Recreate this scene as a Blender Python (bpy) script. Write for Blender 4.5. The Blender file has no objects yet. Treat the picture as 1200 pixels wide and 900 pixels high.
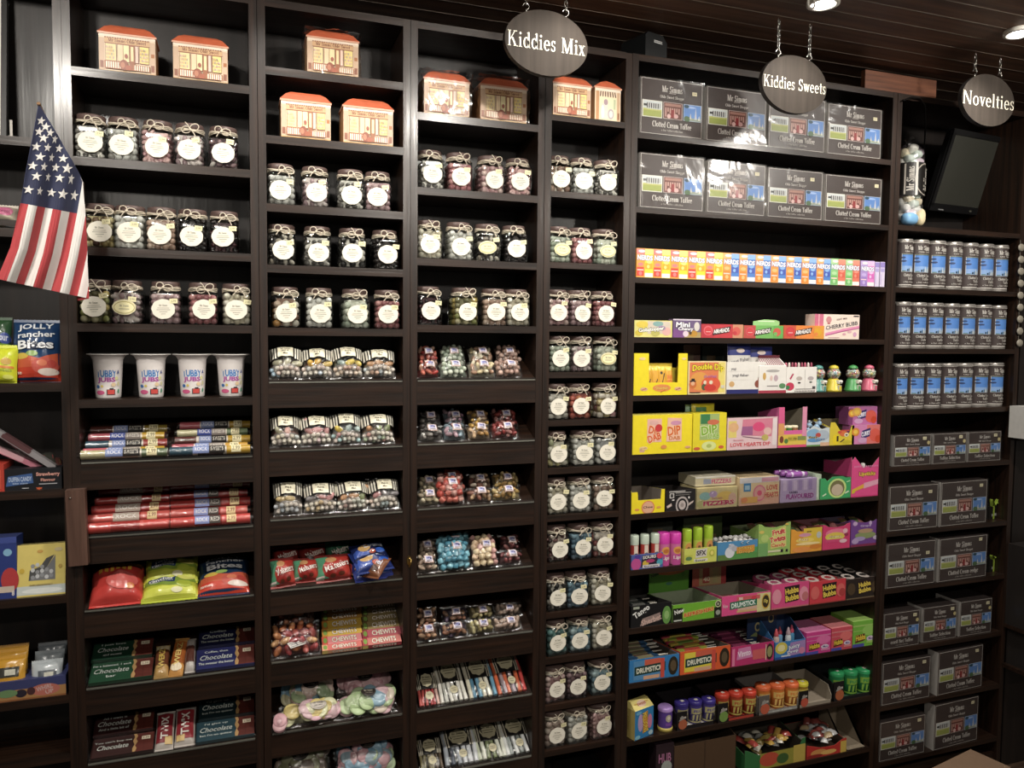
import bpy, math, random
from mathutils import Vector, Matrix
COL = bpy.context.scene.collection
RND = random.Random(11)
PI = math.pi
# ------------------------------------------------------------------ camera
DIST, CAMZ, FPX = 2.3, 1.80, 906.0
RGT = (0.94159715, -0.33662731, 0.00876731)
UPV = (0.01116657, 0.0572348, 0.99829829)
FWD = (0.33655627, 0.93989693, -0.05765109)

def XAT(px, y, z):
    t = (px - 600) / FPX; a = y + DIST; b = z - CAMZ
    return (t * (FWD[1] * a + FWD[2] * b) - RGT[1] * a - RGT[2] * b) / (RGT[0] - t * FWD[0])

def ZAT(py, x, y):
    t = -(py - 450) / FPX; a = y + DIST
    return CAMZ + (t * (FWD[0] * x + FWD[1] * a) - UPV[0] * x - UPV[1] * a) / (UPV[2] - t * FWD[2])

def ONY(px, py, y):
    r = [(px - 600) / FPX, -(py - 450) / FPX, 1.0]
    d = [RGT[i] * r[0] + UPV[i] * r[1] + FWD[i] * r[2] for i in range(3)]
    t = (y + DIST) / d[1]
    return Vector((d[0] * t, y, CAMZ + d[2] * t))

SLOPE = 0.45
def SAT(py, x, zf, n=0.0, ang=None, yb=0.0):
    """distance along a line rising at ang from (yb, zf): by default up the sloping shelf"""
    ang = SLOPE if ang is None else ang
    t = -(py - 450) / FPX; c, s = math.cos(ang), math.sin(ang)
    y0, z0 = DIST + yb - n * s, zf - CAMZ + n * c
    A = UPV[1] * c + UPV[2] * s - t * (FWD[1] * c + FWD[2] * s)
    B = t * (FWD[0] * x + FWD[1] * y0 + FWD[2] * z0) - UPV[0] * x - UPV[1] * y0 - UPV[2] * z0
    return B / A
# ------------------------------------------------------------------ materials
def lin(c):
    if isinstance(c, str):
        c = c.lstrip('#')
        if len(c) == 3: c = ''.join(k * 2 for k in c)
        c = [int(c[i:i + 2], 16) / 255 for i in (0, 2, 4)]; g = .3 * c[0] + .59 * c[1] + .11 * c[2]; c = [g + (k - g) * .92 for k in c]
    return tuple((k / 12.92 if k <= .04045 else ((k + .055) / 1.055) ** 2.4) for k in c)
MC = {}
def paper(c, rough=.45, var=.07, metal=0.0, coat=0.0):
    key = (c, rough, var, metal, coat)
    if key in MC: return MC[key]
    m = bpy.data.materials.new('print_' + str(c).strip('#')); m.use_nodes = True
    nt = m.node_tree; b = nt.nodes['Principled BSDF']; L = lin(c)
    tc = nt.nodes.new('ShaderNodeTexCoord'); nz = nt.nodes.new('ShaderNodeTexNoise'); nz.inputs['Scale'].default_value = 55
    nz.inputs['Detail'].default_value = 1
    mx = nt.nodes.new('ShaderNodeMix'); mx.data_type = 'RGBA'
    mx.inputs[6].default_value = (*[max(0, k * (1 - var)) for k in L], 1); mx.inputs[7].default_value = (*[min(1, k * (1 + var)) for k in L], 1)
    nt.links.new(tc.outputs['Object'], nz.inputs['Vector']); nt.links.new(nz.outputs['Fac'], mx.inputs[0]); nt.links.new(mx.outputs[2], b.inputs['Base Color'])
    b.inputs['Roughness'].default_value = rough; b.inputs['Metallic'].default_value = metal; b.inputs['Coat Weight'].default_value = coat
    MC[key] = m; return m
def foil(c, rough=.28): return paper(c, rough, .08, 0.0, .35)

def wood_mat(name, c1, c2, rough, axis, scale=1.0, spec=.5, coat=0.0):
    m = bpy.data.materials.new(name); m.use_nodes = True; nt = m.node_tree; b = nt.nodes['Principled BSDF']
    tc = nt.nodes.new('ShaderNodeTexCoord'); mp = nt.nodes.new('ShaderNodeMapping')
    s = [45 * scale, 45 * scale, 45 * scale]; s[axis] = 2.2 * scale; mp.inputs['Scale'].default_value = s
    nz = nt.nodes.new('ShaderNodeTexNoise'); nz.inputs['Scale'].default_value = 1.6; nz.inputs['Detail'].default_value = 6
    cr = nt.nodes.new('ShaderNodeValToRGB'); cr.color_ramp.elements[0].position = .32; cr.color_ramp.elements[1].position = .72
    cr.color_ramp.elements[0].color = (*lin(c1), 1); cr.color_ramp.elements[1].color = (*lin(c2), 1)
    bp = nt.nodes.new('ShaderNodeBump'); bp.inputs['Strength'].default_value = .18; bp.inputs['Distance'].default_value = .004
    n2 = nt.nodes.new('ShaderNodeTexNoise'); n2.inputs['Scale'].default_value = 9
    mr = nt.nodes.new('ShaderNodeMapRange'); mr.inputs['To Min'].default_value = rough - .08; mr.inputs['To Max'].default_value = rough + .1
    nt.links.new(tc.outputs['Object'], mp.inputs['Vector']); nt.links.new(mp.outputs['Vector'], nz.inputs['Vector'])
    nt.links.new(tc.outputs['Object'], n2.inputs['Vector']); nt.links.new(n2.outputs['Fac'], mr.inputs['Value']); nt.links.new(mr.outputs['Result'], b.inputs['Roughness'])
    nt.links.new(nz.outputs['Fac'], cr.inputs['Fac']); nt.links.new(cr.outputs['Color'], b.inputs['Base Color'])
    nt.links.new(nz.outputs['Fac'], bp.inputs['Height']); nt.links.new(bp.outputs['Normal'], b.inputs['Normal'])
    b.inputs['Specular IOR Level'].default_value = spec
    if coat: b.inputs['Coat Weight'].default_value = coat; b.inputs['Coat Roughness'].default_value = .22; nt.links.new(bp.outputs['Normal'], b.inputs['Coat Normal'])
    return m
WOODX = wood_mat('dark_stained_wood_x', '#180e08', '#301d12', .45, 0, 1, .35, .35)
WOODZ = wood_mat('dark_stained_wood_z', '#180e08', '#301d12', .45, 2, 1, .35, .45)
WOODB = wood_mat('dark_back_board', '#130e0c', '#1f1713', .5, 2, .5, .4, .25)
WOODC = wood_mat('ceiling_plank_wood', '#4a3020', '#74503a', .5, 0, .6)
WOODR = wood_mat('red_brown_offcut', '#4a2616', '#7c4a30', .5, 0)
WOODT = wood_mat('brown_batten', '#4b3329', '#6a4c3f', .45, 2)

def film_mat(name, tint, fmin, fmax, rough, bump, bscale):
    m = bpy.data.materials.new(name); m.use_nodes = True; nt = m.node_tree; nt.nodes.clear()
    out = nt.nodes.new('ShaderNodeOutputMaterial'); mx = nt.nodes.new('ShaderNodeMixShader')
    tr = nt.nodes.new('ShaderNodeBsdfTransparent'); tr.inputs['Color'].default_value = (*tint, 1)
    gl = nt.nodes.new('ShaderNodeBsdfGlossy'); gl.inputs['Roughness'].default_value = rough; gl.inputs['Color'].default_value = (1, 1, 1, 1)
    lw = nt.nodes.new('ShaderNodeLayerWeight'); lw.inputs['Blend'].default_value = .25
    mr = nt.nodes.new('ShaderNodeMapRange'); mr.inputs['To Min'].default_value = fmin; mr.inputs['To Max'].default_value = fmax
    nt.links.new(lw.outputs['Fresnel'], mr.inputs['Value']); nt.links.new(mr.outputs['Result'], mx.inputs['Fac'])
    nt.links.new(tr.outputs[0], mx.inputs[1]); nt.links.new(gl.outputs[0], mx.inputs[2]); nt.links.new(mx.outputs[0], out.inputs['Surface'])
    if bump:
        tc = nt.nodes.new('ShaderNodeTexCoord'); nz = nt.nodes.new('ShaderNodeTexNoise'); nz.inputs['Scale'].default_value = bscale; nz.inputs['Detail'].default_value = 3
        nz.inputs['Distortion'].default_value = 1.5
        bp = nt.nodes.new('ShaderNodeBump'); bp.inputs['Strength'].default_value = bump; bp.inputs['Distance'].default_value = .02
        nt.links.new(tc.outputs['Object'], nz.inputs['Vector']); nt.links.new(nz.outputs['Fac'], bp.inputs['Height'])
        nt.links.new(bp.outputs['Normal'], gl.inputs['Normal'])
    return m
GLASS = film_mat('jar_glass', (.93, .95, .94), .05, .75, .06, 0, 1)
FILM = film_mat('clear_film', (.95, .95, .95), .06, .6, .16, .5, 22)
WRAP = film_mat('cellophane', (.97, .97, .97), .02, .45, .12, .32, 4.5)
ACRYL = film_mat('acrylic_lip', (.9, .92, .92), .08, .8, .1, 0, 1)
WINDOWF = film_mat('tub_film', (.9, .9, .9), .1, .6, .2, .4, 40)
METAL = paper('#b9b6ae', .25, .05, 1.0); BRASS = paper('#c9a45c', .25, .05, 1.0)

def emit_mat(c, s):
    m = bpy.data.materials.new('lamp_glow'); m.use_nodes = True; nt = m.node_tree; nt.nodes.clear()
    o = nt.nodes.new('ShaderNodeOutputMaterial'); e = nt.nodes.new('ShaderNodeEmission'); e.inputs[0].default_value = (*c, 1); e.inputs[1].default_value = s
    nt.links.new(e.outputs[0], o.inputs[0]); return m
def clip(pts, ax, v, sg):
    out = []
    for i in range(len(pts)):
        a, b = pts[i - 1], pts[i]; da, db = (a[ax] - v) * sg, (b[ax] - v) * sg
        if (da >= 0) != (db >= 0):
            t = da / (da - db); out.append((a[0] + (b[0] - a[0]) * t, a[1] + (b[1] - a[1]) * t))
        if db >= 0: out.append(b)
    return out
# ------------------------------------------------------------------ mesh builder
class MB:
    def __init__(s): s.v = []; s.f = []; s.mi = []; s.sm = []; s.mats = []
    def mat(s, m):
        if isinstance(m, str): m = paper(m)
        if m not in s.mats: s.mats.append(m)
        return s.mats.index(m)
    def face(s, pts, m, smooth=False):
        i = len(s.v); s.v += [tuple(p) for p in pts]; s.f.append(tuple(range(i, i + len(pts)))); s.mi.append(s.mat(m)); s.sm.append(smooth)
    def idx(s, verts, faces, m, smooth=False):
        i = len(s.v); s.v += [tuple(p) for p in verts]; k = s.mat(m)
        for f in faces: s.f.append(tuple(a + i for a in f)); s.mi.append(k); s.sm.append(smooth)
    def box(s, x0, x1, y0, y1, z0, z1, m, top=None, front=None, sides=None, bev=0.0):
        if bev:
            b = bev
            s.prism([(x0 + b, z0), (x1 - b, z0), (x1, z0 + b), (x1, z1 - b), (x1 - b, z1), (x0 + b, z1), (x0, z1 - b), (x0, z0 + b)], 'y', y0, y1, m); return
        P = [(x0, y0, z0), (x1, y0, z0), (x1, y1, z0), (x0, y1, z0), (x0, y0, z1), (x1, y0, z1), (x1, y1, z1), (x0, y1, z1)]
        for q, mm in (((0, 1, 5, 4), front or m), ((1, 2, 6, 5), sides or m), ((2, 3, 7, 6), m), ((3, 0, 4, 7), sides or m), ((4, 5, 6, 7), top or m), ((3, 2, 1, 0), m)):
            s.idx([P[k] for k in q], [(0, 1, 2, 3)], mm)
    def prism(s, poly, axis, a, b, m, cap=None, smooth=False):
        def pt(p, t): return {'y': (p[0], t, p[1]), 'x': (t, p[0], p[1]), 'z': (p[0], p[1], t)}[axis]
        n = len(poly); A = [pt(p, a) for p in poly]; B = [pt(p, b) for p in poly]
        s.idx(A + B, [(i, (i + 1) % n, n + (i + 1) % n, n + i) for i in range(n)], m, smooth)
        s.face(A[::-1] if axis != 'y' else A, cap or m); s.face(B if axis != 'y' else B[::-1], m)
    def grid(s, fn, nu, nv, m, smooth=True, cu=False):
        V = [fn(i / nu, j / nv) for j in range(nv + 1) for i in range(nu + (0 if cu else 1))]
        w = nu if cu else nu + 1
        s.idx(V, [(j * w + i, j * w + (i + 1) % w, (j + 1) * w + (i + 1) % w, (j + 1) * w + i) for j in range(nv) for i in range(nu)], m, smooth)
    def lathe(s, prof, n, m, c=(0, 0, 0), smooth=True, sq=None, rot=0.0):
        def r(a, k):
            q = sq[k] if sq else 0
            if not q: return 1
            e = 2 + q; return (abs(math.cos(a)) ** e + abs(math.sin(a)) ** e) ** (-1 / e)
        V = []
        for k, (rr, z) in enumerate(prof):
            for i in range(n):
                a = 2 * PI * i / n; q = r(a, k); a2 = a + rot
                V.append((c[0] + rr * q * math.cos(a2), c[1] + rr * q * math.sin(a2), c[2] + z))
        s.idx(V, [(k * n + i, k * n + (i + 1) % n, (k + 1) * n + (i + 1) % n, (k + 1) * n + i) for k in range(len(prof) - 1) for i in range(n)], m, smooth)
    def disc(s, c, r, m, n=20, ax='z'):
        f = {'z': lambda a: (c[0] + r * math.cos(a), c[1] + r * math.sin(a), c[2]), 'y': lambda a: (c[0] + r * math.cos(a), c[1], c[2] + r * math.sin(a))}[ax]
        s.face([f(2 * PI * i / n) for i in range(n)], m)
    def tube(s, pts, r, m, n=6, closed=False):
        P = [Vector(p) for p in pts]; N = len(P); V = []; pr = None
        for i in range(N):
            t = (P[(i + 1) % N] - P[i - 1]) if closed else (P[min(i + 1, N - 1)] - P[max(i - 1, 0)])
            if t.length < 1e-9: t = Vector((0, 0, 1))
            t.normalize()
            if pr is None: pr = t.orthogonal().normalized()
            else:
                pr = pr - t * pr.dot(t)
                pr = pr.normalized() if pr.length > 1e-6 else t.orthogonal().normalized()
            q = t.cross(pr)
            for k in range(n):
                a = 2 * PI * k / n; V.append(P[i] + (pr * math.cos(a) + q * math.sin(a)) * r)
        F = [(i * n + k, i * n + (k + 1) % n, ((i + 1) % N) * n + (k + 1) % n, ((i + 1) % N) * n + k) for i in range(N if closed else N - 1) for k in range(n)]
        s.idx(V, F, m, True)
        if not closed: s.face(V[:n][::-1], m); s.face(V[-n:], m)
    def blob(s, c, r, m, R=None, sub=1, e=1.0):
        vs, fs = ICO[sub]
        out = []
        for p in vs:
            q = Vector(p)
            if e != 1.0: q = Vector([math.copysign(abs(k) ** e, k) for k in q])
            q = Vector((q[0] * r[0], q[1] * r[1], q[2] * r[2]))
            if R is not None: q = R @ q
            out.append((c[0] + q[0], c[1] + q[1], c[2] + q[2]))
        s.idx(out, fs, m, True)
    # ---- printed art: fractions of a W x H field put through fmap(x, z, off)
    def art(s, items, W, H, fmap, off=.0003, step=.00006, curved=False):
        for it in items:
            k = it[0]
            if k in 'REP':
                if k == 'R': pts = [(it[1], it[2]), (it[3], it[2]), (it[3], it[4]), (it[1], it[4])]
                elif k == 'E': pts = [(it[1] + it[3] * math.cos(2 * PI * i / 18), it[2] + it[4] * math.sin(2 * PI * i / 18)) for i in range(18)]
                else: pts = it[1]
                c = it[-1]
                if not curved: s.face([fmap(x * W, y * H, off) for x, y in pts], c)
                else:
                    nx, ny = (18, 1) if curved is True else (20, 20)
                    xs = [p[0] for p in pts]; ys = [p[1] for p in pts]
                    for i in range(math.floor(min(xs) * nx), math.ceil(max(xs) * nx)):
                        col = clip(clip(pts, 0, i / nx, 1), 0, (i + 1) / nx, -1)
                        if len(col) < 3: continue
                        for j in (range(math.floor(min(ys) * ny), math.ceil(max(ys) * ny)) if ny > 1 else [None]):
                            q = col if j is None else clip(clip(col, 1, j / ny, 1), 1, (j + 1) / ny, -1)
                            if len(q) >= 3: s.face([fmap(x * W, y * H, off) for x, y in q], c, True)
            elif k == 'T':
                _, st, cx, cy, w, h, c, o = it
                rot = o.get('rot', 0); serif = o.get('serif'); ca, sa = math.cos(rot), math.sin(rot)
                layers = []
                if o.get('out'): layers.append((o['out'], o.get('bold', .02) * .5 + o.get('ow', .07) * .75))
                layers.append((c, o.get('bold', .02) * .5))
                if serif and not o.get('thin'): layers = [(c, -.03), (c, .03)]
                for cc, bd in layers:
                    V, F, bb = serif_text(st) if serif else font_text(st, bd, o.get('bold', .02) * .5, o.get('shear', 0))
                    sx, sz = w * W / (bb[2] - bb[0]), h * H / (bb[3] - bb[1])
                    mx, mz = (bb[0] + bb[2]) / 2, (bb[1] + bb[3]) / 2
                    pts = []
                    for x, y in V:
                        x, y = (x - mx) * sx, (y - mz) * sz
                        if serif: x += bd * h * H * (0 if o.get('thin') else 1)
                        if o.get('arc'): y += o['arc'] * H * (1 - (x / (w * W / 2)) ** 2)
                        pts.append(fmap(cx * W + x * ca - y * sa, cy * H + x * sa + y * ca, off))
                    s.idx(pts, F, cc); off += step
            off += step
    def mesh(s, name):
        me = bpy.data.meshes.new(name); me.from_pydata(s.v, [], s.f)
        for m in s.mats: me.materials.append(m)
        me.polygons.foreach_set('material_index', s.mi); me.polygons.foreach_set('use_smooth', s.sm); me.update()
        return me
    def obj(s, name, parent=None): return ob(name, s.mesh(name), parent)

def ob(name, me, parent=None, loc=None):
    o = bpy.data.objects.new(name, me); COL.objects.link(o)
    if parent is not None: o.parent = parent
    if loc: o.location = loc
    return o
def R_(x0, y0, x1, y1, c): return ('R', x0, y0, x1, y1, c)
def E_(cx, cy, rx, ry, c): return ('E', cx, cy, rx, ry, c)
def P_(pts, c): return ('P', pts, c)
def T_(s, cx, cy, w, h, c, **o): return ('T', s, cx, cy, w, h, c, o)

def _ico(sub):
    t = (1 + 5 ** .5) / 2
    v = [Vector(p).normalized() for p in ((-1, t, 0), (1, t, 0), (-1, -t, 0), (1, -t, 0), (0, -1, t), (0, 1, t), (0, -1, -t), (0, 1, -t), (t, 0, -1), (t, 0, 1), (-t, 0, -1), (-t, 0, 1))]
    f = [(0, 11, 5), (0, 5, 1), (0, 1, 7), (0, 7, 10), (0, 10, 11), (1, 5, 9), (5, 11, 4), (11, 10, 2), (10, 7, 6), (7, 1, 8), (3, 9, 4), (3, 4, 2), (3, 2, 6), (3, 6, 8), (3, 8, 9), (4, 9, 5), (2, 4, 11), (6, 2, 10), (8, 6, 7), (9, 8, 1)]
    for _ in range(sub):
        mid = {}; nf = []
        def g(a, b):
            k = (min(a, b), max(a, b))
            if k not in mid: v.append(((v[a] + v[b]) / 2).normalized()); mid[k] = len(v) - 1
            return mid[k]
        for a, b, c in f:
            x, y, z = g(a, b), g(b, c), g(c, a); nf += [(a, x, z), (b, y, x), (c, z, y), (x, y, z)]
        f = nf
    return [tuple(p) for p in v], f
ICO = {0: _ico(0), 1: _ico(1), 2: _ico(2)}
FT = {}
def font_text(st, bold, base, shear=0):
    def raw(b):
        k = (st, b, shear)
        if k in FT: return FT[k]
        cu = bpy.data.curves.new('t', 'FONT'); cu.body = st; cu.resolution_u = 2; cu.offset = b; cu.shear = shear; cu.fill_mode = 'FRONT'
        o = bpy.data.objects.new('t', cu); COL.objects.link(o)
        dg = bpy.context.evaluated_depsgraph_get(); me = bpy.data.meshes.new_from_object(o.evaluated_get(dg))
        V = [(p.co.x, p.co.y) for p in me.vertices]; F = [tuple(p.vertices) for p in me.polygons]
        bpy.data.objects.remove(o); bpy.data.curves.remove(cu); bpy.data.meshes.remove(me)
        FT[k] = (V, F); return FT[k]
    V0, _ = raw(base); xs = [p[0] for p in V0]; ys = [p[1] for p in V0]
    V, F = raw(bold)
    return V, F, (min(xs), min(ys), max(xs), max(ys))
# serif lettering drawn stroke by stroke
def _rect(x0, y0, x1, y1): return [(x0, y0), (x1, y0), (x1, y1), (x0, y1)]
def _st(x, y0, y1, w=.13, b=1, t=1, s=.075, h=.045):
    L = [_rect(x, y0, x + w, y1)]
    if b: L.append(_rect(x - s, y0, x + w + s, y0 + h))
    if t == 1: L.append(_rect(x - s, y1 - h, x + w + s, y1))
    if t == 2: L.append([(x - s, y1 - .1), (x + w, y1 - .04), (x + w, y1), (x - s, y1 - .055)])
    return L
def _dg(x0, y0, x1, y1, w): return [[(x0, y0), (x0 + w, y0), (x1 + w, y1), (x1, y1)]]
def _ar(cx, cy, rx, ry, a0, a1, wx=.12, wy=.05, n=18):
    L = []
    for i in range(n):
        a, b = math.radians(a0 + (a1 - a0) * i / n), math.radians(a0 + (a1 - a0) * (i + 1) / n)
        L.append([(cx + rx * math.cos(a), cy + ry * math.sin(a)), (cx + rx * math.cos(b), cy + ry * math.sin(b)),
                  (cx + (rx - wx) * math.cos(b), cy + (ry - wy) * math.sin(b)), (cx + (rx - wx) * math.cos(a), cy + (ry - wy) * math.sin(a))])
    return L
def _S(k): return [[(x * k, y * k) for x, y in p] for p in
    _ar(.31, .74, .25, .27, 25, 268, .12, .06) + _ar(.31, .26, .27, .27, 90, -155, .13, .06) + [_rect(.5, .72, .55, 1.0), _rect(.03, 0, .08, .28)]]
def _sv(x, y, w=.2, h=.045): return [_rect(x, y, x + w, y + h)]
_arch = lambda x: _ar(x + .15, .42, .2, .25, 0, 130, .12, .07)
GLY = {
 'K': (_st(.09, 0, 1) + _dg(.2, .42, .6, 1, .07) + _dg(.33, .55, .62, 0, .16) + _sv(.5, .955, .32) + _sv(.52, 0, .38), .9),
 'M': (_st(.1, 0, 1, .06) + _st(.84, 0, 1, .14) + _dg(.44, 0, .1, 1, .15) + _dg(.5, 0, .84, 1, .06), 1.14),
 'N': (_st(.12, 0, 1, .06) + _st(.8, 0, 1, .06, b=0) + _dg(.72, 0, .08, 1, .16), 1.0),
 'S': (_S(1), .66), 's': (_S(.68), .46),
 'C': (_ar(.46, .5, .42, .52, 48, 312, .13, .05) + [_rect(.68, .7, .73, 1.0)], .84),
 'O': (_ar(.48, .5, .45, .52, 0, 360, .14, .05), .98),
 'T': (_st(.33, 0, 1, t=0) + _sv(.02, .94, .75, .06) + [_rect(.02, .74, .06, 1), _rect(.73, .74, .77, 1)], .8),
 'A': (_dg(.5, 0, .32, 1, .15) + _dg(.08, 0, .36, 1, .05) + _sv(.2, .33, .34) + _sv(-.02, 0, .24) + _sv(.44, 0, .3), .76),
 'i': (_st(.1, 0, .66, t=2) + _ar(.165, .88, .085, .085, 0, 360, .08, .08), .36),
 'l': (_st(.1, 0, 1.02, t=2), .36),
 'd': (_ar(.29, .33, .26, .35, 0, 360) + _st(.43, 0, 1.02, t=2), .66),
 'e': (_ar(.31, .33, .28, .35, 0, 318) + _sv(.08, .34, .5, .05), .62),
 'c': (_ar(.31, .33, .28, .35, 45, 318), .58),
 'o': (_ar(.33, .33, .3, .35, 0, 360), .68),
 't': (_st(.13, 0.03, .88, b=0, t=0) + _sv(.02, .6, .38, .055) + _ar(.26, .12, .13, .13, 180, 320, .1, .05), .42),
 'r': (_st(.1, 0, .66, t=2) + _ar(.34, .46, .18, .21, 50, 165, .1, .09) + _ar(.42, .58, .075, .075, 0, 360, .07, .07), .5),
 'v': (_dg(.24, 0, .03, .66, .14) + _dg(.26, 0, .46, .66, .06) + _sv(-.03, .615, .28) + _sv(.4, .615, .2), .58),
 'w': (_dg(.22, 0, .03, .66, .13) + _dg(.24, 0, .42, .66, .06) + _dg(.56, 0, .38, .66, .13) + _dg(.58, 0, .76, .66, .06) + _sv(-.03, .615, .26) + _sv(.3, .615, .26) + _sv(.7, .615, .2), .88),
 'x': (_dg(.38, 0, .05, .66, .14) + _dg(.05, 0, .42, .66, .06) + _sv(0, .615, .24) + _sv(.36, .615, .2) + _sv(-.02, 0, .2) + _sv(.32, 0, .26), .58),
 'm': (_st(.1, 0, .66, t=2) + _arch(.18) + _st(.42, 0, .44, t=0) + _arch(.5) + _st(.74, 0, .44, t=0), 1.0),
 'n': (_st(.1, 0, .66, t=2) + _arch(.18) + _st(.42, 0, .44, t=0), .68),
 'h': (_st(.1, 0, 1.02, t=2) + _arch(.18) + _st(.42, 0, .44, t=0), .68),
 'a': (_ar(.26, .2, .22, .21, 0, 360, .11, .05) + _ar(.28, .42, .22, .25, 0, 160, .12, .05) + [_rect(.38, 0, .5, .42)], .58),
 'f': (_st(.12, 0, .82, t=0) + _ar(.33, .8, .21, .23, 40, 180, .12, .06) + _sv(.02, .6, .38, .05), .44),
 'p': (_st(.1, -.3, .66, t=2) + _ar(.36, .33, .26, .35, 0, 360), .68),
 'b': (_st(.1, 0, 1.02, t=2, b=0) + _ar(.36, .33, .26, .35, 0, 360), .68),
 'g': (_ar(.29, .38, .25, .29, 0, 360) + _ar(.3, -.1, .26, .2, 0, 360, .08, .05), .6),
 ' ': ([], .4)}
def serif_text(st):
    V = []; F = []; x = 0
    for ch in st:
        polys, w = GLY.get(ch, GLY['e'])
        for p in polys:
            i = len(V); V += [(x + a, b) for a, b in p]; F.append(tuple(range(i, i + len(p))))
        x += w + .05
    xs = [p[0] for p in V]
    return V, F, (min(xs), 0.0, max(xs), 1.0)
# ------------------------------------------------------------------ tagging
LBL = {}
def tag(o, label, cat, group=None, kind=None):
    n = len(label.split())
    if not 4 <= n <= 16: print('LABEL LENGTH', n, label)
    if label in LBL and not (group and LBL[label] == group): print('LABEL TWICE', label)
    LBL[label] = group
    o['label'] = label; o['category'] = cat
    if group: o['group'] = group
    if kind: o['kind'] = kind
    return o
def thing(name, label, cat, loc=(0, 0, 0), rz=0, rx=0, ry=0, group=None):
    o = bpy.data.objects.new(name, None); COL.objects.link(o); o.empty_display_size = .05
    o.location = loc; o.rotation_euler = (rx, ry, rz); return tag(o, label, cat, group)
def setting(o): o['kind'] = 'structure'; return o
ORD = ['first', 'second', 'third', 'fourth', 'fifth', 'sixth', 'seventh', 'eighth', 'ninth', 'tenth', 'eleventh', 'twelfth', 'thirteenth']
def zs(L): return [CAMZ + DIST * k for k in L]
SH = {'Z': zs([.2185, .118, -.0542, -.176, -.2993, -.4181, -.4883]),
 'A': zs([.3013, .202, .1012, .0141, -.0737, -.1463, -.2335, -.3207, -.4138, -.505]),
 'B': zs([.3273, .2454, .1633, .0892, .012, -.0552, -.141, -.2283, -.3183, -.4103, -.503, -.594]),
 'C': zs([.2925, .1968, .1053, .0181, -.055, -.14, -.2268, -.3181, -.4118, -.5034, -.594]),
 'D': zs([.3093, .2055, .1078, .0196, -.0456, -.1136, -.1818, -.2495, -.3186, -.39, -.4564, -.5253, -.5927, -.672]),
 'E': zs([.298, .1924, .0916, .005, -.0805, -.1678, -.2562, -.340, -.4286, -.5122, -.600, -.690]),
 'F': zs([.1945, .092, -.0099, -.1129, -.2093, -.32, -.4186, -.5247, -.6231, -.7225])}
BX = {k: (a * DIST, b * DIST) for k, (a, b) in {'Z': (-.52, -.187), 'A': (-.1697, .0193), 'B': (.0381, .2065), 'C': (.2254, .393), 'D': (.4128, .5255), 'E': (.5457, 1.0127), 'F': (1.0325, 1.3125)}.items()}
TILT = {'Z': 99, 'A': 5, 'B': 5, 'C': 4, 'D': 99, 'E': 99, 'F': 99}
# ------------------------------------------------------------------ room
CEIL = CAMZ + 1.03
def room():
    b = MB()
    y = .32; k = 0; EDGE_HILITE = wood_mat('plank_edge_highlight', '#3a2c22', '#8a7a6a', .4, 0, .12)  # pale strips: bevel highlights of the planks painted in as colour
    while y > -4.0:
        y1 = y - .09; b.box(-3.2, 5.2, y1 + .004, y, CEIL, CEIL + .018, WOODC); b.box(-3.2, 5.2, y1 + .0012, y1 + .0038, CEIL - .0006, CEIL + .01, EDGE_HILITE); y = y1; k += 1
    b.box(-3.2, 5.2, -4.0, .32, CEIL + .012, CEIL + .05, paper('#0c0806', .8))
    setting(b.obj('ceiling'))
    b = MB(); b.box(-3.2, 5.2, .30, .36, 0, CEIL + .05, paper('#1a1411', .8)); setting(b.obj('wall_back'))
    b = MB(); b.box(-3.2, 5.2, -4.0, .36, -.05, 0, wood_mat('floor_boards', '#3a2a20', '#5a4636', .4, 0)); setting(b.obj('floor'))
room()
DEP = {'Z': .2, 'A': .2, 'B': .2, 'C': .2, 'D': .2, 'E': .25, 'F': .27}
UNITLAB = {'Z': 'dark wood shelving unit at the far left, behind the flag', 'A': 'dark wood shelving unit holding five jars a row, right of the flag',
 'B': 'dark wood shelving unit holding pick-and-mix bags with striped labels', 'C': 'dark wood shelving unit holding small clear sweet bags beside the narrow unit',
 'D': 'narrow dark wood shelving unit with three jars on every shelf', 'E': 'widest dark wood shelving unit, full of bright boxed sweets',
 'F': 'dark wood shelving unit with a tilted screen on its top shelf'}
TOPZ = CAMZ + .936
SIDE = .0225
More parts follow.
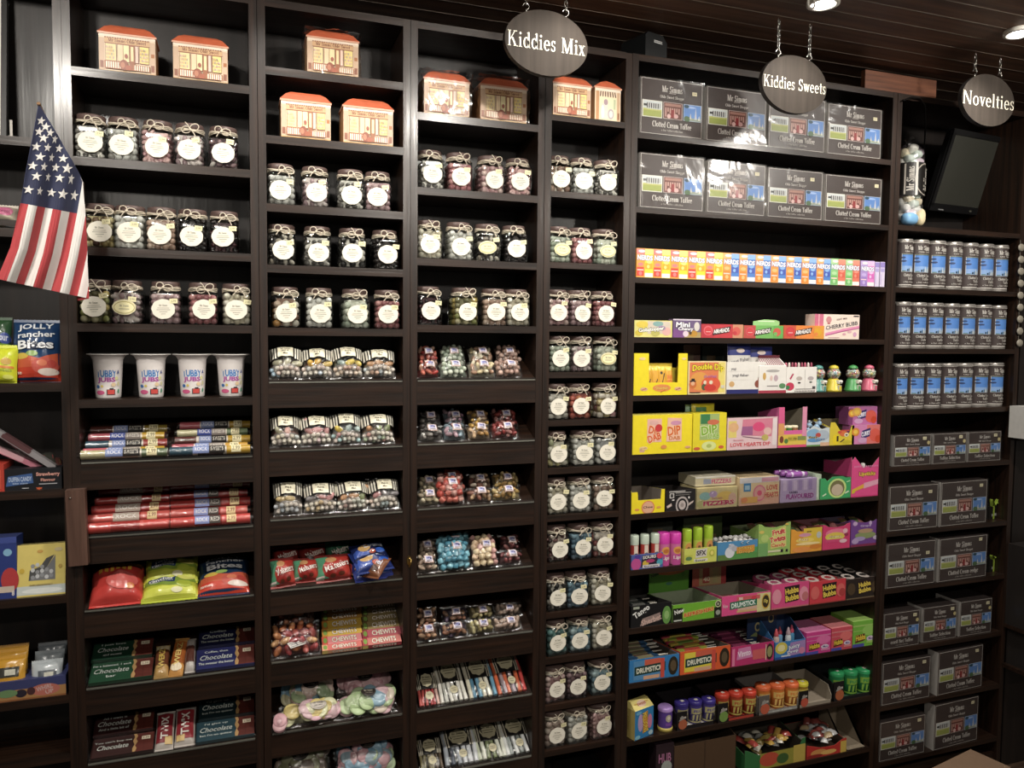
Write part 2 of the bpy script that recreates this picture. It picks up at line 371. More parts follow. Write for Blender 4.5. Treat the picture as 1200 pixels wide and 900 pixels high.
def unit(k):
    x0, x1 = BX[k]; d = DEP[k]; t = thing('shelving_unit', UNITLAB[k], 'shelving unit', ((x0 + x1) / 2, 0, 0))
    cx = (x0 + x1) / 2; w = (x1 - x0) / 2
    gap = {'Z': .0205, 'A': .0212, 'B': .0212, 'C': .0225, 'D': .0228, 'E': .0225, 'F': .02}[k]
    for s in (-1, 1):
        g = {('Z', 1): .0390, ('A', -1): .0004, ('A', 1): .0208, ('B', -1): .0208, ('B', 1): .0210, ('C', -1): .0210, ('C', 1): .0220, ('D', -1): .0220, ('D', 1): .0225, ('E', -1): .0225, ('E', 1): .0220, ('F', -1): .0222, ('F', 1): .0225}.get((k, s), .022)
        if (k, s) == ('A', -1): g = .0395 - .0198
        if (k, s) == ('Z', 1): g = .0195
        b = MB(); a = w * s; e = (w + g) * s
        b.box(min(a, e), max(a, e), 0, d + .012, 0, TOPZ - (.002 if k == 'D' else 0), WOODZ); b.obj('side_panel', t)
    b = MB(); b.box(-w, w, d, d + .012, 0, TOPZ - .02, WOODB); b.obj('back_panel', t)
    b = MB(); b.box(-w, w, .0005, d, TOPZ - .021, TOPZ, WOODX); b.obj('top_panel', t)
    th = .019 if k in 'DEF' else .022
    for i, z in enumerate(SH[k]):
        if i >= TILT[k]:
            c, s = math.cos(SLOPE), math.sin(SLOPE); b = MB()
            L = (d - .004) / c
            b.prism([(.003, z - .012), (.003, z), (.004 + L * c - .002, z + L * s), (.004 + L * c - .002, z + L * s - .012)], 'x', -w, w, WOODX); ss = b.obj('sloping_shelf', t)
            b = MB(); b.box(-w, w, .0008, .015, z - .075, z - .0045, WOODX); b.obj('fascia', ss)
            b = MB(); b.box(-w + .002, w - .002, -.0022, .0004, z - .004, z + .006, ACRYL); b.box(-w + .002, w - .002, .0004, .003, z - .0035, z - .0003, paper('#a8a296', .3)); b.obj('acrylic_lip', ss)
        else:
            b = MB(); b.box(-w, w, .0006, d, z - th, z, WOODX); b.obj('shelf', t)
    b = MB(); b.box(-w, w, .01, .025, 0, max(.02, SH[k][-1] - .03) * .6, WOODX); b.obj('plinth', t)
    return t
for k in 'ZABCDEF': unit(k)
# ------------------------------------------------------------------ lights
GLOW = emit_mat((1, .97, .9), 60)
def spot_fixture(x, y, label):
    t = thing('ceiling_spotlight', label, 'spotlight', (x, y, CEIL - .002), group='ceiling spotlights')
    b = MB(); b.lathe([(.0, 0), (.048, 0), (.048, -.012), (.036, -.014), (.034, -.004)], 24, paper('#d8d4ca', .3)); b.obj('trim_ring', t)
    b = MB(); b.disc((0, 0, -.011), .034, GLOW, 24); b.obj('bulb', t)
def lamp(x, y, z, tgt, power, cone, blend, size=.05, col=(1, .93, .83)):
    l = bpy.data.lights.new('spot', 'SPOT'); l.energy = power; l.spot_size = cone; l.spot_blend = blend; l.shadow_soft_size = size; l.color = col
    o = bpy.data.objects.new('spot_lamp', l); COL.objects.link(o); o.location = (x, y, z)
    o.rotation_euler = (Vector(tgt) - Vector((x, y, z))).to_track_quat('-Z', 'Y').to_euler()
spot_fixture(1.682, -.358, 'bright white ceiling spotlight above the Kiddies Sweets sign')
spot_fixture(2.439, -.407, 'bright white ceiling spotlight near the Novelties sign, at the right edge')
# ------------------------------------------------------------------ jars of sweets
JW, JH = .081, .118
def jar_meshes():
    M = {}
    h = JW / 2
    b = MB(); S = [12, 12, 12, 12, 9, 3, 0, 0]
    b.lathe([(h * .9, .0005), (h * .97, .004), (h * .97, .083), (h * .94, .089), (h * .86, .0935), (.034, .0965), (.0325, .104), (.0325, .106)], 40, GLASS, sq=S)
    b.lathe([(0, .001), (h * .9, .0006)], 40, GLASS, sq=[0, 12]); M['glass'] = b.mesh('glass_body')
    LID = paper('#5d4a45', .4, .3)
    b = MB(); b.lathe([(.0335, .0975), (.0365, .098), (.0365, .114), (.035, .117), (.0, .1175)], 28, LID); M['lid'] = b.mesh('lid')
    TW = paper('#cfc3ae', .8, .15)
    for q in range(3):
        r = random.Random(q + 3); b = MB()
        for k in range(3):
            b.tube([(.0372 * math.cos(a) + r.uniform(-.0006, .0006), .0372 * math.sin(a), .0945 + k * .003 + .002 * math.sin(3 * a + k + q)) for a in [2 * PI * i / 20 for i in range(20)]], .0016, TW, 5, True)
        sx = r.uniform(-.012, .014); zc = .098 + r.uniform(-.002, .004)
        for sg, L in ((-1, r.uniform(.016, .024)), (1, r.uniform(.02, .028))):
            tl = r.uniform(-.3, .6) * sg; P = []
            for i in range(13):
                a = 2 * PI * i / 12; x = sg * L * (1 - math.cos(a)) / 2; z = .009 * math.sin(a)
                P.append((sx + x * math.cos(tl) - z * math.sin(tl), -.0405 + .0005 * i / 4, zc + x * math.sin(tl) + z * math.cos(tl)))
            b.tube(P, .0014, TW, 5)
            ex = sx + sg * r.uniform(.012, .026); ez = zc + r.uniform(-.018, .026) * (1 if sg < 0 else -1)
            b.tube([(sx, -.041, zc), ((sx + ex) / 2, -.0418, (zc + ez) / 2 + .003), (ex, -.0415, ez)], .0014, TW, 5)
        b.blob((sx, -.041, zc), (.004, .003, .004), TW); M['twine%d' % q] = b.mesh('twine_bow')
    INK = '#8a8574'
    def label(cream, ov):
        b = MB(); pts = []; rx, rz = (.0295, .027) if not ov else (.029, .0205)
        for i in range(64):
            a = 2 * PI * i / 64; sc = 1 + .035 * abs(math.sin(4.5 * a + .3)) - .02
            pts.append((rx * sc * math.cos(a), .043 + rz * sc * math.sin(a)))
        yf = -h * .97 - .0004
        b.prism(pts, 'y', yf, yf + .0004, paper(cream, .6, .02))
        fm = lambda x, z, o: (x - .025, yf - o, .042 - .02 + z)
        if ov: art = [E_(.5, .5, .52, .42, paper('#b9ac6a', .6)), E_(.5, .5, .48, .36, paper('#efe7b4', .6)), T_('Mr Simms', .5, .62, .45, .13, INK, serif=1), R_(.25, .38, .75, .42, INK)]
        else: art = [T_('Mr Simms', .5, .78, .42, .13, INK, serif=1), R_(.2, .58, .8, .605, INK), R_(.16, .46, .84, .49, INK), R_(.3, .32, .7, .35, INK), R_(.38, .18, .62, .205, INK)]
        b.art(art, .05, .04, fm)
        return b.mesh('paper_label')
    M['lab'] = label('#efe9d8', 0); M['labo'] = label('#e6deb2', 1)
    b = MB(); yf = -h * .97 - .0012; b.box(-.010, .010, yf, yf + .0005, -.0065, .0065, paper('#ece4b4', .55, .02))
    b.art([T_('2.99', .5, .5, .6, .4, '#8c8760')], .02, .013, lambda x, z, o: (x - .01, yf - o, z - .0065)); M['price'] = b.mesh('price_sticker')
    return M
JM = jar_meshes()
SW = {}
KINDS = {'white mint': (['#e6e6df', '#d8dad4'], .0098, 'ball'), 'grey mint': (['#8d8f8c', '#cfd2ce', '#70706c'], .0092, 'ball'), 'pink': (['#c48f92', '#d8a8a6', '#b87f86'], .0085, 'pillow'),
 'mauve': (['#96767c', '#b89aa0', '#d8ccc8', '#7b5d66'], .009, 'pillow'), 'dark plum and white': (['#4a2f38', '#d4ccc6', '#3a2028', '#6c4b52'], .0088, 'pillow'), 'charcoal and white': (['#3b3a38', '#d6d4cc', '#55534f'], .0088, 'pillow'),
 'yellow and brown': (['#a08a44', '#6a4b2c', '#c8b878', '#3c2a1c'], .009, 'ball'), 'peach': (['#b8937c', '#d3b9a4', '#94705c'], .009, 'ball'), 'black liquorice': (['#15110f', '#251c1a', '#0d0b0a'], .0085, 'pillow'),
 'black cherry': (['#1d0f12', '#3c161c', '#120a0b'], .0085, 'pillow'), 'lime and yellow': (['#8a9440', '#c2a84a', '#5c5a30', '#d6cf9a'], .0095, 'ball'), 'rose red': (['#a8545a', '#c07a7a', '#8b4048'], .0092, 'ball'),
 'dusky pink': (['#a8818a', '#c9a8ac', '#8a656e'], .0092, 'ball'), 'pale cream': (['#d8d2bc', '#c6bda0', '#e6e1d2'], .0098, 'ball'), 'humbug striped': (['#16130f', '#d4cdbd', '#231d18', '#8d8474'], .0085, 'pillow'),
 'orange and brown mixed': (['#d08c3a', '#e2dccc', '#6a4430', '#b89c84'], .0105, 'ball'), 'mint green': (['#a8b8a4', '#c3d0bd', '#93a68f'], .0092, 'ball'), 'pale green': (['#b6c4b2', '#d2d8c6', '#9aaE9a'], .0105, 'ball'),
 'red and orange': (['#b23a28', '#d06a34', '#8a2a22', '#c8523a'], .0105, 'ball'), 'pink and yellow': (['#d8909a', '#dcc88a', '#e2d8c8'], .0115, 'cube'), 'white cube': (['#dedbd0', '#c9c6bb'], .0105, 'cube'),
 'lemon and white': (['#c9c27a', '#e2deca', '#b0b88a'], .0125, 'pillow'), 'grey white': (['#b9bcc0', '#9aa0a4', '#d8d8d4'], .0125, 'pillow'), 'brown and white': (['#6a4636', '#d4cabb', '#8a6a58'], .0115, 'ball'),
 'maroon': (['#4a2024', '#6e3a3c', '#c9b8aa', '#2e1416'], .0085, 'pillow'), 'blue': (['#3a6a8c', '#6a9ab4', '#2c5270'], .0095, 'cube'), 'red and white': (['#9a3a34', '#d8cdbf', '#7a2a2a'], .0105, 'ball'),
 'black and white': (['#1c1a18', '#ccc8be', '#2c2926'], .010, 'ball'), 'teal': (['#3f7f80', '#5f9c98', '#2d6264'], .0115, 'ball'), 'sky blue': (['#7fb0c4', '#a6c8d2', '#5c90aa'], .0105, 'ball'),
 'light rose': (['#c79a9c', '#b8848a', '#d8b6b0'], .0095, 'ball'), 'purple brown': (['#5a3c48', '#84606a', '#3c2830'], .0095, 'ball'), 'pinkish cream': (['#cbb0a4', '#dcc9ba', '#b8948c'], .0115, 'ball')}
def sweets_mesh(kind):
    if kind in SW: return SW[kind]
    cols, r, shape = KINDS[kind]; g = random.Random(kind); b = MB(); cols = ['#%02x%02x%02x' % tuple(int(int(c[q:q + 2], 16) * .7 + m_ * .3) for q, m_ in ((1, 172), (3, 160), (5, 150))) if sum(int(c[q:q + 2], 16) for q in (1, 3, 5)) > 150 else c for c in cols]; cm = [paper(c, .35, .12, 0, .2) for c in cols]
    half = JW / 2 * .97 - .0015; n = max(3, int(2 * half / (2.05 * r))); lay = int(.09 / (1.75 * r))
    for k in range(lay):
        for i in range(n):
            for j in range(n):
                if 0 < i < n - 1 and 1 < j < n - 1 and k < lay - 1: continue
                lim = half - r * 1.02
                x = -lim + 2 * lim * (i / (n - 1)) + g.uniform(-.12, .12) * r; y = -lim + 2 * lim * (j / (n - 1)) + g.uniform(-.1, .1) * r
                if k % 2: x += g.uniform(-.5, .5) * r; y += g.uniform(-.3, .3) * r
                x = max(-lim, min(lim, x)); y = max(-lim, min(lim, y))
                if abs(x) > .8 * lim and abs(y) > .8 * lim: x *= .97; y *= .97
                z = .002 + r + k * 1.75 * r + g.uniform(-.15, .15) * r
                if z + r > .0935: continue
                R = Matrix.Rotation(g.uniform(0, 6), 3, Vector((g.uniform(-1, 1), g.uniform(-1, 1), g.uniform(-1, 1))).normalized())
                if shape == 'ball': b.blob((x, y, z), (r, r, r), g.choice(cm), None, 1)
                elif shape == 'cube': b.blob((x, y, z), (r * .95, r * .95, r * .8), g.choice(cm), Matrix.Rotation(g.uniform(-.3, .3), 3, 'Z'), 1, .55)
                else: b.blob((x, y, z), (r * 1.12, r * .7, r * .75), g.choice(cm), R, 1)
    e = half - r * 1.1; L = [lin(c) for c in cols]; b.box(-e, e, -e, e, .006, .084, paper(cols[len(cols) // 2], .6, .3))
    SW[kind] = b.mesh('sweets'); return SW[kind]
BAYTX = {'A': 'five-jar bay', 'B': 'striped-bag bay', 'C': 'clear-bag bay', 'D': 'narrow bay'}
def jar(k, row, pos, n, px, kind, shelfz, oval=False, rz=0.0):
    words = {3: ['left of three', 'middle of three', 'right of three'], 4: ['leftmost of four', 'second of four', 'third of four', 'last of four'], 5: ['first of five', 'second of five', 'third of five', 'fourth of five', 'last of five']}[n][pos]
    y = .012 + JW / 2
    x = XAT(px, .012, shelfz + .04)
    t = thing('sweet_jar', 'jar of %s sweets, %s, %s jar row, %s' % (kind, words, ORD[row], BAYTX[k]), 'jar', (x, y, shelfz), rz, group='jars of sweets in the ' + BAYTX[k])
    q = RND.randrange(3)
    gb = ob('glass_body', JM['glass'], t); ob('lid', JM['lid'], t); ob('twine_bow', JM['twine%d' % q], t)
    o = ob('paper_label', JM['labo' if oval else 'lab'], gb)
    o.rotation_euler[1] = RND.uniform(-.06, .06); o.location = (RND.uniform(-.003, .003), 0, RND.uniform(-.002, .002))
    if oval: o['label'] = 'cream oval label'
    p = ob('price_sticker', JM['price'], gb, (RND.uniform(.016, .027), 0, RND.uniform(.064, .074))); p.rotation_euler[1] = RND.uniform(-.15, .15)
    s = ob('sweets', sweets_mesh(kind), t); s['kind'] = 'stuff'
    return t
JARS = {
 'A': [(1, [(104, 'charcoal and white'), (143, 'grey mint'), (184, 'pink'), (222, 'mauve'), (262, 'dark plum and white')]),
       (2, [(115, 'yellow and brown'), (151.5, 'white mint'), (188.5, 'peach'), (225.5, 'black liquorice'), (263, 'black cherry')]),
       (3, [(110.5, 'lime and yellow'), (147.5, 'mauve', 1), (193.5, 'dusky pink'), (237.5, 'rose red'), (277, 'pale cream')])],
 'B': [(2, [(329.5, 'grey mint'), (370.5, 'mauve'), (412.5, 'charcoal and white'), (445, 'dusky pink')]), (3, [(331, 'humbug striped'), (373.5, 'charcoal and white'), (414.5, 'black and white'), (453.5, 'black liquorice')]),
       (4, [(335, 'orange and brown mixed'), (375.5, 'white mint'), (418, 'pale green'), (456, 'rose red')])],
 'C': [(1, [(507, 'charcoal and white'), (540.5, 'rose red'), (577.5, 'light rose'), (611, 'pink')]), (2, [(505, 'pale cream'), (541, 'white mint'), (574.5, 'humbug striped', 1), (606.5, 'black liquorice')]),
       (3, [(504, 'black cherry'), (546.5, 'lime and yellow'), (582, 'peach'), (609, 'pale cream')])],
 'D': [(1, [(658.5, 'brown and white'), (686, 'grey mint'), (714, 'charcoal and white')]), (2, [(657.5, 'mint green', 1), (684, 'rose red'), (712, 'pale green', 1)]), (3, [(656, 'light rose'), (681.5, 'dusky pink'), (710, 'rose red')]),
       (4, [(657.5, 'mint green'), (684, 'mauve'), (712.5, 'pale green', 1)]), (5, [(655, 'white cube'), (681, 'red and orange'), (712, 'pink and yellow')]), (6, [(655, 'lemon and white'), (686.5, 'white mint'), (711.5, 'grey white')]),
       (7, [(654.5, 'pale cream'), (682.5, 'white mint'), (709.5, 'brown and white')]), (8, [(655, 'maroon'), (682, 'blue'), (709, 'red and white')]), (9, [(653.5, 'black and white'), (679, 'blue'), (707, 'pale cream')]),
       (10, [(654, 'teal'), (682, 'sky blue'), (707, 'pale cream')]), (11, [(651.5, 'light rose'), (677.5, 'purple brown'), (707, 'sky blue')]), (12, [(651.5, 'pinkish cream'), (678, 'white mint'), (706, 'pink')])]}
for k, rows in JARS.items():
    for r, (si, L) in enumerate(rows):
        for i, it in enumerate(L):
            jar(k, r, i, len(L), it[0], it[1], SH[k][si], len(it) > 2, RND.uniform(-.1, .1))
# ------------------------------------------------------------------ little shop tins
def shop_tin(name, label, x, y, z, w, h, d, rz=0, side=False, wrapped=False, wtail=1):
    t = thing(name, label, 'tin', (x, y + d / 2, z), rz, group='sweet shop tins on the top shelves')
    wall = '#e4cfb0'; hb = h * .78
    b = MB(); b.box(-w / 2, w / 2, -d / 2, d / 2, 0, hb, paper(wall, .35, .05, 0, .3), sides=paper('#b98a5e', .35))
    fm = lambda xx, zz, o: (xx - w / 2, -d / 2 - o, zz)
    if not side:
        A = [R_(0, 0, 1, .07, '#c89a5c'), R_(0, .07, .1, .9, '#c9a98c'), R_(.9, .07, 1, .9, '#c9a98c'), R_(.02, .12, .08, .3, '#8f5a44'), R_(.92, .12, .98, .3, '#8f5a44'), R_(.92, .5, .98, .6, '#a8693c'),
             R_(.1, .78, .9, .93, '#cda477'), T_('Mr Simms Olde Sweet', .5, .855, .66, .085, '#7a3f2c', serif=1), R_(0, .93, 1, 1, '#e8d5c0'), R_(.1, .76, .9, .78, '#8a4c38')]
        for i in range(18): A.append(R_(.1 + i * .0445, .9, .125 + i * .0445, .93, '#8a5240'))
        for x0, x1, c in ((.12, .3, '#e6d39a'), (.33, .42, '#e3c9a2'), (.43, .53, '#e6d8a6'), (.64, .69, '#e2c2b0'), (.72, .88, '#e9d684')):
            A.append(R_(x0 - .008, .3, x1 + .008, .76, '#8a5238')); A.append(R_(x0, .32, x1, .75, c))
        A += [*[R_(.125 + .03 * (i % 6) + (.6 if i >= 24 else 0), .36 + .09 * ((i % 24) // 6), .147 + .03 * (i % 6) + (.6 if i >= 24 else 0), .42 + .09 * ((i % 24) // 6), ['#cdb08c', '#d8c0a0', '#c9a4a0', '#e0c88a', '#b8a890', '#dcb878'][(i * 5 + i // 7) % 6]) for i in range(46) if i % 24 < 22 and i % 6 < 5], R_(.54, .1, .63, .76, '#9a5f40'), R_(.56, .34, .61, .72, '#e4cf9e'), E_(.48, .46, .03, .06, '#a05a48')]
        A += [R_(.1, .1, .4, .3, '#a86a4c'), R_(.6, .1, .9, .26, '#a86a4c')]
        for i in range(7): A += [R_(.125 + i * .04, .12, .147 + i * .04, .28, '#efe3cd')]
        for i in range(7): A += [R_(.625 + i * .039, .11, .645 + i * .039, .245, '#efe3cd')]
        A += [E_(.44, .22, .075, .14, '#8f4f3a'), E_(.42, .22, .04, .08, '#b8785c'), E_(.52, .16, .06, .07, '#a45a40')]
    else:
        A = [R_(0, 0, 1, .05, '#c89a5c'), R_(.04, .05, .16, .92, '#c38e62'), R_(.86, .05, .96, .92, '#cfa985'), R_(.18, .08, .84, .78, '#e9d9b4'), R_(0, .92, 1, 1, '#ecdcc8')]
        for i in range(7): A.append(P_([(.2 + i * .09, .92), (.245 + i * .09, .92), (.225 + i * .1, .76), (.185 + i * .1, .76)], '#6a4a3a'))
        A += [R_(.26, .1, .5, .55, '#d8cfc6'), E_(.42, .6, .08, .09, '#a98f96'), E_(.62, .25, .12, .16, '#b5a9ae'), E_(.62, .25, .07, .1, '#e6dcd0'), R_(.72, .4, .8, .7, '#b9c09a'), E_(.3, .3, .06, .2, '#f0ebe4'), R_(.88, .1, .95, .3, '#a06c50')]
    b.art(A, w, hb, fm); b.obj('tin_body', t)
    RF = paper('#c4603f', .4, .18, 0, .2); e = .003
    b = MB()
    z0, z1, z2 = hb, hb + h * .035, h
    W2, D2 = w / 2 + e, d / 2 + e
    b.box(-W2, W2, -D2, D2, z0, z1, paper('#d9a184', .35))
    rw = w * .3 if not side else w * .02; rd = d * .36
    A4 = [(-W2, -D2, z1), (W2, -D2, z1), (W2, D2, z1), (-W2, D2, z1)]; B4 = [(-rw, -rd, z2), (rw, -rd, z2), (rw, rd, z2), (-rw, rd, z2)]
    Cm = [tuple(a[i] * .45 + c[i] * .55 + (.004 if i == 2 else 0) for i in range(3)) for a, c in zip(A4, B4)]
    b.idx(A4 + Cm + B4, [(i, (i + 1) % 4, 4 + (i + 1) % 4, 4 + i) for i in range(4)] + [(4 + i, 4 + (i + 1) % 4, 8 + (i + 1) % 4, 8 + i) for i in range(4)] + [(8, 9, 10, 11)], RF)
    b.obj('roof_lid', t)
    if wrapped:
        b = MB(); W3, D3 = w / 2 + .006, d / 2 + .006; g = random.Random(label); n1 = [[g.uniform(-.003, .003) for _ in range(11)] for _ in range(9)]
        b.grid(lambda u, v: (-W3 + 2 * W3 * u, -D3 - .003 + n1[int(v * 8)][int(u * 10)], h * 1.04 * v), 10, 8, WRAP)
        b.grid(lambda u, v: (-W3 + 2 * W3 * u, -D3 + (D3 * 2) * v, h * 1.05 - .01 * abs(v - .5) + n1[int(v * 8)][int(u * 10)]), 10, 8, WRAP)
        for s in (-1, 1): b.grid(lambda u, v: (s * (W3 + .002 + n1[int(v * 8)][int(u * 10)]), -D3 + 2 * D3 * u, h * 1.04 * v), 10, 8, WRAP)
        if wtail:
            g2 = [g.uniform(.6, 1) for _ in range(13)]
            b.grid(lambda u, v: (wtail * (W3 - .004 + .036 * u), -D3 + .05 * v * g2[int(v * 6)] - .004 * (int(v * 6) % 2), h * (.62 + .36 * v) + .012 * u * (v - .4) - .018 * u * g2[int(u * 6)]), 6, 6, WRAP)
        b.obj('cellophane_wrap', t)
    return t
def tin_px(k, label, x0, x1, ytop, si, side=False, wrapped=False, wtail=1, yf=.02, rz=0):
    z = SH[k][si]; a = XAT(x0, yf, z + .03); b_ = XAT(x1, yf, z + .03); w = b_ - a; h = ZAT(ytop, (a + b_) / 2, yf + .05) - z
    return shop_tin('shop_tin', label, (a + b_) / 2, yf, z, w, h, .09 if not side else .1, rz, side, wrapped, wtail)
tin_px('A', 'left shop-shaped tin with orange roof on top shelf of the five-jar bay', 116, 182.5, 38, 0)
tin_px('A', 'right shop-shaped tin with orange roof on top shelf of the five-jar bay', 203, 267, 49, 0)
tin_px('B', 'cellophane-wrapped shop-shaped tin standing alone on the top shelf, wrapper twisted right', 360, 420, 43, 0, wrapped=True)
tin_px('B', 'unwrapped shop-shaped tin above the left grey jars, white sticker on its window', 329.5, 387.5, 114, 1)
tin_px('B', 'unwrapped shop-shaped tin right of the tin with white window sticker', 402.5, 460.5, 121.5, 1)
tin_px('C', 'cellophane-wrapped shop-shaped tin left of another wrapped tin, wrapper glaring white', 497, 550, 90, 0, wrapped=True)
tin_px('C', 'cellophane-wrapped shop-shaped tin just below the left edge of the oval sign', 563, 617, 97, 0, wrapped=True, wtail=-1)
tin_px('D', 'shop-shaped tin seen from its wide front, in the narrow bay', 648, 692, 95, 0)
tin_px('D', 'narrow end-on shop-shaped tin with striped awning, in the narrow bay', 697, 727, 99, 0, side=True)
# ------------------------------------------------------------------ lying things on the sloping shelves
CS, SN = math.cos(SLOPE), math.sin(SLOPE)
def lie(k, si, px0, px1, pyb, pyt, n=0.001, th=.02):
    zf = SH[k][si]; xg = XAT((px0 + px1) / 2, .03, zf + .02)
    s0 = max(.006, SAT(pyb, xg, zf, n)); s1 = max(s0 + .02, SAT(pyt, xg, zf, n + th))
    s1 = min(s1, .214)
    sm = s0 + .3 * (s1 - s0)
    y, z = sm * CS - n * SN, zf + sm * SN + n * CS
    x0, x1 = XAT(px0, y, z), XAT(px1, y, z)
    return Vector(((x0 + x1) / 2, s0 * CS - n * SN, zf + s0 * SN + n * CS)), x1 - x0, s1 - s0
def stand(k, si, x0, x1, yt, rx, y0=.03, th=.03):
    y0 -= .017; z0 = SH[k][si] + y0 * math.tan(SLOPE) + .001
    xg = XAT((x0 + x1) / 2, y0, z0 + .03); H = SAT(yt, xg, z0, th * .25, rx, y0)
    H = max(.03, min(H, (.192 - y0) / max(.05, math.cos(rx))))
    a, b = XAT(x0, y0 - th * .5, z0 + .03), XAT(x1, y0 - th * .5, z0 + .03)
    return Vector(((a + b) / 2, y0, z0)), b - a, H
def pil(W, H, th, seed=0, pw=.5):
    g = random.Random(seed); A = [(g.uniform(8, 26), g.uniform(-18, 18), g.uniform(0, 6), g.uniform(.02, .06)) for _ in range(5)]
    def f(x, z, o=0):
        u, v = min(1, max(0, x / W)), min(1, max(0, z / H))
        e = (max(0, 4 * u * (1 - u)) ** pw) * (max(0, 4 * v * (1 - v)) ** (pw * .8))
        wr = sum(a * math.sin(p * u + q * v + r) for p, q, r, a in A) * e
        return ((x - W / 2) * (1 - .04 * (1 - abs(2 * v - 1)) ** 2), z, .0008 + th * (e + wr * .55) + o)
    return f
def bag_shell(b, W, H, f, m, nu=26, nv=26, back=True):
    b.grid(lambda u, v: f(u * W, v * H), nu, nv, m)
    if back: b.grid(lambda u, v: (f(W - u * W, v * H)[0], v * H, .0006), 4, nv, m)
def crimp(par, W, H, f, m, tall=.008, ends=(0, 1)):
    for z0, s in [((0, -1), (H, 1))[e] for e in ends]:
        b = MB()
        n = 24
        P = [((f(W * i / n, z0)[0]), z0, .001) for i in range(n + 1)]
        Q = [(p[0], z0 + s * (tall - (.0015 if i % 2 else 0)), .001) for i, p in enumerate(P)]
        b.idx(P + Q, [(i, i + 1, n + 2 + i, n + 1 + i) for i in range(n)], m)
        b.idx([(p[0], p[1], 0) for p in P + Q], [(n + 1 + i, n + 2 + i, i + 1, i) for i in range(n)], m); b.obj('crimped_seal', par)
def put(t, loc, rx, rz=0):
    t.location = loc; t.rotation_euler = (rx, 0, rz)
def foil_bag(name, label, cat, group, loc, W, H, th, base, art, rx=SLOPE, rz=0, seed=0, pw=.5):
    t = thing(name, label, cat, loc, rz, rx, group=group); f = pil(W, H, th, seed, pw)
    b = MB(); m = foil(base); bag_shell(b, W, H, f, m); b.art([tuple(a[:5]) + (foil(a[5]),) if a[0] in 'RE' and isinstance(a[5], str) else a for a in art], W, H, f, .0012, .0002, curved=2); b.obj('bag_front', t)
    crimp(t, W, H, f, foil(base, .35))
    return t
def fill(b, W, H, f, cols, r, shape='ball', v0=.03, v1=.97, seed=0, layers=2, e=.5):
    g = random.Random(seed); cm = [paper(c, .35, .1, 0, .15) for c in cols]; v = v0 * H + r
    row = 0
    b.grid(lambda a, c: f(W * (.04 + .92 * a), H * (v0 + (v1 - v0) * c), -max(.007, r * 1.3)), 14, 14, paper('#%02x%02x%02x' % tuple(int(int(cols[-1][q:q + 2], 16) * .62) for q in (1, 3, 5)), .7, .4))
    if shape == 'disc':
        for i in range(int(1.35 * W * H / (r * r))):
            x, z = g.uniform(r * .75, W - r * .75), g.uniform(r * .6, H - r * .6); p = f(x, z)
            b.blob((p[0], p[1], max(r * .3, p[2] - r * g.uniform(.42, .85))), (r, r, r * .28), g.choice(cm), Matrix.Rotation(g.uniform(-.25, .3), 3, 'X') @ Matrix.Rotation(g.uniform(-.3, .3), 3, 'Y'), 2)
        return
    while v < v1 * H - r * .5:
        u = r * (1.3 if row % 2 else 1.9)
        while u < W - r * 1.1:
            zt = f(u, v)[2] - r * .9
            for q in range(layers):
                z = max(r * .7, zt - q * r * 1.5)
                if q and zt - q * r * 1.5 < r * .6: break
                p = (f(u, v)[0] + g.uniform(-.25, .25) * r, v + g.uniform(-.25, .25) * r, z)
                R = Matrix.Rotation(g.uniform(0, 6), 3, Vector((g.uniform(-1, 1), g.uniform(-1, 1), g.uniform(-1, 1))).normalized())
                if shape == 'ball': b.blob(p, (r, r, r), g.choice(cm))
                elif shape == 'bean': b.blob(p, (r * 1.35, r * .75, r * .75), g.choice(cm), R)
                elif shape == 'cube': b.blob(p, (r, r, r), g.choice(cm), R, 1, e)
                elif shape == 'disc': b.blob(p, (r, r, r * .32), g.choice(cm), Matrix.Rotation(g.uniform(-.5, .5), 3, 'X') @ Matrix.Rotation(g.uniform(-.5, .5), 3, 'Y'), 2)
            u += r * 1.95
        v += r * 1.7; row += 1
WHITE, BLACK = '#e9e4d4', '#171412'
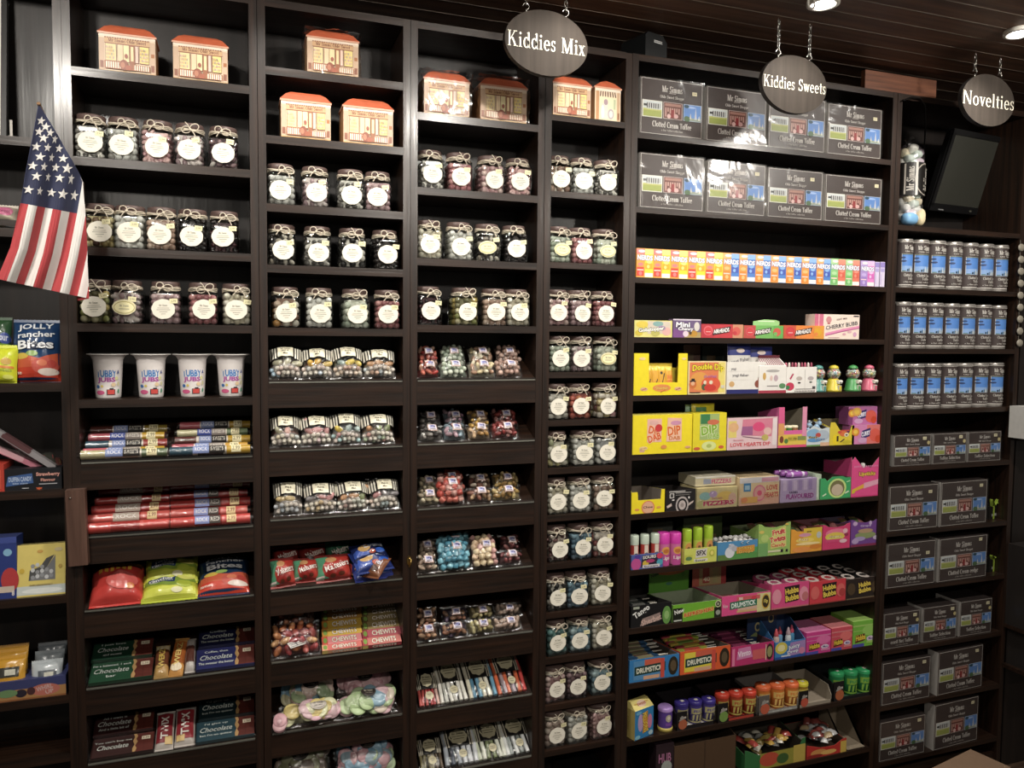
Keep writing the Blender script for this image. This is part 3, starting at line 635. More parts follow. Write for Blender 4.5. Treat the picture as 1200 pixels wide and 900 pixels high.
# ---- striped-label pick and mix bags (bay B)
def mix_bag(label, k, si, x0, x1, yb, yt, tops, beads, rz=0, seed=0):
    rx = 1.0; th = .04; loc, W, H = stand(k, si, x0, x1, yt, rx, .034, th); W *= 1.03
    t = thing('sweet_bag', label, 'bag of sweets', loc, rz, rx, group='pick-and-mix bags with striped labels'); f = pil(W, H, th, seed, .55)
    b = MB(); fill(b, W, H, lambda x, z, o=0: f(x, z, o - .002), beads + ['#e6e0d2', '#dcd2c8'], .0068, 'ball', .02, .34, seed, 2); fill(b, W, H, lambda x, z, o=0: f(x, z, o - .003), tops, .013, 'bean', .28, .6, seed + 1, 1)
    fill(b, W, H, lambda x, z, o=0: f(x, z, o - .004), tops, .014, 'bean', .62, .98, seed + 2, 1)
    s = b.obj('sweets', t); s['kind'] = 'stuff'
    b = MB(); bag_shell(b, W, H, f, FILM, 16, 16); b.obj('clear_film', t); crimp(t, W, H, f, FILM, .006)
    b = MB(); fa = lambda x, z, o: f(x, z + .47 * H, o + .0012); A = []
    A.append(R_(.0, .0, 1, 1, '#1d1916'))
    for i, q in enumerate((.03, .105, .18, .80, .875, .95)): A.append(R_(q - .012, .02, q + .032, .98, WHITE))
    A += [P_([(.25, .05), (.75, .05), (.79, .5), (.75, .95), (.25, .95), (.21, .5)], '#2a2420')]
    b.art(A, W, H * .46, fa, 0, .0004, curved=2)
    m2 = [R_(.26, .07, .74, .93, '#ece5c9'), T_('Mr Simms', .5, .76, .3, .14, '#6b6250', serif=1), T_('Pick &', .5, .5, .2, .14, '#4a4232'), T_('Mix', .5, .28, .14, .14, '#4a4232')]
    b.art(m2, W, H * .46, fa, .0042, .0003, curved=2); b.obj('striped_label', t)
    return t
PAS = ['#e9e2d2', '#dfd0cf', '#d3dad8', '#e8dcc0', '#c9b5ae']
BT = {'r1': ['#c88a74', '#b9b59a', '#d29a8c'], 'y1': ['#dcae4a', '#d8b868', '#a9604a'], 'm1': ['#d8bf5a', '#4a4458', '#a9bcb8'], 'p1': ['#d8b48c', '#cda078', '#e0c4a4'], 'k1': ['#d49a9a', '#bb8a86', '#8f8a8c'], 'g1': ['#8f9a6e', '#d3a67c', '#c89870'], 'b1': ['#8a7060', '#c9b07c', '#b0a090']}
COLN = ['leftmost', 'second', 'third', 'rightmost']
for si, rows in ((5, [(316, 354, 446, 408, 'r1', ['#a9c0cf', '#e4d6cc', '#d8c4ba']), (354, 391, 446, 410, 'y1', ['#cfdbe6', '#e3e3e0', '#d9c9c0']), (391, 427, 445, 408, 'm1', ['#d8c4b0', '#e0d2c0', '#c9a99a']), (427, 465, 445, 411, 'p1', ['#d9c7b0', '#b9c3c6', '#cfae98'])]),
                 (6, [(317, 353, 526, 488, 'r1', PAS), (353, 391, 525, 488, 'k1', ['#e9e6d8', '#dcd8c8', '#e6d0d0']), (389, 425, 524, 485, 'm1', ['#a9c9c9', '#d8dfd4', '#d8c8c0', '#d9a9a9']), (425, 464, 522, 486, 'g1', ['#a9b89a', '#e0dccc', '#c2cfc8', '#dca8a0'])]),
                 (7, [(321, 356, 607, 565, 'b1', ['#c9ced3', '#e2e0d8', '#aab4ba']), (357, 396, 605, 566, 'k1', ['#dcc49a', '#e4d8c0', '#c9b088']), (396, 434, 602, 564, 'g1', ['#d9dcd0', '#c9a9a0', '#b0c4b4']), (434, 470, 598, 561, 'k1', ['#e4dcd0', '#b9c9c9', '#d6bfb0'])])):
    nm = {5: 'upper', 6: 'middle', 7: 'lower'}[si]
    for i, (x0, x1, yb, yt, tp, bd) in enumerate(rows):
        mix_bag('%s bag of mixed sweets with striped cream label, %s of three such rows' % (COLN[i], nm), 'B', si, x0, x1, yb, yt, BT[tp], bd, RND.uniform(-.05, .05), si * 10 + i)
# ---- bay B lower shelves
def red_bag(label, x0, x1, yb, yt, n=.001, rz=0, seed=0):
    loc, W, H = stand('B', 8, x0, x1, yt, 1.0, .03 + n, .03)
    A = [R_(0, .02, .34, .98, '#4e8f6c'), E_(.62, .42, .46, .46, '#b0382e'), E_(.5, .2, .3, .18, '#8e2420'), R_(0, .0, .22, .12, '#d9c9c0'), E_(.42, .78, .16, .13, '#c08a5c'),
         T_('Maltesers', .58, .52, .72, .26, '#f0e4dc', rot=.28, bold=.03, out='#7e1f1c'), E_(.7, .16, .09, .08, '#5a2a1c'), E_(.45, .1, .08, .07, '#5a2a1c')]
    return foil_bag('sweet_bag', label, 'bag of sweets', 'red chocolate bags in the striped-bag bay', loc, W, H, .03, '#a52e28', A, 1.0, rz, seed)
red_bag('front left red bag of chocolate balls with green corner', 317, 347, 690, 656, seed=1, rz=.1)
red_bag('front middle red bag of chocolate balls, tucked between two others', 344, 374, 687, 656, .012, seed=2)
red_bag('front right red bag of chocolate balls with green corner, largest in view', 371, 413, 686, 652, .006, seed=3, rz=.05)
for i, (x0, x1, yb, yt, lab) in enumerate(((320, 352, 664, 642, 'rear left dark red bag behind the front red bags'), (352, 384, 662, 640, 'rear middle dark red bag behind the front red bags'), (384, 414, 660, 636, 'rear green and red bag behind the largest red bag'))):
    loc, W, H = stand('B', 8, x0, x1, yt, .95, .085, .03)
    foil_bag('sweet_bag', lab, 'bag of sweets', 'red chocolate bags in the striped-bag bay', loc, W, H, .028, '#6e1f1c' if i < 2 else '#2f5a44', [T_('Maltesers', .55, .6, .7, .3, '#cfc0b8', rot=.35, bold=.03), E_(.3, .3, .2, .2, '#3f2018')], .95, .05, 20 + i)
for i, (x0, x1, yb, yt, n, rz, base, lab) in enumerate(((414, 462, 678, 656, .001, .18, '#2a3478', 'lowest blue bag in the heap right of the red bags'), (408, 446, 676, 650, .02, -.75, '#7a4a30', 'brown caramel bag lying aslant across the blue bags'), (416, 462, 668, 643, .034, .3, '#20306e', 'middle blue bag in the heap right of the red bags'), (414, 456, 655, 635, .05, .3, '#16204c', 'topmost dark blue bag in the heap right of the red bags'))):
    loc, W, H = lie('B', 8, x0, x1, yb, yt, n, .02)
    A = [R_(0, .1, .4, .5, '#3a55a8' if i != 1 else '#c9a27a'), E_(.3, .5, .18, .22, '#c09a62'), T_('Caramel', .6, .62, .6, .26, '#d4d8e6', bold=.03), E_(.75, .25, .16, .14, '#2a55b0' if i != 1 else '#4a2a1c'), E_(.5, .2, .1, .1, '#b04a30')]
    foil_bag('sweet_bag', lab, 'bag of sweets', 'blue caramel bags in the striped-bag bay', loc, W, H, .024, base, A, SLOPE + .1, rz, 30 + i)
def clear_heap(label, k, si, x0, x1, yb, yt, cols, r, shape, n=.001,  th=.04, lab=None, group=None, rx=0, rz=0, seed=0, e=.5, sub='square', pw=.5, flat=FILM, up=0):
    if up: loc, W, H = stand(k, si, x0, x1, yt, rx, up, th)
    else: loc, W, H = lie(k, si, x0, x1, yb, yt, n, th * .9)
    t = thing('sweet_bag', label, 'bag of sweets', loc, rz, rx if up else SLOPE + rx, group=group); f = pil(W, H, th, seed, pw)
    b = MB(); fill(b, W, H, lambda x, z, o=0: f(x, z, o - .0015), cols, r, shape, .0, 1, seed, 2, e); s = b.obj('sweets', t); s['kind'] = 'stuff'
    b = MB(); bag_shell(b, W, H, f, flat, 16, 16); b.obj('clear_film', t); crimp(t, W, H, f, flat, .006)
    if lab:
        cx, cy, lw, lh = lab[:4]; lw /= W; lh /= H; b = MB()
        if sub == 'square':
            A = [R_(cx - lw / 2, cy - lh / 2, cx + lw / 2, cy + lh / 2, '#b99a8e'), R_(cx - lw * .42, cy - lh * .4, cx + lw * .42, cy + lh * .4, '#e2dbe2'), R_(cx - lw * .32, cy - lh * .2, cx + lw * .32, cy + lh * .28, '#a9a9cc'), R_(cx - lw * .2, cy - lh * .02, cx + lw * .1, cy + lh * .22, '#6a6a9c'), R_(cx + lw * .12, cy - lh * .1, cx + lw * .28, cy + lh * .1, '#4a3f58'), R_(cx - lw * .3, cy - lh * .34, cx + lw * .3, cy - lh * .26, '#8a7f86')]
        else:
            c = lab[4]
            A = [E_(cx, cy, lw / 2, lh / 2, c), E_(cx, cy, lw * .43, lh * .40, '#5b5148' if c != '#cfc6bc' else '#8f867c'), E_(cx, cy, lw * .41, lh * .37, c), T_('Mr Simms', cx, cy + lh * .1, lw * .6, lh * .17, '#d9cfbc' if c != '#cfc6bc' else '#4a423a', serif=1), T_('Olde Sweet', cx, cy - lh * .16, lw * .5, lh * .1, '#b9ae9c' if c != '#cfc6bc' else '#5a5248', serif=1)]
        b.art(A, W, H, f, .0012 if sub == 'square' else .003, .0003, curved=2); b.obj('paper_label', t)
    return t
# orange rhubarb-style bag and chew boxes
clear_heap('clear bag of orange and pink sweets with a tilted white label, left of chew boxes', 'B', 9, 316, 377, 770, 730, ['#b9714a', '#c98a5c', '#b05a52', '#d0a070', '#a8484a'], .013, 'bean', th=.045, group='clear bags beside the chew boxes', rx=.9, seed=3, up=.03)
t = thing('price_label', 'small white striped label lying tilted on the orange sweet bag', 'label', (0, 0, 0)); loc, W, H = lie('B', 9, 338, 361, 757, 742, .046, .0)
t.location = loc; t.rotation_euler = (SLOPE, 0, .5); b = MB(); b.box(-.026, .026, 0, .022, 0, .0006, '#d9d6cf'); b.art([R_(.05, .15, .95, .25, '#3a3a40'), R_(.1, .45, .9, .55, '#4a4a50'), R_(.05, .7, .6, .8, '#3a3a40'), R_(.45, .1, .5, .9, '#4a4a50')], .052, .022, lambda x, z, o: (x - .026, z, .0006 + o)); b.obj('card', t)
clear_heap('rear clear bag of brown sweets behind the orange sweet bag', 'B', 9, 320, 372, 733, 712, ['#6a3a2c', '#8a4f3a', '#4f2a22', '#a06a4c'], .013, 'bean', .004, .04, group='clear bags beside the chew boxes', rx=1.0, seed=4, up=.1)
def chew_pack(label, x0, x1, yb, yt, base, side, n):
    loc, W, H = lie('B', 9, x0, x1, yb, yt, n, .0); L = .013; W = W * .985
    t = thing('chew_pack', label, 'chew pack', loc, 0, SLOPE, group='stacked chew packs')
    b = MB(); hh = max(.016, H); b.box(-W / 2, W / 2, 0, hh, 0, .014, base, bev=0, front=side)
    fa = lambda x, z, o: (x - W / 2, z, .014 + o)
    fb = lambda x, z, o: (x - W / 2, -o, z)
    A = [R_(0, 0, .14, 1, side), T_('CHEWITS', .56, .5, .62, .62, '#f4ead8', bold=.04, out='#5a2a22', ow=.05), E_(.08, .5, .05, .35, '#7fa04a')]
    b.art(A, W, hh, fa); b.art([R_(0, 0, .14, 1, '#d9c06a'), T_('CHEWITS', .56, .5, .62, .62, '#f4ead8', bold=.04, out='#5a2a22', ow=.05), E_(.93, .5, .04, .36, '#b0404a')], W, .014, fb); b.obj('wrapper', t)
LN = ['bottom', 'second', 'third', 'fourth', 'fifth', 'top']
for i, (yb, yt, c, s) in enumerate(((766, 757, '#d9726a', '#e0a07a'), (757, 748, '#e08a8a', '#c9503f'), (748, 739, '#d8b24a', '#c98a3a'), (739, 730, '#c9a03a', '#b06a2a'), (730, 722, '#a87a34', '#6a4a20'), (722, 716, '#8f6a38', '#5a3a20'))):
    chew_pack('%s chew pack in the left pile, yellow and pink packs' % LN[i], 377, 424, yb, yt, c, s, .001 + .0005 * i)
for i, (yb, yt, c, s) in enumerate(((758, 749, '#cf7a72', '#a83a44'), (749, 740, '#c4606a', '#a03a4a'), (740, 731, '#a08a58', '#6a5a34'), (731, 724, '#94804e', '#5f5030'), (724, 717, '#8a784e', '#54472c'), (717, 711, '#7a6a48', '#4a3f28'))):
    chew_pack('%s chew pack in the right pile, red and olive packs' % LN[i], 424, 470, yb, yt, c, s, .001 + .0005 * i)
# flying saucers
FS = ['#d9a9b4', '#e3cf8a', '#b9cfa4', '#8ab0c4', '#e4d4c4', '#d8b0a8']
FG = 'bags of flying saucers'
clear_heap('front left bag of pastel flying saucers, pale oval label', 'B', 10, 327, 402, 855, 824, ['#dcb0ba', '#d8a8b4', '#e4cf86', '#d9b7bd', '#dfe0b4'], .026, 'disc', .001, .045, (.62, .7, .05, .038, '#cfc6bc'), FG, .75, 0, 1, sub='oval', up=.03)
clear_heap('front right bag of pastel flying saucers, dark oval label', 'B', 10, 399, 468, 843, 808, ['#b7cf9a', '#dcb6bc', '#e2d3c0', '#8fb4c8', '#c2d6a8'], .026, 'disc', .001, .045, (.5, .75, .046, .036, '#2a2420'), FG, .75, 0, 2, sub='oval', up=.03)
clear_heap('rear left bag of flying saucers with blue one at its right', 'B', 10, 330, 392, 824, 795, ['#a9c094', '#d8c0b4', '#7fa9c0', '#c9a9a4', '#d6d0a8'], .025, 'disc', .006, .04, (.56, .72, .048, .036, '#221d1a'), FG, .9, 0, 3, sub='oval', up=.09)
clear_heap('rear right bag of mostly pink flying saucers, dark oval label', 'B', 10, 395, 462, 812, 785, ['#cfa0a6', '#c8949c', '#d4acae'], .025, 'disc', .006, .04, (.5, .7, .048, .038, '#221d1a'), FG, .9, 0, 4, sub='oval', up=.09)
clear_heap('pink flying saucer bag poking out at the left shelf edge', 'B', 10, 321, 336, 860, 838, ['#cf9fa6', '#d6acb0'], .02, 'disc', .001, .03, None, FG, .8, 0, 5, up=.02)
clear_heap('bag of dull coloured flying saucers at the bottom left, dark oval label', 'B', 11, 322, 390, 921, 873, ['#6a5f50', '#7a6a5c', '#8a8a68'], .022, 'disc', .006, .045, (.45, .72, .05, .04, '#221d1a'), FG, .9, 0, 6, sub='oval', up=.06)
clear_heap('bag of pink and blue flying saucers at the bottom right', 'B', 11, 393, 466, 913, 866, ['#cf9fa6', '#7fa9c0', '#b9cfa4', '#d6a8ac', '#9fb8c4'], .022, 'disc', .004, .045, (.55, .82, .046, .034, '#221d1a'), FG, .9, 0, 7, sub='oval', up=.05)
# ---- bay C clear bags: two deep
CB = [(4, 446, 408, [((490, 517), ['#c9a08a', '#b9604f', '#a83a34'], 'bean', 'peach and red'), ((517, 550), ['#b9c4b0', '#cdd4c2', '#a9b8a4'], 'ball', 'pale green round'), ((551, 583), ['#cdbd94', '#b08a70', '#d9cfb4'], 'bean', 'cream and brown'), ((583, 615), ['#c9a99a', '#b8978a', '#a08070'], 'ball', 'pinkish brown')]),
      (5, 519, 484, [((491, 521), ['#2f2a28', '#4a4442', '#8f8a84'], 'bean', 'black'), ((521, 549), ['#b89aa4', '#8a6a7c', '#9ab0bc'], 'bean', 'mauve and blue'), ((550, 578), ['#c9a050', '#a8804a', '#d0b08a'], 'bean', 'amber'), ((578, 611), ['#a84a44', '#b9807a', '#8a3a38'], 'bean', 'red')]),
      (6, 595, 560, [((490, 517), ['#b9ac8c', '#a89a84', '#c9bfa4'], 'bean', 'beige'), ((514, 548), ['#b0463c', '#c26a5c', '#b98a80'], 'cube', 'red block'), ((549, 579), ['#a98a6a', '#c0b09c', '#8a5a4a'], 'bean', 'brown and grey'), ((578, 613), ['#b99a5a', '#a8844a', '#c9b27a'], 'bean', 'golden')]),
      (7, 674, 634, [((489, 515), ['#b09a86', '#c4b29a', '#9a8270'], 'bean', 'tan'), ((515, 556), ['#5f9fb4', '#79b4c6', '#4a889f'], 'cube', 'turquoise block'), ((555, 587), ['#d0b494', '#dcc8a4', '#c99a94'], 'cube', 'cream and pink block'), ((587, 614), ['#8a4a4a', '#a86a66', '#6a3a3c'], 'bean', 'dark red')]),
      (8, 754, 716, [((488, 516), ['#a8785a', '#c09a7a', '#8a5a44'], 'bean', 'caramel brown'), ((518, 552), ['#a07a60', '#8a5f4a', '#5a4a60'], 'bean', 'brown and violet'), ((550, 582), ['#b9ac78', '#c9c090', '#a89a68'], 'bean', 'pale yellow'), ((580, 615), ['#c9b0a0', '#d4c0b0', '#b8a090'], 'bean', 'pale pink')])]
CR = {4: 'top', 5: 'second', 6: 'third', 7: 'fourth', 8: 'fifth'}
for si, yb, yt, L in CB:
    for i, ((x0, x1), cols, shp, nm) in enumerate(L):
        dy = -(i + .5) * {4: .7, 5: 1.6, 6: 2.5, 7: 3.4, 8: 4.6}[si]; r = .0095 if shp != 'ball' else .0085
        big = shp == 'cube'
        hf = yb + dy; ht = (yt if big else (yb + yt) / 2 - 2) + dy * .6
        clear_heap('clear bag of %s sweets, front of %s clear-bag row' % (nm, CR[si]), 'C', si, x0, x1, hf, ht, cols, r if not big else .0095, shp, .001, .042 if big else .036, (.55, .55 if not big else .68, .030, .026), 'small clear bags of sweets with square labels', .85 if not big else 1.0, RND.uniform(-.06, .06), si * 7 + i, .45, up=.03)
        if not big or i % 2:
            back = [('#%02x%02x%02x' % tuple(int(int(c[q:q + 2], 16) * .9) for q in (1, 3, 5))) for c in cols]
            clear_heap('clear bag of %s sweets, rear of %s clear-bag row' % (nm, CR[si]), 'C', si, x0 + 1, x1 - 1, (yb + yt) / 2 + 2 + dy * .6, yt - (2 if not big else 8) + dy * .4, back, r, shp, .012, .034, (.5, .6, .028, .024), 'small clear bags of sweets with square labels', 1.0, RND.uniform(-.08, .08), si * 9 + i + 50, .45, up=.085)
# ---- bay C rock sticks in bags with black and white striped cards
def stick_bag(label, si, x0, x1, yb, yt, cols, seed):
    loc, W, H = lie('C', si, x0, x1, yb, yt, .001, .014)
    t = thing('lolly_bag', label, 'bag of sweets', loc, RND.uniform(-.06, .06), SLOPE + .18, group='stick bags with black and white striped cards'); th = .016
    b = MB(); g = random.Random(seed); n = 6
    for i in range(n):
        x = -W / 2 + W * (i + .5) / n; b.tube([(x + g.uniform(-.003, .003), .004, .008), (x + g.uniform(-.004, .004), H * .55, .008), (x, H * .95, .006)], W / n * .42, paper(g.choice(cols), .3, .1, 0, .3), 8)
    b.obj('sweet_sticks', t)
    f = pil(W, H, th, seed, .25)
    b = MB(); bag_shell(b, W, H, f, FILM, 14, 14); b.obj('clear_film', t)
    b = MB(); z0 = .48; fa = lambda x, z, o: f(x, z + z0 * H, o + .001)
    A = [R_(0, 0, 1, 1, BLACK)] + [R_(q, 0, q + .035, 1, '#bdb6a2') for q in (.02, .09, .16, .80, .87, .94)]
    pts = [(.5 + .3 * (1 + .06 * math.cos(8 * 2 * PI * i / 32)) * math.cos(2 * PI * i / 32), .5 + .46 * (1 + .06 * math.cos(8 * 2 * PI * i / 32)) * math.sin(2 * PI * i / 32)) for i in range(32)]
    b.art(A, W, H * .5, fa, 0, .0003, curved=2)
    b.art([P_(pts, '#2b2620'), P_([(.5 + (x - .5) * .9, .5 + (y - .5) * .9) for x, y in pts], '#b3ab8c'), T_('Mr Simms', .5, .68, .36, .12, '#4f4838', serif=1), R_(.3, .5, .7, .53, '#4f4838'), R_(.34, .36, .66, .39, '#4f4838')], W, H * .5, fa, .004, .0003)
    b.obj('striped_card', t)
    b = MB(); b.art([E_(.55, .28, .011 / W * 1.2, .011 / H * 1.2, '#c3bb98'), R_(.47, .3, .63, .315, '#7a735c'), R_(.49, .25, .61, .265, '#7a735c')], W, H, f, .0016, .0003, curved=2); b.obj('round_sticker', t)
SG = [('red', ['#a8383a', '#b9504a', '#d4b0a4']), ('white', ['#d8d6cc', '#bcbcb4', '#cfc8b8']), ('white and blue', ['#c9c4b0', '#4a7a94', '#5f8fa8', '#d4d0c0']), ('red and orange', ['#b83f3c', '#c9603c', '#9a8a90'])]
for i, ((x0, x1), yb, yt) in enumerate((((488, 513), 833, 792), ((513, 545), 830, 780), ((545, 579), 826, 776), ((579, 613), 821, 768))):
    stick_bag('bag of %s candy sticks with striped card, upper stick-bag row' % SG[i][0], 9, x0, x1, yb, yt, SG[i][1], i)
S2 = [('olive brown', ['#7a7050', '#5a4a38']), ('clear and navy', ['#c9ccd0', '#3a4250', '#9aa0a8']), ('clear and green', ['#b9bfa8', '#6f7a52', '#d0d2c4']), ('grey and white', ['#d0d2d0', '#8f9694', '#6f7672'])]
for i, ((x0, x1), yb, yt) in enumerate((((490, 518), 908, 868), ((519, 559), 905, 857), ((556, 591), 900, 850), ((588, 623), 893, 844))):
    stick_bag('bag of %s candy sticks with striped card, lower stick-bag row' % S2[i][0], 10, x0, x1, yb, yt, S2[i][1], 20 + i)
# ---- bay A: tubs
def tub(label, xa, xb, ya, yb):
    z = SH['A'][4]; xc0, xc1 = XAT(xa, .01, z + .12), XAT(xb, .01, z + .12); rt = .044; H = .118; x = (xc0 + xc1) / 2
    t = thing('sweet_tub', label, 'tub', (x, .055, z), group='white plastic tubs of sweets')
    rb = .031; rr = lambda q: rb + (rt - .007 - rb) * q
    b = MB(); b.lathe([(0, 0), (rb - .003, 0), (rb, .003)] + [(rr(i / 8), .003 + (H * .86) * i / 8) for i in range(1, 9)] + [(rt - .006, H * .9), (rt - .002, H * .965), (rt + .004, H)], 36, paper('#e6dfdc', .3, .03))
    W = .072; fm = lambda x_, z_, o: ((rr(z_ / H) + o) * math.sin((x_ - W / 2) / .034), -(rr(z_ / H) + o) * math.cos((x_ - W / 2) / .034), z_ + .004)
    A = [R_(.0, .78, 1, .93, '#dcc3b8'), E_(.45, .72, .2, .05, '#5f9aa8'), T_('TUBBY', .5, .6, .7, .18, '#3f78c0', bold=.05, out='#8fc0e0', ow=.05), T_('JUBS', .5, .43, .62, .15, '#a84a9c', bold=.05, out='#e0a0c8', ow=.04),
         E_(.18, .27, .07, .045, '#3a6fb0'), E_(.34, .28, .05, .035, '#d8c060'), E_(.26, .12, .17, .055, '#d05a86'), R_(.5, .06, .8, .2, '#2a2630'), R_(.53, .075, .78, .19, '#d04a44'), R_(.6, .19, .74, .23, '#2a2630'), E_(.85, .48, .06, .05, '#d8d49a'), E_(.92, .34, .05, .06, '#cfc8a0'),
         E_(.74, .32, .08, .05, '#e4c8a0'), P_([(.86, .6), (.94, .6), (.9, .7)], '#3f4f90'), E_(.93, .15, .04, .06, '#4a8a6a')]
    b.art(A, W, H * .9, fm, .0003, .00012, curved=True); b.obj('tub_body', t)
    b = MB(); b.lathe([(rt + .006, H - .001), (rt + .006, H + .0015), (0, H + .002)], 36, WINDOWF); b.lathe([(rt - .002, H), (rt + .0075, H), (rt + .0075, H + .003), (rt - .002, H + .003)], 36, paper('#c9c5c0', .3)); b.obj('film_lid', t)
for i, (a, b_) in enumerate(((98, 148), (150, 199), (201, 247), (248, 292))):
    tub('%s of four white sweet tubs with blue and pink lettering' % ['leftmost', 'second', 'third', 'rightmost'][i], a, b_, 413, 466)
# ---- bay A: sticks of rock
def rock(label, group, si, px0, px1, py, n, segs, labels, r=.0135, back=0):
    zf = SH['A'][si]; xg = XAT((px0 + px1) / 2, .03, zf)
    s = max(.014, SAT(py, xg, zf, n)); y = s * CS - n * SN; z = zf + s * SN + n * CS
    x0, x1 = XAT(px0, y, z), XAT(px1, y, z); L = x1 - x0
    t = thing('rock_stick', label, 'stick of rock', ((x0 + x1) / 2, y, z), RND.uniform(-.02, .02), group=group)
    b = MB(); N = 18
    for a, e, c in segs:
        xa, xe = -L / 2 + a * L, -L / 2 + e * L
        b.idx([(q, r * math.cos(2 * PI * i / N), r * math.sin(2 * PI * i / N)) for q in (xa, xe) for i in range(N)], [(i, (i + 1) % N, N + (i + 1) % N, N + i) for i in range(N)], foil(c, .22), True)
    for q in (-L / 2, L / 2): b.face([(q, r * math.cos(2 * PI * i / N), r * math.sin(2 * PI * i / N)) for i in range(N)], segs[0][2])
    b.obj('candy_stick', t)
    b = MB(); R2 = r + .0006; b.idx([(q, R2 * k_ * math.cos(2 * PI * i / N), R2 * k_ * math.sin(2 * PI * i / N)) for q, k_ in ((-L / 2 - .009, .75), (-L / 2, 1), (L / 2, 1), (L / 2 + .009, .8)) for i in range(N)], [(k_ * N + i, k_ * N + (i + 1) % N, (k_ + 1) * N + (i + 1) % N, (k_ + 1) * N + i) for k_ in range(3) for i in range(N)], FILM, True); b.obj('clear_wrapper', t)
    H = .024; fm = lambda x, v, o: (x - L / 2, -(r + .0009 + o) * math.cos((v - H / 2) / r + .55), (r + .0009 + o) * math.sin((v - H / 2) / r + .55))
    for a, e, c, tx, tc in labels:
        n2 = 6; b = MB()
        for j in range(n2):
            v0, v1 = H * j / n2, H * (j + 1) / n2; b.face([fm(a * L, v0, 0), fm(e * L, v0, 0), fm(e * L, v1, 0), fm(a * L, v1, 0)], c, True)
        if tx: b.art([T_(tx, (a + e) / 2, .5, (e - a) * .8, .45, tc)], L, H, fm, .0004)
        b.obj('printed_label', t)
GA = 'sticks of rock in two piles under the tubs'; GB = 'red sticks of rock in two piles'
RC = [['#c9c29a', '#6a7a5a', '#d0b0a0'], ['#d8707a', '#c9a9a0', '#3a3030'], ['#3f5f70', '#a84a44', '#2a2420'], ['#b9606a', '#d0a040', '#3a2a26'], ['#6a3a34', '#a89040', '#4a3a30']]
LV = ['bottom', 'second-layer', 'third-layer', 'fourth-layer', 'topmost']
for side, (xa, xb) in enumerate(((95, 196), (199, 293))):
    for i in range(5):
        c = RC[(i + side * 2) % 5]; sh = (i % 2) * 3 - side * 0
        segs = [(0, .28, c[0]), (.28, .34, '#e2d8cc'), (.34, .66, c[2]), (.66, .7, '#d8cfc0'), (.7, 1, '#c9a23a' if (i + side) % 2 else c[1])]
        labs = [(.28 + .02 * (i % 3), .48, '#7f8fc0' if i != 3 else '#3f4f9a', 'ROCK', '#e8e8ee'), (.48, .68, '#8a7f78' if i % 2 else '#2a2624', 'SWEETS', '#d8d2c4'), (.76, .88, '#e6dcae', '2.99', '#6a5a3a')]
        rock('%s multicoloured stick of rock in the %s pile below the tubs' % (LV[i], ['left', 'right'][side]), GA, 5, xa + i * 3, xb - (i % 2) * 3, 538 - side * 5 - i * 8.6, .0145 + .0004 * i, segs, labs, .0125)
    for i in range(5):
        c = ['#d4504a', '#d8645c', '#c4423e', '#b03a36', '#9a302e'][i]
        segs = [(0, .3, c), (.3, .64, '#b03a36'), (.64, 1, c)]
        labs = [] if (i == 0 and side == 0) else [(.3, .48 if side else .62, '#8f9ad0' if side else '#b9a79a', 'ROCK', '#e8e4dc')] + ([(.48, .62, '#57504c', 'RED', '#d8d2c8')] if side else []) + [(.7 + .02 * i, .82 + .02 * i, '#e8cf9a', '2.99', '#8a4a34')]
        rock('%s red stick of rock in the %s pile of red sticks' % (LV[i], ['left', 'right'][side]), GB, 6, 100 + i * 4 if not side else 200, 199 if not side else 293 - (i % 2) * 3, 617 - side * 6 - i * 10.5, .0165 + .0004 * i, segs, labs, .0145)
# ---- bay A: bags
loc, W, H = lie('A', 7, 107, 170, 708, 657, .001, .04)
foil_bag('sweet_bag', 'plump red bag of sweets with a dark top, left of the green bags', 'bag of sweets', None, loc, W, H, .05, '#c43c36', [R_(0, .74, 1, 1, '#4a2018'), E_(.55, .86, .42, .1, '#c9842c'), T_('Cherry Bites', .55, .86, .6, .09, '#3a1a12', bold=.03)] + [R_(.15 + .11 * i, .6, .22 + .11 * i, .72, '#d9a03a') for i in range(6)] + [E_(.6, .35, .3, .2, '#d4605a'), E_(.75, .2, .08, .06, '#d98a4a')], SLOPE + .1, .06, 5)
def jr(label, k, si, box, base, low, n, rz, seed, rx=SLOPE, th=.035, bites=False, group='fruit sweet bags'):
    loc, W, H = lie(k, si, *box, n, th * .6) if box else (None, 0, 0)
    return loc, W, H
def green_art():
    return [R_(0, 0, 1, .3, '#c9cf4a'), P_([(0, .45), (.6, .3), (1, .5), (1, .62), (0, .62)], '#7f9a34'), P_([(.1, .5), (.58, .44), (.6, .74), (.12, .8)], '#1d3a6a'), T_('Jolly', .34, .71, .36, .14, '#f0f0ea', bold=.04, rot=.12), T_('rancher', .34, .58, .44, .11, '#f0f0ea', bold=.04, rot=.12), T_('FRUIT CHEWS', .35, .49, .4, .05, '#d8dcc4', rot=.1), E_(.75, .35, .14, .12, '#a8b83a'), E_(.78, .62, .16, .12, '#d8d86a'), E_(.62, .15, .1, .08, '#e0dcb0'), T_('SOUR', .78, .82, .3, .1, '#3a4a1c', bold=.03)]
for i, (bx, n, lab) in enumerate((((166, 233, 703, 676), .001, 'front yellow-green bag of fruit chews with blue logo patch'), ((170, 232, 684, 653), .014, 'rear yellow-green bag of fruit chews, behind the front one'))):
    loc, W, H = lie('A', 7, *bx, n, .02)
    foil_bag('sweet_bag', lab, 'bag of sweets', 'yellow-green fruit chew bags', loc, W, max(H, .09), .03, '#b8c23a', green_art(), SLOPE + .06, .02, 40 + i)
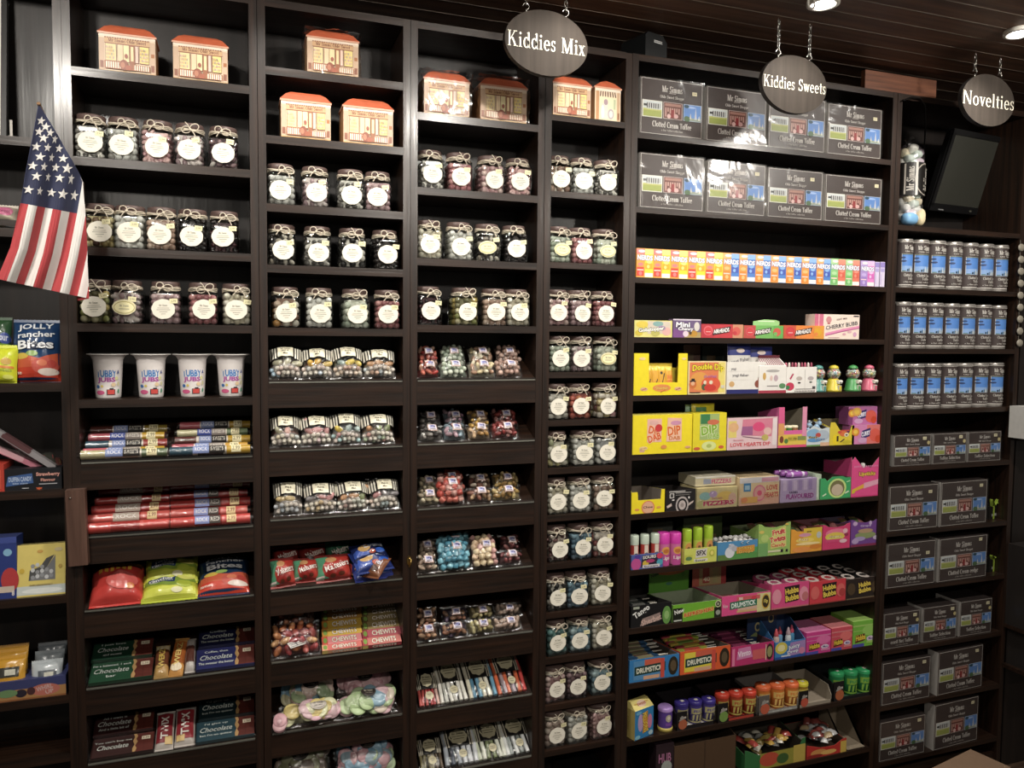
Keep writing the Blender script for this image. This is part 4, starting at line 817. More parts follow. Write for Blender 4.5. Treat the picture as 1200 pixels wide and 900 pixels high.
def bites_art(fr=0):
    return [R_(0, .0, 1, .34, '#c8402e'), P_([(0, .3), (.3, .4), (.6, .34), (1, .46), (1, .2), (0, .2)], '#c8583a'), E_(.25, .38, .14, .05, '#d0b04a'), E_(.46, .42, .12, .045, '#8aa85a'), E_(.72, .22, .26, .14, '#c4564a'), E_(.78, .13, .2, .06, '#d8c8bc'), E_(.66, .27, .1, .05, '#d87a5a'), E_(.85, .26, .09, .06, '#b8443c'),
        T_('JOLLY', .5, .87, .72, .13, '#dfe2e6', bold=.05, rot=.06), T_('rancher', .52, .74, .74, .1, '#dfe2e6', bold=.04, rot=.06), T_('Bites', .52, .57, .72, .15, '#eef0f2', bold=.06, rot=.04, out='#10203c', ow=.05), T_('lime', .16, .12, .2, .06, '#f0d8c8', bold=.03)]
loc, W, H = lie('A', 7, 232, 292, 697, 650, .001, .03)
foil_bag('sweet_bag', 'navy and red bag of bite-size sweets beside the yellow-green bags', 'bag of sweets', 'navy and red bite bags', loc, W, H, .035, '#1d3352', bites_art(), SLOPE + .05, 0, 44)
# ---- chocolate bars
def choc(label, si, x0, x1, yb, yt, base, lines, n, seed):
    loc, W, H = lie('A', si, x0, x1, yb, yt, n, .012)
    t = thing('chocolate_bar', label, 'chocolate bar', loc, 0, SLOPE, group='large wrapped chocolate bars'); b = MB(); TH = .012
    b.prism([(-W / 2, .001), (-W / 2 + .004, 0), (W / 2 - .004, 0), (W / 2, .001), (W / 2, TH - .002), (W / 2 - .004, TH), (-W / 2 + .004, TH), (-W / 2, TH - .002)], 'y', 0, H, foil(base, .35))
    fm = lambda x, z, o: (x - W / 2, z, TH + o)
    A = [R_(.7, .02, 1, .98, '#5e2b24')] + [R_(.7, .15 + .2 * i, 1, .16 + .2 * i, '#47201b') for i in range(4)] + [R_(.84, .02, .845, .98, '#47201b')]
    A += [P_([(.665, .02), (.71, .02), (.73, .2), (.7, .35), (.74, .55), (.71, .7), (.735, .85), (.71, .98), (.665, .98), (.685, .8), (.66, .6), (.69, .4), (.66, .2)], '#b08a58')]
    ys = {1: [.62], 2: [.72, .46], 3: [.8, .53, .24]}[len(lines)]
    for (tx, w, sc), y in zip(lines, ys): A.append(T_(tx, .34, y, w, .24 if sc else .12, '#c9cfc8', shear=.3 if sc else 0, bold=.01 if sc else .02))
    A += [R_(.8, .62, .94, .8, '#d9cdb4'), T_('2.50', .87, .71, .11, .1, '#5a4a3a')]
    bb = MB(); gq = random.Random(seed); nz = [[gq.uniform(0, .0025) for _ in range(15)] for _ in range(7)]; bb.grid(lambda u, v: (-W / 2 - .004 + (W + .008) * u, H * v, TH + .0035 + nz[int(v * 5)][int(u * 13)]), 13, 5, WRAP); bb.obj('clear_film', t)
    b.art([a if a[0] != 'R' or not isinstance(a[5], str) else tuple(a[:5]) + (foil(a[5], .35),) for a in A], W, H, fm, .0004, .0001); b.obj('wrapper', t)
    for s in (-1, 1):
        b = MB(); b.box(min(s * W / 2, s * (W / 2 + .006)), max(s * W / 2, s * (W / 2 + .006)), .001, H - .001, .004, .0055, FILM); b.obj('clear_seal', t)
GRN = [("You're turning", .5, 0), ('Chocolate', .5, 1), ('just saying', .3, 0)]
choc('green chocolate bar in front of another green one, left of bright bars', 8, 105, 179, 802, 774, '#20452f', [("I'm a balanced, 1 each", .6, 0), ('Chocolate', .55, 1), ('bar', .15, 0)], .001, 1)
choc('green chocolate bar lying behind the front green bar', 8, 108, 179, 774, 750, '#1c3a2a', [('I just love', .4, 0), ('Chocolate', .5, 1), ('and sweets', .3, 0)], .014, 2)
choc('navy chocolate bar in front of another navy one', 8, 230, 298, 786, 758, '#24285a', [('Coffee, then', .4, 0), ('Chocolate', .55, 1), ('The sweeter the better', .6, 0)], .001, 3)
choc('navy chocolate bar lying behind the front navy bar', 8, 233, 298, 758, 735, '#191b3c', [('Coffee', .3, 0), ('Chocolate', .55, 1), ('The sweeter the better', .6, 0)], .014, 4)
choc('dark brown chocolate bar in front of another, left of the two striped bars', 9, 107, 180, 890, 862, '#3a2220', [("You can't buy me", .6, 0), ('Chocolate', .5, 1)], .001, 5)
choc('dark brown chocolate bar lying behind the front brown bar', 9, 110, 180, 861, 835, '#331b1a', [('All I want is', .4, 0), ('Chocolate', .55, 1), ("And a little bit of", .5, 0)], .014, 6)
choc('teal chocolate bar in front of another teal one', 9, 230, 298, 870, 842, '#27424c', [("I'd give up", .4, 0), ('Chocolate', .55, 1), ("but I'm no quitter", .55, 0)], .001, 7)
choc('teal chocolate bar lying behind the front teal bar', 9, 233, 298, 842, 816, '#182a2e', [("I'd give up", .4, 0), ('Chocolate', .55, 1), ("but I'm no quitter", .55, 0)], .014, 8)
def snack(label, si, x0, x1, yb, yt, base, text, tc, to, extra, seed, rz=0, clear=False):
    loc, W, H = lie('A', si, x0, x1, yb, yt, .001, .016)
    t = thing('snack_bar', label, 'snack bar', loc, rz, SLOPE + .06, group='small upright snack bars'); f = pil(W, H, .018, seed, .35)
    b = MB(); bag_shell(b, W, H, f, foil(base), 10, 16)
    A = list(extra)
    if text: A.append(T_(text, .5, .5, H * .62 / W, .34 * W / H * 1.2, tc, rot=PI / 2, bold=.05, out=to, ow=.06))
    b.art(A, W, H, f, .0014, .0004, curved=2); b.obj('wrapper', t)
    crimp(t, W, H, f, foil(base, .3), .006)
snack('gold and brown snack bar standing right of the green bars', 8, 181, 198, 794, 756, '#b08a50', 'WERZ', '#c9a84a', '#4a2a1c', [R_(0, .3, 1, .8, '#6a3a22'), R_(0, .8, 1, 1, '#c9b890')], 1)
snack('orange and gold snack bar leaning next to the gold one', 8, 198, 215, 792, 748, '#c98f4a', 'WERZ', '#e0bf6a', '#6a3418', [R_(0, .25, 1, .85, '#a85a24'), E_(.5, .15, .4, .1, '#e0d0b0')], 2, -.12)
snack('thin clear and brown snack bar left of the navy bars', 8, 217, 229, 787, 748, '#b0a8a2', None, '#fff', None, [R_(.1, .2, .9, .7, '#5a3228')], 3)
snack('left red and silver snack bar with white letters between brown and teal', 9, 182, 204, 878, 834, '#b9b0a8', 'TWIX', '#e6ded4', '#6a1a20', [R_(.08, .1, .92, .9, '#7e2028'), R_(.55, .05, .95, .25, '#c9a868')], 4)
snack('right red and silver snack bar with white letters between brown and teal', 9, 205, 229, 873, 829, '#b9b0a8', 'TWIX', '#e6ded4', '#6a1a20', [R_(.08, .1, .92, .9, '#8e242c'), R_(.1, .05, .5, .2, '#c9a868')], 5)
# ------------------------------------------------------------------ cartons and display boxes (bay E, F)
GREY = '#7d7468'
def span(k, si, x0, x1, ytop, yf, zoff=0.0):
    z = SH[k][si] + zoff; a, b = XAT(x0, yf, z + .02), XAT(x1, yf, z + .02)
    return (a + b) / 2, z, b - a, ZAT(ytop, (a + b) / 2, yf) - z
def carton(name, label, cat, k, si, x0, x1, ytop, d, base, art, top=None, side=None, group=None, yf=.006, rz=0, zoff=0.0, fit=.985, topart=None, sideart=None):
    x, z, w, h = span(k, si, x0, x1, ytop, yf, zoff); w *= fit
    t = thing(name, label, cat, (x, yf, z), rz, group=group)
    b = MB(); b.box(-w / 2, w / 2, 0, d, 0, h, base, top=top or base, sides=side or base)
    b.art(art, w, h, lambda X, Z, o: (X - w / 2, -o, Z))
    if topart: b.art(topart, w, d, lambda X, Z, o: (X - w / 2, Z, h + o))
    if sideart: b.art(sideart, d, h, lambda X, Z, o: (-w / 2 - o, d - X, Z))
    b.obj('box', t); return t, w, h
def tray(label, k, si, x0, x1, ytop, d, col, art, hb=None, inner=GREY, notch=None, yf=.006, side=None, group='open display boxes of sweets', header=None, hart=None, name='display_box', zoff=0, rz=0, slope=None):
    x, z, w, h = span(k, si, x0, x1, ytop, yf, zoff); w *= .985; hb = hb or h; T = .0015; side = side or col
    t = thing(name, label, 'display box', (x, yf, z), rz, group=group); b = MB(); col_, inn = paper(col), paper(inner, .7)
    def wall(poly, axis, a, e, m, inw):  # outer sheet and inner sheet
        mid = a + (e - a) * .5
        b.prism(poly, axis, min(a, mid), max(a, mid), m); b.prism(poly, axis, min(mid, e), max(mid, e), inw)
    fp = [(-w / 2, 0), (w / 2, 0), (w / 2, h), (-w / 2, h)] if not notch else [(-w / 2 + px * w, py * h) for px, py in notch]
    wall(fp, 'y', 0, 2 * T, col_, inn)
    wall([(-w / 2, 0), (w / 2, 0), (w / 2, hb), (-w / 2, hb)], 'y', d, d - 2 * T, col_, inn)
    sp = [(2 * T, 0), (d - 2 * T, 0), (d - 2 * T, hb)] + ([(d * slope, hb)] if slope else []) + [(2 * T, fp[2][1] if not notch else h)]
    wall(sp, 'x', -w / 2, -w / 2 + 2 * T, side, inn); wall(sp, 'x', w / 2, w / 2 - 2 * T, side, inn)
    b.box(-w / 2 + 2 * T, w / 2 - 2 * T, 2 * T, d - 2 * T, .0005, 2 * T, inn)
    b.art(art, w, h, lambda X, Z, o: (X - w / 2, -o, Z)); b.obj('box_body', t)
    if header:
        hw, hx, hz0, hz1, hc = header; bb = MB(); bb.box(hx - hw / 2, hx + hw / 2, d - .006, d - .0035, hz0, hz1, hc)
        bb.art(hart or [], hw, hz1 - hz0, lambda X, Z, o: (hx - hw / 2 + X, d - .006 - o, hz0 + Z)); bb.obj('header_card', t)
    t['w'] = w; t['h'] = h
    return t, w, h, x, z
def drop_tags(t):
    for q in ('w', 'h'):
        if q in t: del t[q]
# ---- big dark toffee boxes
DK = '#453b38'
def simms_art(title, big=True):
    W = '#cfc9c2'
    A = [R_(.012, .014, .988, .022, '#c9c4bc'), R_(.012, .978, .988, .986, '#c9c4bc'), R_(.012, .014, .018, .986, '#c9c4bc'), R_(.982, .014, .988, .986, '#c9c4bc'),
         T_('Mr Simms', .5, .83, .32, .11, W, serif=1), R_(.45, .755, .56, .763, W), T_('Olde Sweet Shoppe', .5, .69, .38, .05, W, serif=1)]
    A += [R_(.03, .3, .345, .6, '#d8d6cc'), R_(.045, .315, .335, .585, '#c9cfd0'), R_(.045, .315, .335, .43, '#9aa454'), R_(.045, .42, .335, .45, '#b8b86a'), R_(.1, .46, .31, .55, '#2f2c30')] + [R_(.115 + i * .034, .44, .133 + i * .034, .55, '#c4c6c4') for i in range(6)] + [R_(.05, .49, .11, .53, '#3a3a38')]
    A += [R_(.36, .3, .665, .6, '#b8aaa4'), R_(.37, .31, .655, .59, '#6a3c34'), R_(.385, .53, .64, .575, '#a87a6c')] + [R_(.39 + .035 * i, .34 + .03 * ((i * 7) % 4), .41 + .035 * i, .5, '#c49a8e') for i in range(7)] + [E_(.45, .35, .03, .04, '#d8b4ae'), E_(.56, .36, .04, .04, '#d0a8a4'), R_(.48, .33, .53, .47, '#8f2f30')]
    A += [R_(.68, .3, .97, .6, '#a8b4c4'), R_(.69, .31, .96, .59, '#5c86c4'), R_(.69, .31, .96, .36, '#8f9a88'), E_(.74, .34, .05, .05, '#4f6a48'), E_(.8, .55, .08, .02, '#9ab4dc'), P_([(.86, .34), (.9, .34), (.88, .56)], '#b9bcc4'), P_([(.78, .34), (.81, .34), (.795, .45)], '#c4c0b4'), E_(.73, .56, .04, .03, '#2a4a5a'), P_([(.92, .33), (.95, .33), (.935, .42)], '#d0cdc0')]
    A += [T_(title, .5, .19, .62, .1, W, serif=1), T_('a fine toffee collection', .5, .09, .34, .035, '#a8a29a', serif=1)]
    return A
def simms(label, k, si, x0, x1, ytop, d, title='Clotted Cream Toffee', sticker=(.83, .78), wrap=True, yf=.008, rz=0, dot=False, zoff=0, grp='large dark toffee gift boxes', side='#b9b4ae'):
    x, z, w, h = span(k, si, x0, x1, ytop, yf, zoff); w -= .008; h -= .003
    t = thing('gift_box', label, 'gift box', (x, yf, z), rz, group=grp)
    b = MB(); b.box(-w / 2, w / 2, 0, d, 0, h, paper(DK, .4), top=paper('#3a3230', .4), sides=paper(side, .5)); b.art(simms_art(title), w, h, lambda X, Z, o: (X - w / 2, -o, Z)); b.obj('box', t)
    if sticker:
        b = MB(); sx, sz = (sticker[0] - .5) * w, sticker[1] * h; b.box(sx - .009, sx + .009, -.0016, -.0008, sz - .006, sz + .006, '#e2d9b4'); b.art([T_('9.99', .5, .5, .6, .4, '#7d7658')], .018, .012, lambda X, Z, o: (sx - .009 + X, -.0016 - o, sz - .006 + Z)); b.obj('price_sticker', t)
    if dot:
        b = MB(); b.disc((w * .43, -.0012, h * .72), .0075, paper('#c9bb84', .4), 18, 'y'); b.obj('gold_sticker', t)
    if wrap:
        b = MB(); e = .003; g = random.Random(label); nz = [[g.uniform(-.0016, .0012) for _ in range(13)] for _ in range(10)]
        b.grid(lambda u, v: (-w / 2 - e + (w + 2 * e) * u, -e - .0012 + nz[int(v * 9)][int(u * 12)], (h + .0025) * v + .0003), 12, 9, WRAP)
        for s in (-1, 1): b.grid(lambda u, v: (s * (w / 2 + e), -e + (d + e) * u, (h + .0025) * v + .0003), 1, 1, WRAP)
        b.grid(lambda u, v: (-w / 2 - e + (w + 2 * e) * u, -e + (d + e) * v, h + .0026), 1, 1, WRAP); b.obj('cellophane_wrap', t)
    return t
POS4 = ['leftmost', 'second', 'third', 'rightmost']
for i, (a, b_, yt, st) in enumerate(((748.5, 824, 93, (.86, .8)), (826, 898, 104, (.8, -9)), (899, 967, 113, None), (968, 1033, 124, (.87, .8)))):
    simms('%s dark toffee gift box on the top shelf of the widest bay' % POS4[i], 'E', 0, a, b_, yt, .05, sticker=st if st and st[1] > 0 else None)
for i, (a, b_, yt, st) in enumerate(((748, 825, 181, None), (827, 897, 190, (.85, .82)), (898, 964, 198, (.8, .83)), (965, 1033, 206, (.9, .84)))):
    simms('%s dark toffee gift box on the second shelf of the widest bay' % POS4[i], 'E', 1, a, b_, yt, .05, sticker=st)
# ---- two-flavour small boxes
def nerd(label, x0, x1, yt, cl, cr, grp):
    A = [R_(0, 0, .48, .98, cl[0]), R_(.5, 0, 1, .98, cr[0]), R_(0, .8, .48, .98, cl[1]), R_(.5, .8, 1, .98, cr[1]), R_(.02, .05, .44, .36, cl[2]), R_(.5, .02, .98, .16, '#ece6da'), R_(.04, .24, .42, .28, '#f0c8c0'), R_(.52, .3, .96, .5, cr[2]), E_(.24, .45, .16, .06, cl[1]), E_(.75, .56, .16, .08, cr[1]), E_(.3, .9, .2, .05, '#e8d8d8'),
         E_(.24, .14, .1, .07, cl[1]), E_(.7, .38, .08, .06, cr[1]), T_('NERDS', .5, .68, .9, .17, '#f2f0f2', bold=.07, out='#5a6aa0', ow=.08, rot=-.03)]
    return carton('sweet_carton', label, 'sweet box', 'E', 2, x0, x1, yt, .03, cl[0], A, top='#e2d2b8', group=grp)
RY = (['#e09a3c', '#d87878', '#d2402f'], ['#e8cf2c', '#e6d678', '#dca224']); OB = (['#e29244', '#e8b070', '#e07f2c'], ['#4a7cc4', '#86aedc', '#4458b0']); GR = (['#86c07a', '#a8d098', '#6ab060'], ['#d8705a', '#e08a74', '#cf5a48']); PP = (['#a58ac8', '#b8a4d4', '#8f74bc'], ['#d87fc0', '#d4b4d8', '#c95fae'])
NX = [745.5, 765.5, 785.5, 806, 826.5, 847, 866, 885, 903, 921, 939, 956.5, 973, 990.5, 1007]
for i in range(14):
    c = RY if i < 5 else OB if i < 12 else GR; cn = ['red and yellow', 'orange and blue', 'green and red'][0 if i < 5 else 1 if i < 12 else 2]
    j = i if i < 5 else i - 5 if i < 12 else i - 12; n = [5, 7, 2][0 if i < 5 else 1 if i < 12 else 2]
    nerd('%s two-flavour sweet box, %s of %s from the left' % (cn, ORD[j], ['five', 'seven', 'two'][0 if i < 5 else 1 if i < 12 else 2]), NX[i], NX[i + 1], 291 + 15.5 * (NX[i] - 745) / 290, *c, 'row of small two-flavour sweet boxes')
nerd('purple and pink two-flavour sweet box next to the green and red ones', 1008, 1024.5, 305.5, *PP, 'row of small two-flavour sweet boxes')
for i, (a, b_) in enumerate(((1025, 1030), (1031, 1036.5))):
    carton('sweet_carton', '%s white and lilac narrow sweet box at the right end of the small-box row' % ['left', 'right'][i], 'sweet box', 'E', 2, a, b_, 307, .07, '#cfc4dc', [R_(0, .78, 1, .98, '#8f7fc0'), R_(.1, .6, .9, .74, '#a598cc'), R_(.1, .1, .3, .5, '#b8a8d4')], group='row of small two-flavour sweet boxes')
# ---- shelf of flat theatre boxes
G4 = 'flat boxes of chews on the fourth shelf'
carton('sweet_carton', 'yellow and pastel flat box of jawbreakers at the left end', 'sweet box', 'E', 3, 743, 788, 375.5, .03, '#d8cf7a', [R_(.35, .2, .95, .95, '#cdbfae'), E_(.2, .75, .16, .2, '#d8c048'), E_(.62, .8, .14, .16, '#7fa4a0'), E_(.85, .35, .12, .25, '#d8a8a0'), E_(.12, .25, .1, .18, '#c9b43a'), E_(.55, .25, .12, .2, '#b8b05a'), E_(.72, .55, .1, .15, '#a98cb0'), T_('Gobstopper', .45, .45, .68, .3, '#f2f0e6', bold=.07, out='#1d1a1c', ow=.1, rot=.1)], group=G4)
carton('sweet_carton', 'purple flat box with white two-line lettering', 'sweet box', 'E', 3, 788.5, 821.5, 374, .03, '#6a567c', [R_(0, .93, 1, 1, '#cfc4d0'), R_(0, 0, .4, .45, '#7a4a86'), R_(.4, 0, 1, .3, '#a8905c'), E_(.45, .2, .1, .16, '#d8c4d4'), E_(.72, .22, .16, .18, '#b8862e'), E_(.85, .6, .1, .25, '#cfc8c0'), E_(.62, .25, .05, .1, '#4a3a2c'), T_('Mini', .35, .7, .5, .28, '#eae6ec', bold=.07, out='#2a2030'), T_('Chewy', .45, .45, .55, .24, '#eae6ec', bold=.07, out='#2a2030')], group=G4)
def airheads(label, x0, x1, yt, c, fc):
    carton('sweet_carton', label, 'sweet box', 'E', 3, x0, x1, yt, .03, c[0], [R_(0, 0, .3, 1, c[1]), R_(.75, 0, 1, 1, c[2]), E_(.16, .52, .11, .36, fc), E_(.16, .5, .085, .28, '#cf3f44'), R_(.11, .42, .22, .46, '#e8c8c4'), P_([(.26, .18), (.66, .42), (.7, .86), (.3, .62)], '#2a1e20'), P_([(.27, .24), (.65, .45), (.685, .82), (.305, .6)], '#3a2a2c'), T_('AIRHEADS', .475, .53, .38, .3, '#f4f0ec', bold=.06, rot=.13), E_(.84, .5, .1, .32, c[3]), E_(.8, .35, .05, .15, c[0])], group=G4)
airheads('flat red box of chew bars with white slanted lettering', 821.5, 871, 380, ['#c43a42', '#b8343e', '#c98a6a', '#cf5a50'], '#d8606a')
airheads('flat green box of watermelon chew bars', 871, 918, 381.5, ['#6fae5a', '#b84a44', '#62a852', '#c85a4a'], '#c8505a')
airheads('flat orange box of chew bars left of the pink box', 918, 966, 381.5, ['#e0823c', '#c8543c', '#dc9438', '#d8a02c'], '#c8383e')
b = MB(); t = thing('sweet_carton', 'open green lid flap sticking up behind the green watermelon box', 'box flap', (XAT(902, .04, SH['E'][3]), .045, SH['E'][3])); b.prism([(-.07, 0), (.045, 0), (.045, .062), (.03, .067), (-.02, .069), (-.07, .061)], 'y', 0, .002, '#8fbf7a'); b.art([R_(.1, .9, .75, .96, '#c9d8b8')], .11, .067, lambda X, Z, o: (X - .06, -o, Z)); b.obj('flap', t)
carton('sweet_carton', 'tall pink and cream box reading cherry, right of the orange box', 'sweet box', 'E', 3, 954, 1007, 368.5, .05, '#ead6c8', [R_(0, 0, .19, 1, '#c86a84'), R_(.08, 0, .1, 1, '#e0b0b4'), E_(.31, .78, .06, .14, '#c98a8c'), R_(.28, .6, .34, .66, '#b8686c'), P_([(.24, .12), (.62, .3), (1, .44), (1, .56), (.62, .42), (.24, .24)], '#dc8cb0'), P_([(.24, .12), (.62, .3), (1, .44), (1, .47), (.62, .33), (.24, .15)], '#a83a7c'), T_('SOFT MIX', .6, .82, .24, .07, '#5a3a40', rot=.12, bold=.02), T_('CHERRY BUBB', .6, .56, .72, .16, '#33282e', rot=.14, bold=.04, out='#f0e4dc', ow=.05), E_(.66, .2, .04, .05, '#d09aa8'), E_(.78, .3, .05, .05, '#d8a8b0'), E_(.9, .2, .04, .1, '#cf9ab8'), R_(.3, .05, .55, .08, '#c9a8a8'), R_(.86, .92, .98, .97, '#3a3236')], group=G4, yf=.016)
# ---- fifth shelf
YL = '#e8d21e'
t, w, h, x, z = tray('yellow cut-out display box holding sherbet pouches, fifth shelf', 'E', 4, 742, 805.5, 414, .07, YL, [E_(.19, .145, .07, .045, '#d8a884'), E_(.83, .145, .07, .045, '#d8a884'), E_(.52, .17, .17, .09, '#e08a4a'), T_('Sherbet', .52, .17, .24, .08, '#e8c45a', bold=.04, out='#a8502c'), T_('sweet', .19, .145, .09, .03, '#a83a2c', rot=.3), T_('sweet', .83, .145, .09, .03, '#a83a2c', rot=.3), E_(.15, .87, .06, .035, '#e0c48a'), E_(.93, .87, .04, .03, '#e0c48a'), P_([(.5, .04), (.53, .08), (.6, .12), (.58, .13), (.5, .08)], '#c8702c')],
     notch=[(0, 0), (1, 0), (1, 1), (.83, 1), (.82, .3), (.28, .3), (.27, 1), (0, 1)], hb=.09, inner='#c4b030')
drop_tags(t)
for i in range(4):
    q = thing('sweet_pouch', 'yellow sherbet pouch standing in the cut-out yellow box, %s from the left' % ORD[i], 'pouch', (x + w * (-.175 + .13 * i), .03, z + .002), 0, PI / 2 - .08, group='yellow sherbet pouches'); f = pil(.034, .1, .012, i, .4)
    b = MB(); bag_shell(b, .034, .1, f, foil('#dcbc34'), 8, 10)
    b.art([R_(.1, .35, .9, .8, '#d8a030')] + ([P_([(.3, .3), (.4, .3), (.75, .7), (.65, .72)], '#2a2420'), E_(.35, .72, .13, .05, '#3a3028')] if i == 2 else [R_(.2, .2, .8, .65, '#d87a2c'), T_('DAB', .5, .4, .7, .2, '#e8b84a', rot=PI / 2)] if i == 3 else [P_([(.3, .28), (.4, .28), (.75, .5), (.65, .52)], '#3a3028')]), .034, .1, f, .0006, curved=2); b.obj('foil_pouch', q)
    crimp(q, .034, .1, f, foil('#c8a82c'), .006)
carton('sweet_carton', 'orange and cream box of double sherbet dips beside the cut-out yellow box', 'sweet box', 'E', 4, 806, 850.5, 423.5, .06, '#e2cf9a', [R_(.03, .05, .95, .97, '#d8774a'), R_(.8, .05, .97, .97, '#dccb6a'), E_(.3, .4, .26, .28, '#d89444'), E_(.6, .3, .26, .24, '#d8583c'), E_(.12, .3, .1, .12, '#c86a34'), R_(.04, .38, .2, .42, '#2a2022'), R_(.08, .42, .17, .48, '#2a2022'), E_(.12, .33, .05, .06, '#d8a884'), E_(.42, .22, .07, .1, '#4a5a3c'), E_(.58, .2, .16, .1, '#c83a30'), E_(.44, .36, .04, .06, '#d8ccb0'), E_(.6, .36, .05, .06, '#d8ccb0'), R_(.04, .04, .32, .07, '#3a2a22'), T_('Double Dip', .52, .76, .84, .24, '#e6d22c', bold=.06, out='#6a3a1c', arc=.06), T_('sherbet', .58, .55, .34, .1, '#b06a9c'), R_(.87, .18, .96, .27, '#c9c4b4')], group='boxes on the fifth shelf')
def pegbag(label, x0, x1, y0, y1, rot, yy):
    z = SH['E'][4] + .06; a, b_ = XAT(x0, yy, z), XAT(x1, yy, z); zz0, zz1 = ZAT(y1, (a + b_) / 2, yy), ZAT(y0, (a + b_) / 2, yy); W, H = b_ - a, zz1 - SH['E'][4] - .01
    q = thing('sweet_bag', label, 'bag of sweets', ((a + b_) / 2, yy, SH['E'][4] + .006), rot, PI / 2 - .05, ry=0, group='white bags with blue tops in the white display box'); f = pil(W, H, .012, label, .4); b = MB(); bag_shell(b, W, H, f, foil('#dcd8d2'), 10, 14)
    b.art([R_(0, .78, 1, 1, '#27307c'), E_(.5, .88, .18, .05, '#c9b8b0'), T_('yogi Fisher', .5, .66, .8, .1, '#4a4650', rot=.15), E_(.5, .45, .2, .08, '#a8705c'), R_(.1, .55, .9, .56, '#c9c4c0')], W, H, f, .0006, curved=2); b.obj('bag_front', q)
    crimp(q, W, H, f, foil('#27307c'), .006)
t, w, h, x, z = tray('white display box with navy base and brown chocolate picture, fifth shelf', 'E', 4, 851, 897, 424, .08, '#dfdbd4', [R_(0, 0, 1, .13, '#2a2c6a'), E_(.13, .3, .07, .09, '#c9a068'), E_(.9, .42, .1, .2, '#7a3f34'), E_(.8, .3, .08, .12, '#8a4a3c'), E_(.95, .58, .06, .12, '#6a352c'), T_('yogi', .17, .77, .13, .1, '#4a4650'), T_('yogi fisher', .35, .57, .42, .11, '#4a4650'), R_(.02, .43, .7, .435, '#b8b2ac'), R_(.02, .7, .7, .705, '#b8b2ac')], hb=.05, inner='#a8a29a')
drop_tags(t)
pegbag('white sweet bag with a blue top, left one in the white box', 853, 880, 403, 432, .0, .03)
pegbag('white sweet bag with a blue top, right one tilting in the white box', 878, 904, 406, 432, -.1, .04)
zE = SH['E'][4]
def gable(label, x0, x1, yt, art, topc, stripe, basec):
    x, z, w, h = span('E', 4, x0, x1, yt, .004); d = .05
    q = thing('gable_carton', label, 'sweet carton', (x, .004, z), 0, group='white cartons on the fifth shelf'); hs = h * .72
    b = MB(); b.box(-w / 2, w / 2, 0, d, 0, hs, '#e2ded8', sides='#cfc9c2'); A = [(-w / 2, 0, hs), (w / 2, 0, hs), (w * .38, d * .45, h * .93), (-w * .38, d * .45, h * .93)]; B = [(-w / 2, d, hs), (w / 2, d, hs), (w * .38, d * .5, h * .93), (-w * .38, d * .5, h * .93)]
    b.face(A, '#dcd6d2'); b.face(B[::-1], '#dcd6d2'); b.face([A[1], B[1], B[2], A[2]], '#c9c2bc'); b.face([B[0], A[0], A[3], B[3]], '#c9c2bc')
    b.box(-w * .38, w * .38, d * .43, d * .52, h * .9, h, topc)
    b.art([R_(.02 + .082 * i, .1, .06 + .082 * i, .95, stripe) for i in range(12)], w * .9, h * .22, lambda X, Z, o: (X * (1 - .15 * Z / (h * .22)) - w * .42, .42 * d * Z / (h * .22) * 1.0 - o - .0006, hs + Z * .95))
    b.art([R_(0, 0, 1, .1, basec)] + art, w, hs, lambda X, Z, o: (X - w / 2, -o, Z)); b.obj('carton_body', q)
gable('white gable-top carton with dark red striped top between the white boxes', 889, 921, 416.5, [E_(.2, .62, .06, .14, '#c9a058'), E_(.62, .55, .08, .12, '#b8a0a8'), E_(.5, .82, .25, .05, '#a8a4a0'), E_(.86, .26, .12, .1, '#5a8a5c'), R_(.3, .24, .7, .28, '#8f8a86'), E_(.45, .55, .05, .1, '#d8b8b0')], '#6a2a34', '#7a3a44', '#a83a4c')
t, w, h, x, z = tray('wide white display box with pink pencil-like sticks along its top', 'E', 4, 921, 957, 430, .05, '#e4e0da', [E_(.12, .24, .14, .16, '#c83a58'), E_(.04, .2, .08, .08, '#3f7a4c'), P_([(.1, .55), (.2, .75), (.24, .72), (.14, .5)], '#b83a5c'), E_(.42, .55, .1, .08, '#b8aca4'), E_(.42, .38, .05, .03, '#2a2426'), E_(.8, .55, .1, .08, '#b0a4a4'), E_(.8, .4, .05, .03, '#2a3a2c'), R_(.6, .1, .61, .9, '#b8b2ac'), R_(.3, .12, .95, .15, '#8f8a86'), R_(.86, .14, .96, .24, '#4a4446')] + [R_(.28 + .04 * i, .02, .3 + .04 * i, .08, '#5a4a4c') for i in range(17)], hb=.055, inner='#b8b0a8')
drop_tags(t)
for i in range(9):
    q = thing('sweet_pencil', 'pink and white striped sweet pencil standing in the wide white display box', 'sweet pencil', (x - w * .42 + w * .105 * i, .024, z + .003), 0, group='sweet pencils in the wide white box')
    b = MB(); b.lathe([(0, 0), (.0042, 0), (.0042, .05)], 8, '#e2dad4'); b.lathe([(.0043, .05), (.0043, h + .004), (.003, h + .012), (0, h + .013)], 8, ['#b8546c', '#d8c8c0', '#8f3a50'][i % 3]); b.obj('stick', q)
